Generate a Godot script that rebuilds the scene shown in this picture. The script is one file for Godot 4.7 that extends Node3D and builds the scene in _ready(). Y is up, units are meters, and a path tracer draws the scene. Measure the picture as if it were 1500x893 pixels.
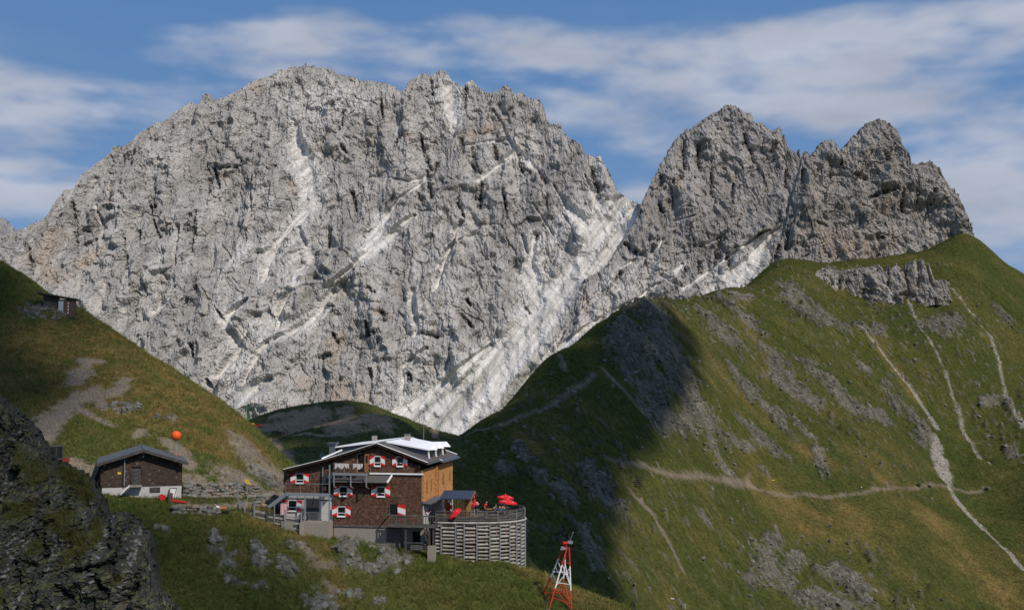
extends Node3D

# ---------------------------------------------------------------- survey
# The place is measured from the camera stand (origin, y up, looking along -z, tilted 4 degrees up).
const LENS := 1608.0
const TILT := 4.037
var eye := Basis.from_euler(Vector3(deg_to_rad(TILT), 0, 0))
var sun_to := Vector3.ZERO
var rng := RandomNumberGenerator.new()
var M := {}
var T := {}
var taken := {}

func ray(px: float, py: float) -> Vector3:
	return eye * Vector3((px - 750.0) / LENS, (446.5 - py) / LENS, -1.0)

func at(px: float, py: float, d: float) -> Vector3:
	return ray(px, py) * d

# ---------------------------------------------------------------- noise
var n_big := FastNoiseLite.new()
var n_rib := FastNoiseLite.new()
var n_cell := FastNoiseLite.new()
var n_fine := FastNoiseLite.new()
var n_soft := FastNoiseLite.new()
var n_warp := FastNoiseLite.new()
var n_grain := FastNoiseLite.new()
var n_cloud := FastNoiseLite.new()
var n_block := FastNoiseLite.new()
var n_crack := FastNoiseLite.new()

func make_noise() -> void:
	for n in [[n_big, 11, 0.0058, FastNoiseLite.FRACTAL_RIDGED, 4], [n_rib, 23, 0.024, FastNoiseLite.FRACTAL_RIDGED, 3], [n_fine, 37, 0.06, FastNoiseLite.FRACTAL_RIDGED, 3], [n_soft, 41, 0.012, FastNoiseLite.FRACTAL_FBM, 4], [n_warp, 53, 0.02, FastNoiseLite.FRACTAL_FBM, 2], [n_grain, 67, 0.2, FastNoiseLite.FRACTAL_FBM, 2], [n_cloud, 71, 0.05, FastNoiseLite.FRACTAL_FBM, 5]]:
		n[0].noise_type = FastNoiseLite.TYPE_SIMPLEX_SMOOTH
		n[0].seed = n[1]
		n[0].frequency = n[2]
		n[0].fractal_type = n[3]
		n[0].fractal_octaves = n[4]
	n_cell.noise_type = FastNoiseLite.TYPE_CELLULAR
	n_cell.seed = 5
	n_cell.frequency = 0.036
	n_cell.cellular_return_type = FastNoiseLite.RETURN_DISTANCE2_SUB
	n_cell.cellular_jitter = 0.9
	n_cell.fractal_type = FastNoiseLite.FRACTAL_FBM
	n_cell.fractal_octaves = 3
	n_cell.fractal_gain = 0.5
	n_cell.fractal_lacunarity = 2.3
	for n in [n_block, n_crack]:
		n.noise_type = FastNoiseLite.TYPE_CELLULAR
		n.seed = 8
		n.frequency = 0.02
		n.cellular_jitter = 1.0
		n.fractal_type = FastNoiseLite.FRACTAL_NONE
	n_block.cellular_return_type = FastNoiseLite.RETURN_CELL_VALUE
	n_crack.cellular_return_type = FastNoiseLite.RETURN_DISTANCE2_SUB

# ---------------------------------------------------------------- materials
func gray_texture(seed_: int, freq: float, kind: int, lo: float, hi: float, size := 512, octaves := 5, type := FastNoiseLite.TYPE_SIMPLEX_SMOOTH) -> ImageTexture:
	var n := FastNoiseLite.new()
	n.seed = seed_
	n.frequency = freq
	n.noise_type = type
	n.fractal_type = kind
	n.fractal_octaves = octaves
	if type == FastNoiseLite.TYPE_CELLULAR:
		n.cellular_return_type = FastNoiseLite.RETURN_DISTANCE2_SUB
	var im := n.get_seamless_image(size, size)
	im.convert(Image.FORMAT_L8)
	var data := im.get_data()
	var lut := PackedByteArray()
	for i in 256:
		lut.append(int(clampf(lerpf(lo, hi, i / 255.0), 0.0, 1.0) * 255.0))
	for i in data.size():
		data[i] = lut[data[i]]
	return ImageTexture.create_from_image(Image.create_from_data(size, size, false, Image.FORMAT_L8, data))

func mat(called: String, color: Color, rough := 0.9, tex: Texture2D = null, scale := 1.0, bump: Texture2D = null, bump_cm := 0.0, vertex := false, metal := 0.0) -> StandardMaterial3D:
	# color: linear, real-world base colour
	var m := StandardMaterial3D.new()
	m.resource_name = called
	m.albedo_color = color.linear_to_srgb()
	m.roughness = rough
	m.metallic = metal
	m.metallic_specular = 0.3
	m.vertex_color_use_as_albedo = vertex
	if tex:
		m.albedo_texture = tex
	if bump:
		m.heightmap_enabled = true
		m.heightmap_texture = bump
		m.heightmap_scale = bump_cm
	if tex or bump:
		m.uv1_triplanar = true
		m.uv1_world_triplanar = true
		m.uv1_triplanar_sharpness = 3.0
		m.uv1_scale = Vector3.ONE * scale
	M[called] = m
	return m

# ---------------------------------------------------------------- nodes
func numbered(called: String) -> String:
	if not taken.has(called):
		taken[called] = 0
		return called
	taken[called] += 1
	return "%s_%03d" % [called, taken[called]]

func tag(o: Node, label: String, category: String, group := "") -> Node:
	o.set_meta("label", label)
	o.set_meta("category", category)
	if group:
		o.set_meta("group", group)
	return o

func thing(called: String, label: String, category: String, where := Vector3.ZERO, turn := 0.0, group := "") -> Node3D:
	var o := Node3D.new()
	o.name = numbered(called)
	add_child(o)
	o.position = where
	o.rotation.y = turn
	tag(o, label, category, group)
	return o

func part(called: String, mesh: Mesh, m: Material, parent: Node, where := Vector3.ZERO, turn := Basis()) -> MeshInstance3D:
	var o := MeshInstance3D.new()
	o.mesh = mesh
	o.material_override = m
	o.name = numbered(called) if parent == self else called
	parent.add_child(o, true)
	o.transform = Transform3D(turn, where)
	return o

func structure(called: String, mesh: Mesh, m: Material) -> MeshInstance3D:
	var o := part(called, mesh, m, self)
	o.set_meta("kind", "structure")
	return o

func scatter(called: String, mesh: Mesh, m: Material, places: Array, colors: Array, parent: Node = self) -> MultiMeshInstance3D:
	var mm := MultiMesh.new()
	mm.transform_format = MultiMesh.TRANSFORM_3D
	mm.use_colors = colors.size() > 0
	mm.mesh = mesh
	mm.instance_count = places.size()
	for i in places.size():
		mm.set_instance_transform(i, places[i])
		if colors.size():
			mm.set_instance_color(i, colors[i])
	var o := MultiMeshInstance3D.new()
	o.multimesh = mm
	o.material_override = m
	o.name = numbered(called) if parent == self else called
	parent.add_child(o, true)
	o.set_meta("kind", "stuff")
	return o

# ---------------------------------------------------------------- grids
func grid_mesh(pos: PackedVector3Array, col: PackedColorArray, ni: int, nj: int, flip := false, facets := false) -> ArrayMesh:
	# pos[i * nj + j]; normals by central differences
	var nor := PackedVector3Array()
	nor.resize(pos.size())
	var sign := -1.0 if flip else 1.0
	for i in (0 if facets else ni):
		var ia := maxi(i - 1, 0) * nj
		var ib := mini(i + 1, ni - 1) * nj
		var ic := i * nj
		for j in nj:
			var a := pos[ib + j] - pos[ia + j]
			var b := pos[ic + mini(j + 1, nj - 1)] - pos[ic + maxi(j - 1, 0)]
			nor[ic + j] = a.cross(b).normalized() * sign
	var idx := PackedInt32Array()
	idx.resize((ni - 1) * (nj - 1) * 6)
	var k := 0
	for i in ni - 1:
		for j in nj - 1:
			var a := i * nj + j
			var b := a + nj
			if flip:
				idx[k] = a; idx[k + 1] = b; idx[k + 2] = a + 1
				idx[k + 3] = b; idx[k + 4] = b + 1; idx[k + 5] = a + 1
			else:
				idx[k] = a; idx[k + 1] = a + 1; idx[k + 2] = b
				idx[k + 3] = b; idx[k + 4] = a + 1; idx[k + 5] = b + 1
			k += 6
	var arr := []
	arr.resize(Mesh.ARRAY_MAX)
	arr[Mesh.ARRAY_VERTEX] = pos
	if not facets:
		arr[Mesh.ARRAY_NORMAL] = nor
	arr[Mesh.ARRAY_COLOR] = col
	arr[Mesh.ARRAY_INDEX] = idx
	var am := ArrayMesh.new()
	am.add_surface_from_arrays(Mesh.PRIMITIVE_TRIANGLES, arr)
	return am

# ---------------------------------------------------------------- rock faces
# A rock face leans back from the valley: its mean plane is depth = d0 + k * height; relief stands out of that plane by up to tens of metres.
class Face:
	var d0: float
	var k: float
	var ni: int
	var nj: int
	var x0: float
	var dx: float
	var bottom: PackedFloat32Array
	var top: PackedFloat32Array
	var scree: PackedFloat32Array
	var carve: PackedFloat32Array
	var ochre: PackedFloat32Array
	var green: PackedFloat32Array
	func setup() -> void:
		scree.resize(ni * nj)
		carve.resize(ni * nj)
		ochre.resize(ni * nj)
		green.resize(ni * nj)
	func _init() -> void:
		scree = PackedFloat32Array(); carve = PackedFloat32Array(); ochre = PackedFloat32Array(); green = PackedFloat32Array()
	func stroke(which: String, line: Array, strength := 1.0) -> void:
		# line: [x, y, half width] in metres on the face; paints max(strength * falloff)
		var a: PackedFloat32Array = get(which)
		for s in maxi(line.size() - 1, 1):
			var p: Vector3 = line[s]
			var q: Vector3 = line[mini(s + 1, line.size() - 1)]
			var w := maxf(p.z, q.z) * 1.6
			var i0 := clampi(int((minf(p.x, q.x) - w - x0) / dx), 0, ni - 1)
			var i1 := clampi(int((maxf(p.x, q.x) + w - x0) / dx) + 1, 0, ni - 1)
			var ylo := minf(p.y, q.y) - w
			var yhi := maxf(p.y, q.y) + w
			var pq := Vector2(q.x - p.x, q.y - p.y)
			var l2 := maxf(pq.length_squared(), 1e-6)
			for i in range(i0, i1 + 1):
				var h := top[i] - bottom[i]
				var j0 := clampi(int((ylo - bottom[i]) / h * (nj - 1)), 0, nj - 1)
				var j1 := clampi(int((yhi - bottom[i]) / h * (nj - 1)) + 1, 0, nj - 1)
				var x := x0 + dx * i
				for j in range(j0, j1 + 1):
					var y := bottom[i] + h * j / (nj - 1)
					var t := clampf(((x - p.x) * pq.x + (y - p.y) * pq.y) / l2, 0.0, 1.0)
					var ex := x - p.x - pq.x * t
					var ey := y - p.y - pq.y * t
					var r := sqrt(ex * ex + ey * ey) / lerpf(p.z, q.z, t)
					if r < 1.6:
						var v := strength * clampf((1.6 - r) / 1.3, 0.0, 1.0)
						var o := i * nj + j
						if v > a[o]:
							a[o] = v
		set(which, a)

func on_face(f: Face, px: float, py: float) -> Vector2:
	var v := ray(px, py)
	var s := f.d0 / (-v.z - f.k * v.y)
	return Vector2(v.x * s, v.y * s)

func face_line(f: Face, pts: Array) -> Array:
	# [px, py, half width in px] -> metres on the face
	var out := []
	for p in pts:
		var a := on_face(f, p[0], p[1])
		var b := on_face(f, p[0] + 1.0, p[1])
		out.append(Vector3(a.x, a.y, p[2] * (b.x - a.x)))
	return out

func new_face(d0: float, k: float, crest: Array, foot: Array, cell: float, rows: int) -> Face:
	var f := Face.new()
	f.d0 = d0
	f.k = k
	var c := []
	for p in crest:
		c.append(on_face(f, p[0], p[1]))
	c.sort_custom(func(a, b): return a.x < b.x)
	var g := []
	for p in foot:
		g.append(on_face(f, p[0], p[1]))
	f.x0 = c[0].x
	f.ni = int((c[-1].x - c[0].x) / cell) + 1
	f.dx = (c[-1].x - c[0].x) / (f.ni - 1)
	f.nj = rows
	var m := 0
	var l := 0
	for i in f.ni:
		var x := f.x0 + f.dx * i
		while m < c.size() - 2 and c[m + 1].x < x:
			m += 1
		while l < g.size() - 2 and g[l + 1].x < x:
			l += 1
		f.top.append(lerpf(c[m].y, c[m + 1].y, clampf((x - c[m].x) / maxf(c[m + 1].x - c[m].x, 1e-4), 0.0, 1.0)))
		f.bottom.append(minf(lerpf(g[l].y, g[l + 1].y, clampf((x - g[l].x) / maxf(g[l + 1].x - g[l].x, 1e-4), 0.0, 1.0)), f.top[-1] - 2.0))
	f.setup()
	return f

func corner(i: float, j: float) -> float:
	var h := sin(i * 127.1 + j * 311.7) * 43758.5453
	return h - floorf(h) - 0.5

func facet(u: float, v: float) -> float:
	# planes with sharp edges between them: a triangulated lattice of random heights
	var i := floorf(u)
	var j := floorf(v)
	var a := u - i
	var b := v - j
	if fposmod(i + j, 2.0) < 0.5:
		if a + b < 1.0:
			var o := corner(i, j)
			return o + a * (corner(i + 1.0, j) - o) + b * (corner(i, j + 1.0) - o)
		var q := corner(i + 1.0, j + 1.0)
		return q + (1.0 - a) * (corner(i, j + 1.0) - q) + (1.0 - b) * (corner(i + 1.0, j) - q)
	if a > b:
		var o2 := corner(i + 1.0, j)
		return o2 + (1.0 - a) * (corner(i, j) - o2) + b * (corner(i + 1.0, j + 1.0) - o2)
	var q2 := corner(i, j + 1.0)
	return q2 + a * (corner(i + 1.0, j + 1.0) - q2) + (1.0 - b) * (corner(i, j) - q2)

var last_pos := PackedVector3Array()

func face_mesh(f: Face, size: float, relief: float, tone: Color, strata := 1.0, jag := 1.0, off := 0.0, lichen := 0.0) -> ArrayMesh:
	# size: how many metres one unit of the noise stands for; relief: height of the relief in the same units
	var nb := 9
	var nj := f.nj + nb
	var pos := PackedVector3Array()
	var col := PackedColorArray()
	pos.resize(f.ni * nj)
	col.resize(f.ni * nj)
	var inv := 1.0 / size
	for i in f.ni:
		var x := f.x0 + f.dx * i
		var u := x * inv + off
		var lift := (n_fine.get_noise_2d(u * 2.2, 77.0) * 3.0 + n_grain.get_noise_2d(u * 2.0, 7.0) * 2.0) * jag * size
		var h := f.top[i] - f.bottom[i]
		var p := Vector3.ZERO
		for j in f.nj:
			var t := float(j) / (f.nj - 1)
			var y := f.bottom[i] + h * t
			var v := y * inv
			var o := i * f.nj + j
			var wx := n_warp.get_noise_2d(u, v) * 14.0
			var wy := n_warp.get_noise_2d(u + 300.0, v) * 14.0
			var soft := n_soft.get_noise_2d(u + 90.0, v * 0.6)
			var s: float = f.scree[o]
			var bed_s := smoothstep(0.35, 0.8, s)
			var grain := n_grain.get_noise_2d(u * 1.3, v * 1.3)
			if s > 0.0:
				s = clampf(s * 1.25 - 0.12 + n_fine.get_noise_2d(u * 1.6 + v * 0.5, v * 0.5 - u * 0.3 + 40.0) * 0.5 + grain * 0.7 * (1.1 - s), 0.0, 1.0) * smoothstep(0.0, 0.2, s)
			var crest_fade := smoothstep(0.0, 1.0, minf((1.0 - t) * h * inv / 45.0, 1.0))
			var big := n_big.get_noise_2d(u * 0.8 + wx * 0.6, v * 0.36 + wy)
			var calm := clampf(0.55 + soft * 1.3, 0.1, 1.0)
			var wild := 0.45 + 0.85 * smoothstep(-0.35, 0.4, n_soft.get_noise_2d(u * 0.45 + 211.0, v * 0.45))
			var ramp := n_rib.get_noise_2d((u * 0.5 - v * 0.86) * 0.42 + wx * 0.4, (u * 0.86 + v * 0.5) * 0.1 + 40.0)
			var rib := n_rib.get_noise_2d(u + wx * 0.45, v * 0.22 + wy * 0.3)
			var fine := n_fine.get_noise_2d(u + wx * 0.2, v * 0.4)
			# planes of three sizes and upright joints between them
			var bl := facet((u + wx) / 62.0, (v + wy * 1.4) / 105.0)
			var bl2 := facet((u + wx * 0.7) / 21.0 + 9.0, (v + wy * 0.8 + u * 0.2) / 34.0)
			var bl3 := facet((u + wx * 0.3) / 7.0 + 31.0, (v - u * 0.15) / 11.0)
			var crack2 := smoothstep(0.0, 0.07, n_crack.get_noise_2d(u * 1.1 + wx, v * 0.42 + wy * 0.6) + 1.0)
			var level := v * 0.05 + u * 0.007 + soft * 1.1
			var step := level - floorf(level)
			step = (smoothstep(0.55, 1.0, step) - step) * strata * calm
			var crack3 := smoothstep(0.0, 0.08, n_crack.get_noise_2d(u * 2.9 + wx * 0.6 + 70.0, v * 0.8 + wy * 0.4) + 1.0)
			var flute := n_fine.get_noise_2d(u * 1.5 + wx * 0.2, v * 0.26 + 15.0)
			var chip := n_grain.get_noise_2d(u * 2.1 + 31.0, v * 0.75)
			var pillar := n_rib.get_noise_2d(u * 0.34 + wx * 0.5 + 90.0, v * 0.07 + 12.0)
			var d := pillar * 9.0 * crest_fade + big * 38.0 * (0.2 + 0.8 * crest_fade) + bl * 17.0 * (0.3 + 0.7 * crest_fade) + bl2 * 5.0 * wild + bl3 * 3.4 * (0.4 + 0.6 * wild) + rib * 4.5 * calm + ramp * 4.0 * crest_fade + (crack2 - 1.0) * 5.0 + (crack3 - 1.0) * 2.2 * wild + flute * 3.2 + chip * 2.0 + step * 3.0 * wild + grain * 0.6 + soft * 14.0 * crest_fade
			var along := n_soft.get_noise_2d((u * 0.8 - v * 0.6) * 2.2, (u * 0.6 + v * 0.8) * 0.22)
			if s > 0.0:
				s = clampf(s * (1.18 + along * 0.6), 0.0, 1.0)
			d = lerpf(d, big * 30.0 * crest_fade + soft * 14.0 * crest_fade + along * 3.0 + grain * 1.0 + fine * 0.5 - 8.0, bed_s)
			if f.carve[o] > 0.0:
				d -= f.carve[o] * clampf(0.55 + fine * 1.1 + bl3 * 0.5 + grain * 0.8, 0.0, 1.3)
			d *= relief * size
			var yy := y + (lift * smoothstep(0.9, 1.0, t))
			p = Vector3(x + (n_fine.get_noise_2d(v * 1.7 + 60.0, u * 1.7) + 0.5 * grain) * 2.2 * size * jag, yy, -(f.d0 + f.k * y) + d)
			pos[i * nj + j] = p
			# base colour
			var stain := n_soft.get_noise_2d(u * 3.0 + 500.0, v * 0.3)
			var bed := n_block.get_noise_2d(u * 3.1 + 611.0, v * 3.6 + 97.0)
			var mote := n_grain.get_noise_2d(u * 3.3 + 811.0, v * 2.2 + 55.0)
			var tint := n_soft.get_noise_2d(u * 0.7 + 333.0, v * 0.5 + 71.0)
			var oc: float = clampf(f.ochre[o] * (0.8 + stain + mote * 0.5) + maxf(0.0, n_soft.get_noise_2d(u * 1.7, v * 1.7 + 800.0) - 0.40) * 1.4, 0.0, 1.0)
			var g := 1.0 + tint * 0.3 + stain * 0.30 + mote * 0.34 + bed * 0.09
			var c := Color(tone.r * g, tone.g * g, tone.b * g)
			c = c.lerp(Color(0.50, 0.38, 0.28), oc * 0.55)
			if lichen > 0.0:
				var patch := n_grain.get_noise_2d(u * 0.55 + 900.0, v * 0.55) + 0.35 * n_grain.get_noise_2d(u * 2.3, v * 2.3 + 400.0)
				c = c.lerp(Color(0.135, 0.150, 0.065), lichen * 0.85 * smoothstep(0.12, 0.42, patch + tint * 0.3))
				c = c.lerp(Color(0.36, 0.36, 0.34), lichen * 0.8 * smoothstep(0.5, 0.7, n_grain.get_noise_2d(u * 0.8, v * 0.8 + 60.0) + stain * 0.7))
			var sc := 0.74 + n_soft.get_noise_2d((u * 0.8 - v * 0.6) * 8.0, (u * 0.6 + v * 0.8) * 0.3 + 31.0) * 0.34 + mote * 0.12 + tint * 0.10
			c = c.lerp(Color(sc, sc * 0.975, sc * 0.93), s)
			c = c.lerp(Color(0.09, 0.10, 0.035), f.green[o] * clampf(0.6 + mote * 0.7 + n_soft.get_noise_2d((u * 0.8 - v * 0.6) * 3.0, (u * 0.6 + v * 0.8) * 0.25 + 9.0) * 1.6, 0.0, 1.0))
			col[i * nj + j] = c
		for b in nb:
			var q: float = [0.01, 0.03, 0.06, 0.10, 0.15, 0.22, 0.34, 0.6, 1.0][b]
			var fu := u + b * 3.0
			var rough := Vector3(n_fine.get_noise_2d(fu * 1.3, b * 5.0), n_fine.get_noise_2d(fu * 1.3, b * 5.0 + 60.0), n_fine.get_noise_2d(fu * 1.3, b * 5.0 + 120.0)) * 9.0 * size * smoothstep(0.0, 3.0, float(b))
			pos[i * nj + f.nj + b] = Vector3(x, lerpf(p.y, f.bottom[i] - 1.0, q * q), p.z - q * (h * 0.6 + 20.0 * size)) + rough
			var bg := 1.0 + n_soft.get_noise_2d(fu * 3.0, b * 9.0) * 0.4
			col[i * nj + f.nj + b] = Color(tone.r * bg, tone.g * bg, tone.b * bg)
	last_pos = pos
	return grid_mesh(pos, col, f.ni, nj, false, true)

# ---------------------------------------------------------------- ground
# Ground is a height field through surveyed points (thin plate spline), then relief is added.
class Ground:
	var x0: float
	var z0: float
	var cell: float
	var ni: int
	var nj: int
	var h: PackedFloat32Array
	var rock: PackedFloat32Array
	var bare: PackedFloat32Array
	var straw: PackedFloat32Array
	var soil: PackedFloat32Array
	func height(x: float, z: float) -> float:
		var a := clampf((x - x0) / cell, 0.0, ni - 1.001)
		var b := clampf((z0 - z) / cell, 0.0, nj - 1.001)
		var i := int(a)
		var j := int(b)
		a -= i
		b -= j
		var o := i * nj + j
		return lerpf(lerpf(h[o], h[o + 1], b), lerpf(h[o + nj], h[o + nj + 1], b), a)
	func value(m: PackedFloat32Array, x: float, z: float) -> float:
		return m[clampi(int((x - x0) / cell + 0.5), 0, ni - 1) * nj + clampi(int((z0 - z) / cell + 0.5), 0, nj - 1)]
	func normal(x: float, z: float) -> Vector3:
		return Vector3(height(x - cell, z) - height(x + cell, z), 2.0 * cell, height(x, z - cell) - height(x, z + cell)).normalized()
	func stroke(which: String, line: Array, strength := 1.0) -> void:
		# line: Vector3(x, z, half width)
		var m: PackedFloat32Array = get(which)
		for s in maxi(line.size() - 1, 1):
			var p: Vector3 = line[s]
			var q: Vector3 = line[mini(s + 1, line.size() - 1)]
			var w := maxf(p.z, q.z) * 1.6
			var pq := Vector2(q.x - p.x, q.y - p.y)
			var l2 := maxf(pq.length_squared(), 1e-6)
			for i in range(clampi(int((minf(p.x, q.x) - w - x0) / cell), 0, ni - 1), clampi(int((maxf(p.x, q.x) + w - x0) / cell) + 1, 0, ni - 1) + 1):
				var x := x0 + cell * i
				for j in range(clampi(int((z0 - maxf(p.y, q.y) - w) / cell), 0, nj - 1), clampi(int((z0 - minf(p.y, q.y) + w) / cell) + 1, 0, nj - 1) + 1):
					var z := z0 - cell * j
					var t := clampf(((x - p.x) * pq.x + (z - p.y) * pq.y) / l2, 0.0, 1.0)
					var ex := x - p.x - pq.x * t
					var ez := z - p.y - pq.y * t
					var r := sqrt(ex * ex + ez * ez) / lerpf(p.z, q.z, t)
					if r < 1.6:
						var v := strength * clampf((1.6 - r) / 1.2, 0.0, 1.0)
						var o := i * nj + j
						if v > m[o]:
							m[o] = v
		set(which, m)

func spline(pts: Array) -> PackedFloat64Array:
	# thin plate spline weights for points Vector3(x, y, z): y over (x, z), in units of 100 m
	var n := pts.size()
	var w := n + 3
	var a := []
	for i in n:
		var row := PackedFloat64Array()
		row.resize(w + 1)
		for j in n:
			var r2 := (Vector2(pts[i].x - pts[j].x, pts[i].z - pts[j].z) * 0.01).length_squared()
			row[j] = r2 * log(r2 + 1e-12) + (0.002 if i == j else 0.0)
		row[n] = 1.0
		row[n + 1] = pts[i].x * 0.01
		row[n + 2] = pts[i].z * 0.01
		row[w] = pts[i].y
		a.append(row)
	for k in 3:
		var row := PackedFloat64Array()
		row.resize(w + 1)
		for j in n:
			row[j] = [1.0, pts[j].x * 0.01, pts[j].z * 0.01][k]
		a.append(row)
	for c in w:
		var best := c
		for r in range(c + 1, w):
			if absf(a[r][c]) > absf(a[best][c]):
				best = r
		var tmp = a[c]
		a[c] = a[best]
		a[best] = tmp
		var pc: PackedFloat64Array = a[c]
		for r in range(c + 1, w):
			var pr: PackedFloat64Array = a[r]
			var f := pr[c] / pc[c]
			if f != 0.0:
				for k in range(c, w + 1):
					pr[k] -= f * pc[k]
				a[r] = pr
	var out := PackedFloat64Array()
	out.resize(w)
	for c in range(w - 1, -1, -1):
		var row: PackedFloat64Array = a[c]
		var s := row[w]
		for k in range(c + 1, w):
			s -= row[k] * out[k]
		out[c] = s / row[c]
	return out

func cubic(a: float, b: float, c: float, d: float, t: float) -> float:
	return b + 0.5 * t * (c - a + t * (2.0 * a - 5.0 * b + 4.0 * c - d + t * (3.0 * (b - c) + d - a)))

func new_ground(pts: Array, x0: float, x1: float, z0: float, z1: float, cell: float, coarse: int) -> Ground:
	var g := Ground.new()
	var mi := int((x1 - x0) / (cell * coarse)) + 1
	var mj := int((z0 - z1) / (cell * coarse)) + 1
	g.x0 = x0
	g.z0 = z0
	g.cell = cell
	g.ni = (mi - 1) * coarse + 1
	g.nj = (mj - 1) * coarse + 1
	var w := spline(pts)
	var n := pts.size()
	var kx := PackedFloat64Array()
	var kz := PackedFloat64Array()
	for p in pts:
		kx.append(p.x * 0.01)
		kz.append(p.z * 0.01)
	var rough := PackedFloat32Array()
	rough.resize(mi * mj)
	for i in mi:
		var x := (x0 + cell * coarse * i) * 0.01
		for j in mj:
			var z := (z0 - cell * coarse * j) * 0.01
			var s := w[n] + w[n + 1] * x + w[n + 2] * z
			for q in n:
				var ex := x - kx[q]
				var ez := z - kz[q]
				var r2 := ex * ex + ez * ez + 1e-12
				s += w[q] * r2 * log(r2)
			rough[i * mj + j] = s
	var mid := PackedFloat32Array()
	mid.resize(mi * g.nj)
	for i in mi:
		for j in g.nj:
			var b := j / coarse
			var t := float(j % coarse) / coarse
			mid[i * g.nj + j] = cubic(rough[i * mj + maxi(b - 1, 0)], rough[i * mj + b], rough[i * mj + mini(b + 1, mj - 1)], rough[i * mj + mini(b + 2, mj - 1)], t)
	g.h.resize(g.ni * g.nj)
	for i in g.ni:
		var b := i / coarse
		var t := float(i % coarse) / coarse
		var r0 := maxi(b - 1, 0) * g.nj
		var r1 := b * g.nj
		var r2 := mini(b + 1, mi - 1) * g.nj
		var r3 := mini(b + 2, mi - 1) * g.nj
		for j in g.nj:
			g.h[i * g.nj + j] = cubic(mid[r0 + j], mid[r1 + j], mid[r2 + j], mid[r3 + j], t)
	g.rock.resize(g.ni * g.nj)
	g.bare.resize(g.ni * g.nj)
	g.straw.resize(g.ni * g.nj)
	g.soil.resize(g.ni * g.nj)
	return g

func hit(g: Ground, px: float, py: float, near: float, far: float) -> Vector3:
	# where the sight line through a surveyed bearing meets the ground
	var v := ray(px, py)
	var d := near
	var step := maxf(0.25, (far - near) / 900.0)
	while d < far:
		var p := v * d
		if p.y < g.height(p.x, p.z):
			var lo := d - step
			var hi := d
			for i in 12:
				var m := (lo + hi) * 0.5
				p = v * m
				if p.y < g.height(p.x, p.z):
					hi = m
				else:
					lo = m
			return v * hi
		d += step
	return v * far

func ground_line(g: Ground, pts: Array, near: float, far: float) -> Array:
	# [px, py, half width in metres]
	var out := []
	for p in pts:
		var q := hit(g, p[0], p[1], near, far)
		out.append(Vector3(q.x, q.z, p[2]))
	return out

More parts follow.
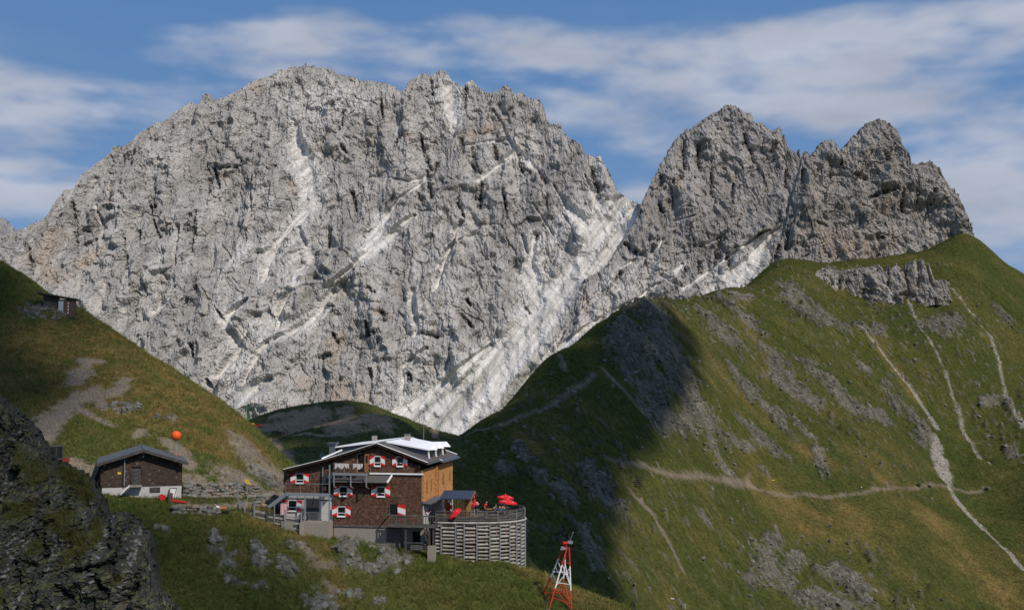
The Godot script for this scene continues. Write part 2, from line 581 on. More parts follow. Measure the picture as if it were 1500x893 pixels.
# ---------------------------------------------------------------- sky
func sky_texture() -> ImageTexture:
	# air and clouds, all round: drifting stratocumulus banks
	var w := 4096
	var hh := 2048
	var banks := []
	for b in [[-60, 140, 230, 50, 0.95], [110, 165, 150, 36, 0.85], [235, 160, 130, 30, 0.6], [0, 265, 220, 46, 0.85], [120, 250, 110, 36, 0.8], [480, 80, 190, 50, 0.8], [620, 62, 170, 38, 0.8], [400, 110, 110, 45, 0.6], [300, 75, 110, 30, 0.35], [350, 135, 70, 32, 0.55], [760, 95, 150, 52, 0.85], [850, 120, 160, 48, 0.75], [1000, 92, 190, 46, 0.8], [1130, 102, 160, 40, 0.8], [830, 145, 100, 42, 0.65], [1300, 52, 180, 36, 0.8], [1430, 42, 170, 44, 0.95], [1250, 78, 130, 30, 0.6], [1080, 34, 130, 12, 0.35], [1150, 162, 150, 32, 0.6], [1300, 155, 170, 36, 0.65], [1440, 150, 150, 38, 0.8], [1400, 240, 160, 65, 0.7], [1470, 310, 180, 75, 0.9], [935, 215, 85, 28, 0.85], [940, 292, 60, 24, 0.8], [976, 276, 16, 9, 0.8], [190, 30, 30, 22, 0.25], [560, 8, 60, 14, 0.2]]:
		var v := ray(b[0], b[1]).normalized()
		banks.append([rad_to_deg(atan2(v.x, -v.z)), rad_to_deg(asin(v.y)), b[2] / 28.0, b[3] / 28.0, b[4]])
	rng.seed = 404
	for i in 440:
		var az := rng.randf_range(-180.0, 180.0)
		if absf(az) > 34.0:
			var el := rng.randf_range(4.0, 62.0)
			banks.append([az, el, rng.randf_range(3.0, 8.0) / cos(deg_to_rad(el)), rng.randf_range(0.8, 2.6) * (0.6 + el * 0.03), rng.randf_range(0.4, 1.0)])
	var data := PackedByteArray()
	data.resize(w * hh * 3)
	data.fill(110)
	var dens := PackedFloat32Array()
	dens.resize(w * hh / 2)
	for b in banks:
		var j0 := clampi(int((90.0 - b[1] - b[3] * 1.8) / 180.0 * hh), 0, hh / 2 - 1)
		var j1 := clampi(int((90.0 - b[1] + b[3] * 1.8) / 180.0 * hh), 0, hh / 2 - 1)
		var i0 := int(floor((b[0] - b[2] * 1.8) / 360.0 * w))
		var i1 := int(floor((b[0] + b[2] * 1.8) / 360.0 * w))
		for j in range(j0, j1 + 1):
			var ey: float = (90.0 - (j + 0.5) * 180.0 / hh - b[1]) / b[3]
			for i in range(i0, i1 + 1):
				var ex: float = ((i + 0.5) * 360.0 / w - b[0]) / b[2]
				var r := ex * ex + ey * ey
				if r < 3.2:
					var o := j * w + posmod(i, w)
					dens[o] = 1.0 - (1.0 - dens[o]) * (1.0 - b[4] * pow(1.0 - r / 3.2, 1.6))
	for j in hh / 2:
		var el := 90.0 - (j + 0.5) * 180.0 / hh
		var up := sin(deg_to_rad(el))
		var hz := exp(-up * 4.2)
		var cs := cos(deg_to_rad(el))
		var blue := Color(lerpf(0.05, 0.23, hz), lerpf(0.15, 0.37, hz), lerpf(0.36, 0.58, hz))
		for i in w:
			var a := (i + 0.5) * TAU / w
			var x := sin(a) * cs
			var z := cos(a) * cs
			var sx := x * 95.0
			var sz := z * 95.0
			var n := n_cloud.get_noise_3d(sx, up * 270.0, sz)
			var m: float = dens[j * w + i]
			var n2 := n_cloud.get_noise_3d(sx * 2.6, up * 900.0 + 20.0, sz * 2.2)
			var c := clampf((m - 0.41 + (n * 0.70 + n2 * 0.34) * (0.35 + m)) * 1.3, 0.0, 1.0)
			c = lerpf(c, c * c * (3.0 - 2.0 * c), 0.5) * 0.95
			c = maxf(c, 0.10 * smoothstep(0.0, 0.45, n_cloud.get_noise_3d(sx * 0.5, up * 200.0 + 50.0, sz * 0.5)))
			var lit := 1.0 + 0.22 * n_cloud.get_noise_3d(sx * 1.2 + 60.0, up * 380.0, sz * 1.2)
			var k := (j * w + i) * 3
			data[k] = int(clampf(lin(lerpf(blue.r, 0.40 * lit, c)), 0.0, 1.0) * 255.0)
			data[k + 1] = int(clampf(lin(lerpf(blue.g, 0.435 * lit, c)), 0.0, 1.0) * 255.0)
			data[k + 2] = int(clampf(lin(lerpf(blue.b, 0.525 * lit, c)), 0.0, 1.0) * 255.0)
	return ImageTexture.create_from_image(Image.create_from_data(w, hh, false, Image.FORMAT_RGB8, data))

func lin(v: float) -> float:
	return 1.055 * pow(maxf(v, 0.0), 0.41667) - 0.055

# ---------------------------------------------------------------- terrain
var near: Ground
var saddle: Ground
var ridge: Ground

func survey(rows: Array) -> Array:
	var out := []
	for r in rows:
		out.append(at(r[0], r[1], r[2]))
	return out

func roughen(g: Ground, size: float, soft: float, rock: float) -> void:
	for i in g.ni:
		var x := g.x0 + g.cell * i
		for j in g.nj:
			var z := g.z0 - g.cell * j
			var o := i * g.nj + j
			var u := x / size
			var v := z / size
			var s := n_soft.get_noise_2d(u * 2.0, v * 2.0)
			var f := n_fine.get_noise_2d(u * 1.3, v * 1.3)
			var add := s * soft + f * soft * 0.12
			var r: float = g.rock[o]
			if r > 0.0:
				r = smoothstep(0.46, 0.68, r + f * 0.55 + n_grain.get_noise_2d(u * 1.5, v * 1.5 + 77.0) * 0.35)
				g.rock[o] = r
				add += r * r * rock * (0.35 + 1.0 * facet(u / 7.0 + s, v / 9.0) + 0.6 * facet(u / 3.0, v / 3.5 + 7.0) + 0.25 * f)
			var b: float = g.bare[o]
			if b > 0.0:
				b = smoothstep(0.3, 0.7, b + f * 0.3 + n_grain.get_noise_2d(u * 3.0, v * 3.0) * 0.25)
				g.bare[o] = b
				add -= b * soft * 0.12
			var so: float = g.soil[o]
			if so > 0.0:
				g.soil[o] = smoothstep(0.3, 0.7, so + f * 0.25 + n_grain.get_noise_2d(u * 3.0 + 9.0, v * 3.0) * 0.2)
			g.h[o] += add

func ground_mesh(g: Ground, size: float, green: Color, olive: Color, straw: Color, bare: Color, rock: Color) -> ArrayMesh:
	var pos := PackedVector3Array()
	var col := PackedColorArray()
	pos.resize(g.ni * g.nj)
	col.resize(g.ni * g.nj)
	for i in g.ni:
		var x := g.x0 + g.cell * i
		for j in g.nj:
			var z := g.z0 - g.cell * j
			var o := i * g.nj + j
			pos[o] = Vector3(x, g.h[o], z)
			col[o] = ground_color(g, o, x / size, z / size, green, olive, straw, bare, rock)
	return grid_mesh(pos, col, g.ni, g.nj)

func ground_color(g: Ground, o: int, u: float, v: float, green: Color, olive: Color, straw: Color, bare: Color, rock: Color) -> Color:
	var a := n_soft.get_noise_2d(u + 70.0, v)
	var b := n_soft.get_noise_2d(u * 4.0, v * 4.0 + 33.0)
	var c := green.lerp(olive, clampf(0.5 + a * 0.8 + b * 0.5, 0.0, 1.0))
	c = c.lerp(straw, clampf(g.straw[o] * (0.8 + b * 1.2) + maxf(0.0, b - 0.3) * 0.5, 0.0, 0.9))
	var t := 1.0 + n_fine.get_noise_2d(u * 2.5, v * 2.5) * 0.25 + n_grain.get_noise_2d(u * 2.2, v * 2.2) * 0.35
	c = Color(c.r * t, c.g * t, c.b * t)
	if g.rock[o] > 0.0:
		var k := 1.0 + b * 0.6 + n_grain.get_noise_2d(u * 3.0, v * 3.0) * 0.7
		c = c.lerp(Color(rock.r * k, rock.g * k, rock.b * k), g.rock[o])
	if g.bare[o] > 0.0:
		var k := 1.0 + b * 0.3 + n_grain.get_noise_2d(u * 5.0, v * 5.0) * 0.25
		c = c.lerp(Color(bare.r * k, bare.g * k, bare.b * k), g.bare[o])
	if g.soil[o] > 0.0:
		var k := 1.0 + b * 0.3 + n_grain.get_noise_2d(u * 5.0, v * 5.0) * 0.25
		c = c.lerp(Color(0.30 * k, 0.245 * k, 0.19 * k), g.soil[o] * 0.9)
	return c

func mountains() -> void:
	var detail := gray_texture(3, 0.02, FastNoiseLite.FRACTAL_RIDGED, 1.0, 0.80, 512, 5)
	var rough := gray_texture(9, 0.018, FastNoiseLite.FRACTAL_FBM, 0.0, 1.0, 512, 6)
	T.rough = rough
	T.detail = detail
	var far_rock := mat("pale limestone", Color(1, 1, 1), 0.95, detail, 1.0 / 70.0, rough, 160.0, true)
	var mid_rock := mat("grey limestone", Color(1, 1, 1), 0.95, detail, 1.0 / 40.0, rough, 90.0, true)
	far_rock.uv1_scale = Vector3(1.0 / 70.0, 1.0 / 120.0, 1.0 / 70.0)
	mid_rock.uv1_scale = Vector3(1.0 / 40.0, 1.0 / 70.0, 1.0 / 40.0)
	# the great massif
	var crest := [[-90, 372], [-40, 362], [0, 351], [20, 341], [40, 333], [66, 321], [76, 301], [89, 285], [97, 280], [108, 280], [115, 266], [121, 256], [131, 250], [139, 243], [149, 235], [161, 222], [167, 216], [183, 215], [197, 203], [204, 195], [219, 189], [229, 181], [239, 180], [249, 175], [257, 165], [266, 161], [273, 155], [279, 151], [289, 156], [294, 151], [299, 139], [307, 140], [310, 150], [325, 145], [340, 138], [356, 131], [364, 124], [380, 117], [400, 110], [410, 102], [418, 104], [427, 97], [436, 101], [449, 98], [458, 97], [466, 101], [481, 99], [487, 102], [493, 110], [511, 111], [529, 118], [545, 120], [561, 122], [575, 127], [580, 127], [583, 133], [589, 138], [592, 132], [599, 120], [616, 109], [624, 108], [631, 113], [638, 106], [650, 103], [660, 117], [668, 123], [679, 130], [683, 122], [691, 117], [698, 126], [704, 132], [715, 137], [720, 135], [727, 138], [735, 128], [743, 126], [749, 134], [756, 140], [763, 134], [771, 143], [779, 147], [790, 147], [795, 156], [801, 179], [807, 183], [821, 183], [824, 193], [833, 202], [844, 209], [849, 211], [853, 221], [858, 227], [867, 229], [870, 234], [875, 230], [879, 231], [884, 241], [892, 253], [899, 269], [904, 281], [917, 289], [931, 297], [945, 303], [980, 320], [1040, 345], [1110, 370]]
	var a := new_face(1900.0, 0.7, crest, [[-400, 700], [400, 700], [1500, 700]], 1.5, 500)
	for s in [[[432, 178, 3.9], [436, 205, 11.7], [441, 230, 19.5], [447, 252, 19.5], [451, 275, 15.6], [452, 295, 14.3], [440, 318, 14.3], [424, 330, 9.1]], [[424, 332, 7.8], [410, 350, 9.1], [398, 370, 9.1], [390, 400, 7.8], [385, 418, 3.9]], [[436, 333, 5.2], [447, 360, 5.2], [451, 378, 6.5], [438, 400, 7.8], [434, 420, 5.2], [420, 438, 7.8], [412, 455, 6.5], [409, 485, 3.9]],
		[[606, 317, 5.2], [580, 338, 9.1], [562, 355, 11.7], [545, 368, 10.4], [530, 380, 7.8], [518, 392, 3.9]], [[572, 308, 6.5], [560, 325, 11.7], [550, 345, 13], [540, 365, 10.4]], [[628, 258, 3.9], [605, 278, 2.6], [588, 290, 2.6], [575, 305, 5.2]], [[518, 392, 3.9], [500, 405, 3.9], [482, 422, 3.9]],
		[[367, 440, 3.9], [352, 450, 6.5], [338, 463, 9.1], [335, 475, 6.5], [342, 490, 9.1], [350, 505, 10.4], [345, 520, 10.4], [332, 535, 7.8], [322, 550, 6.5], [317, 575, 6.5], [308, 585, 5.2]], [[325, 456, 2.6], [330, 470, 5.2], [340, 484, 5.2]], [[495, 413, 3.9], [484, 430, 6.5], [473, 445, 9.1], [465, 462, 10.4], [450, 475, 10.4], [432, 484, 9.1], [415, 494, 7.8], [395, 502, 7.8], [383, 512, 7.8], [373, 530, 6.5], [365, 545, 5.2], [360, 560, 6.5]],
		[[396, 556, 9.1], [378, 568, 16.9], [355, 580, 15.6], [335, 592, 11.7], [325, 605, 7.8]], [[308, 556, 3.9], [314, 575, 6.5], [318, 592, 6.5]], [[262, 420, 2.6], [247, 440, 3.9], [235, 450, 6.5], [225, 456, 5.2]], [[372, 262, 2.6], [369, 285, 2.6], [371, 312, 2.6]], [[266, 333, 3.9], [264, 350, 5.2], [263, 365, 2.6], [262, 390, 2.6]], [[140, 300, 3.25], [148, 325, 3.25], [152, 352, 3.25]],
		[[676, 326, 5.2], [666, 340, 5.2], [664, 358, 3.9], [655, 370, 6.5], [650, 385, 6.5], [645, 402, 6.5], [638, 425, 3.9]], [[605, 425, 6.5], [604, 440, 7.8], [610, 470, 6.5], [612, 490, 6.5]], [[592, 535, 5.2], [610, 520, 3.9], [625, 510, 3.9]], [[590, 545, 3.9], [588, 580, 5.2]],
		[[856, 258, 2.6], [864, 275, 5.2], [873, 295, 9.1], [888, 312, 15.6]], [[810, 272, 2.6], [820, 287, 3.9], [832, 305, 7.8], [845, 320, 13], [858, 336, 15.6]], [[920, 292, 9.1], [905, 300, 15.6], [890, 315, 20.8], [872, 340, 20.8], [862, 365, 18.2], [850, 390, 20.8], [830, 412, 22.1], [808, 440, 23.4], [788, 470, 28.6], [762, 503, 33.8], [725, 548, 39], [690, 590, 46.8], [650, 635, 52]], [[930, 312, 13], [912, 338, 15.6], [895, 362, 15.6], [875, 388, 13], [858, 405, 7.8]],
		[[783, 344, 6.5], [778, 375, 7.8], [776, 400, 15.6], [785, 425, 18.2], [798, 450, 13]], [[765, 345, 3.9], [772, 370, 3.9]], [[720, 506, 5.2], [690, 530, 7.8], [655, 560, 10.4], [620, 588, 13], [585, 612, 18.2], [560, 640, 20.8]], [[860, 480, 7.8], [835, 500, 13], [800, 540, 15.6], [765, 582, 18.2], [715, 640, 20.8]],
		[[657, 128, 13], [660, 145, 18.2], [664, 165, 13], [665, 185, 7.8], [664, 200, 3.9]], [[722, 162, 2.6], [735, 180, 3.25], [745, 205, 3.9], [758, 222, 6.5], [775, 240, 7.8], [789, 251, 5.2]], [[752, 222, 5.2], [735, 238, 5.2], [720, 250, 5.2], [700, 266, 5.2]], [[680, 212, 3.9], [710, 207, 3.9], [742, 204, 5.2]], [[780, 300, 2.6], [795, 320, 3.25], [808, 340, 2.6]], [[575, 262, 2.6], [600, 268, 3.9], [628, 256, 3.9]]]:
		a.stroke("scree", face_line(a, s), 0.95 if s[-1][1] > 500 and s[0][0] > 650 else 0.78)
	for s in [[[350, 385, 10], [360, 360, 12]], [[440, 150, 30], [520, 150, 30]], [[460, 250, 18], [455, 290, 22], [430, 345, 14], [410, 470, 16], [340, 500, 18], [370, 575, 26]], [[610, 450, 18], [610, 500, 18]], [[900, 420, 26], [860, 450, 20]], [[820, 330, 20], [790, 390, 26]], [[560, 340, 22], [530, 380, 14]]]:
		a.stroke("scree", face_line(a, s), 0.34)
	# grass tongues on the fan
	for s in [[[800, 458, 5], [760, 500, 6], [715, 545, 7], [672, 590, 8], [640, 625, 9]], [[700, 535, 3], [660, 570, 4], [620, 600, 4], [590, 625, 4]], [[828, 470, 4], [800, 505, 6], [770, 545, 7], [735, 590, 8], [700, 635, 8]], [[455, 428, 6], [452, 436, 8]], [[700, 490, 3], [704, 505, 4]], [[640, 520, 3], [660, 510, 4]], [[660, 540, 5], [690, 520, 4]], [[352, 270, 3], [365, 283, 3]]]:
		a.stroke("green", face_line(a, s), 0.5)
	for s in [[[107, 300, 3], [106, 325, 4], [112, 350, 5], [114, 372, 4]], [[50, 362, 3], [53, 405, 4]], [[118, 360, 3], [140, 352, 3]], [[88, 322, 3], [97, 318, 3]], [[221, 298, 2], [229, 331, 2], [235, 350, 2]], [[228, 292, 2], [230, 305, 2]], [[280, 318, 4], [277, 340, 5]], [[290, 312, 3], [286, 345, 4]], [[284, 350, 3], [283, 370, 3]], [[310, 245, 3], [318, 262, 3], [320, 276, 2]], [[303, 262, 3], [305, 286, 3]], [[322, 247, 3], [346, 246, 3]], [[578, 216, 3], [587, 198, 4]], [[616, 198, 2], [618, 215, 3], [626, 238, 3], [631, 250, 3]], [[498, 192, 3], [505, 165, 3]], [[500, 215, 3], [506, 224, 3]], [[558, 148, 2], [561, 178, 2]], [[693, 231, 3], [696, 253, 4], [703, 254, 3]], [[724, 214, 3], [727, 232, 3]], [[791, 253, 4], [797, 268, 4]], [[866, 248, 3], [868, 262, 3]], [[873, 272, 4], [878, 290, 3]], [[481, 335, 3], [478, 360, 3]], [[513, 280, 3], [519, 306, 3]], [[540, 423, 3], [548, 430, 3]], [[537, 472, 2], [540, 490, 4], [552, 486, 4]], [[470, 525, 4], [482, 520, 4]], [[487, 490, 3], [495, 506, 3]], [[560, 458, 3], [562, 470, 3]], [[542, 542, 3], [543, 556, 3]], [[625, 250, 3], [632, 290, 4]], [[640, 240, 3], [630, 262, 4]], [[612, 285, 3], [622, 300, 4]], [[670, 300, 2], [680, 320, 2]], [[705, 270, 3], [703, 305, 3]], [[738, 290, 2], [742, 320, 2]], [[760, 225, 3], [765, 250, 3]], [[598, 548, 3], [600, 556, 4]], [[620, 488, 3], [640, 494, 3]], [[676, 463, 3], [690, 478, 3]], [[685, 440, 3], [688, 446, 3]], [[788, 343, 3], [785, 352, 3]], [[770, 450, 2], [775, 458, 2]], [[187, 352, 2], [190, 395, 3]], [[205, 340, 3], [207, 352, 2]], [[285, 505, 2], [287, 522, 2]], [[405, 245, 3], [398, 252, 3]], [[632, 120, 2], [634, 140, 2]], [[682, 130, 3], [678, 160, 4]], [[695, 235, 3], [690, 215, 3]], [[675, 205, 3], [677, 225, 3]]]:
		a.stroke("carve", face_line(a, s), 17.0)
	for s in [[[85, 350, 14], [60, 380, 12], [88, 410, 10]], [[125, 385, 10], [150, 370, 8]], [[107, 405, 6]], [[160, 275, 7]], [[330, 258, 8]], [[425, 265, 4], [432, 285, 5]], [[375, 128, 12]], [[480, 500, 8], [500, 495, 9], [485, 525, 8]], [[490, 580, 25], [530, 590, 20]], [[555, 460, 5]], [[735, 180, 8], [680, 200, 8]], [[730, 225, 8]], [[690, 580, 8]], [[600, 205, 8]], [[880, 345, 10]], [[445, 560, 10]]]:
		a.stroke("ochre", face_line(a, s), 0.9)
	structure("massif", face_mesh(a, 1.0, 1.0, Color(0.46, 0.445, 0.42)), far_rock)
	# the middle peak
	var b := new_face(1885.0, 0.6, [[800, 545], [821, 501], [837, 473], [847, 434], [855, 411], [884, 394], [895, 379], [915, 351], [925, 333], [935, 317], [938, 301], [945, 289], [956, 263], [968, 241], [980, 223], [988, 207], [1005, 190], [1011, 191], [1029, 176], [1047, 164], [1051, 165], [1063, 154], [1071, 154], [1079, 157], [1089, 165], [1099, 166], [1102, 174], [1105, 183], [1113, 179], [1120, 186], [1126, 189], [1132, 192], [1142, 188], [1146, 196], [1149, 213], [1158, 223], [1163, 221], [1170, 219], [1172, 235], [1180, 240], [1210, 260], [1260, 290]], [[600, 700], [900, 600], [1400, 520]], 1.6, 300)
	for s in [[[1152, 326, 3], [1128, 345, 5], [1112, 365, 10], [1100, 388, 16], [1070, 408, 16], [1045, 424, 14]], [[1015, 317, 2], [1004, 320, 2], [988, 323, 2]], [[1060, 344, 2], [1036, 357, 3]], [[1000, 386, 3], [990, 399, 5]], [[968, 404, 4], [985, 413, 5], [996, 419, 4]], [[958, 416, 2], [948, 424, 2], [940, 437, 2]], [[1000, 423, 3], [1035, 400, 3], [1075, 370, 3], [1110, 345, 3], [1125, 338, 2]], [[965, 414, 2], [940, 433, 3], [900, 455, 4], [870, 473, 5], [840, 493, 6], [815, 516, 8], [790, 546, 10], [760, 582, 12], [715, 636, 12]], [[930, 380, 2], [910, 392, 3]], [[970, 350, 2], [962, 365, 3]]]:
		b.stroke("scree", face_line(b, s), 0.92)
	b.stroke("scree", face_line(b, [[940, 400, 30], [900, 430, 26], [860, 470, 20]]), 0.33)
	for s in [[[1105, 345, 3], [1118, 340, 3]], [[1060, 300, 4], [1100, 296, 4]], [[900, 470, 6], [930, 445, 5]], [[1035, 360, 3], [1028, 368, 3]]]:
		b.stroke("green", face_line(b, s), 0.6)
	for s in [[[1022, 215, 3], [1024, 245, 3]], [[1042, 255, 2], [1040, 290, 3]], [[986, 270, 4], [995, 263, 3]], [[968, 262, 4], [966, 272, 3]], [[938, 310, 3], [936, 320, 3]], [[1090, 200, 3], [1092, 210, 3]], [[1097, 220, 2], [1105, 240, 2], [1115, 262, 2]], [[1135, 212, 3], [1128, 225, 3]], [[1152, 250, 3], [1150, 275, 3]], [[1055, 350, 4], [1048, 385, 5]], [[1065, 372, 3], [1068, 388, 4]], [[1025, 385, 3], [1024, 400, 3]], [[1005, 395, 4], [1000, 405, 4]], [[970, 310, 3], [965, 300, 2]], [[857, 412, 3], [851, 430, 4]], [[842, 460, 4], [840, 474, 4]], [[1150, 310, 3], [1152, 330, 3]], [[908, 400, 3], [900, 412, 4]], [[1002, 208, 2], [1000, 250, 2]], [[1075, 270, 2], [1070, 300, 2]], [[915, 358, 3], [930, 370, 3]]]:
		b.stroke("carve", face_line(b, s), 15.0)
	for s in [[[1000, 250, 4], [990, 275, 5]], [[1078, 262, 5]], [[855, 420, 5], [858, 470, 6]], [[948, 322, 5]], [[1120, 215, 4]]]:
		b.stroke("ochre", face_line(b, s), 0.9)
	structure("middle_peak", face_mesh(b, 0.9, 1.0, Color(0.36, 0.345, 0.325), 1.0, 1.0, 700.0), far_rock)
	# the tower
	var c := new_face(835.0, 0.42, [[1128, 400], [1132, 372], [1136, 358], [1148, 350], [1153, 322], [1160, 290], [1168, 262], [1174, 238], [1178, 225], [1182, 223], [1187, 229], [1196, 220], [1204, 209], [1217, 207], [1225, 214], [1230, 222], [1241, 214], [1247, 201], [1259, 198], [1261, 190], [1269, 182], [1287, 176], [1303, 182], [1313, 190], [1317, 202], [1323, 220], [1329, 235], [1340, 243], [1348, 240], [1364, 239], [1376, 247], [1379, 257], [1384, 263], [1386, 275], [1394, 279], [1405, 291], [1408, 301], [1412, 319], [1418, 328], [1421, 329], [1424, 344]], [[1000, 430], [1310, 430], [1360, 400], [1405, 372], [1440, 362], [1500, 362]], 0.62, 250)
	for s in [[[1325, 335, 1.5], [1345, 348, 2], [1362, 360, 2.5]], [[1318, 350, 1.5], [1335, 362, 2]]]:
		c.stroke("scree", face_line(c, s), 0.9)
	for s in [[[1225, 300, 5], [1230, 305, 6]], [[1380, 303, 3]], [[1400, 330, 5], [1415, 340, 5]], [[1335, 322, 4]], [[1205, 300, 3]], [[1260, 320, 4]], [[1320, 372, 6], [1330, 350, 5]], [[1175, 275, 4]]]:
		c.stroke("green", face_line(c, s), 0.7)
	for s in [[[1250, 258, 3], [1262, 264, 4]], [[1268, 292, 2.5], [1285, 286, 3], [1310, 278, 3]], [[1291, 225, 2.5], [1293, 235, 3]], [[1308, 215, 3], [1312, 222, 3]], [[1318, 280, 2.5], [1320, 310, 3]], [[1175, 252, 2.5], [1174, 270, 3]], [[1153, 340, 3], [1152, 365, 3]], [[1140, 360, 3], [1136, 380, 4]], [[1228, 232, 2], [1230, 242, 2]], [[1340, 250, 2], [1338, 300, 2.5]], [[1205, 332, 2], [1190, 327, 2]], [[1365, 280, 2], [1362, 300, 2]], [[1280, 345, 2], [1290, 350, 2]]]:
		c.stroke("carve", face_line(c, s), 16.0)
	for s in [[[1280, 300, 12], [1300, 295, 10], [1290, 312, 10]], [[1300, 215, 4], [1303, 240, 4]], [[1305, 365, 8], [1308, 340, 8]], [[1190, 345, 20], [1230, 365, 24], [1280, 360, 24]], [[1190, 290, 8]], [[1255, 255, 8]], [[1325, 305, 5]]]:
		c.stroke("ochre", face_line(c, s), 0.7)
	structure("rock_tower", face_mesh(c, 0.42, 1.0, Color(0.35, 0.33, 0.30), 1.0, 1.0, 1500.0), mid_rock)
	# a far summit peeping over the shoulder
	var e := new_face(3400.0, 0.7, [[-130, 352], [-60, 322], [-20, 318], [0, 320], [5, 324], [12, 334], [20, 344], [40, 362]], [[-300, 420], [400, 420]], 3.5, 60)
	structure("far_summit", face_mesh(e, 1.3, 1.0, Color(0.38, 0.375, 0.37), 1.0, 1.0, 2500.0), far_rock)

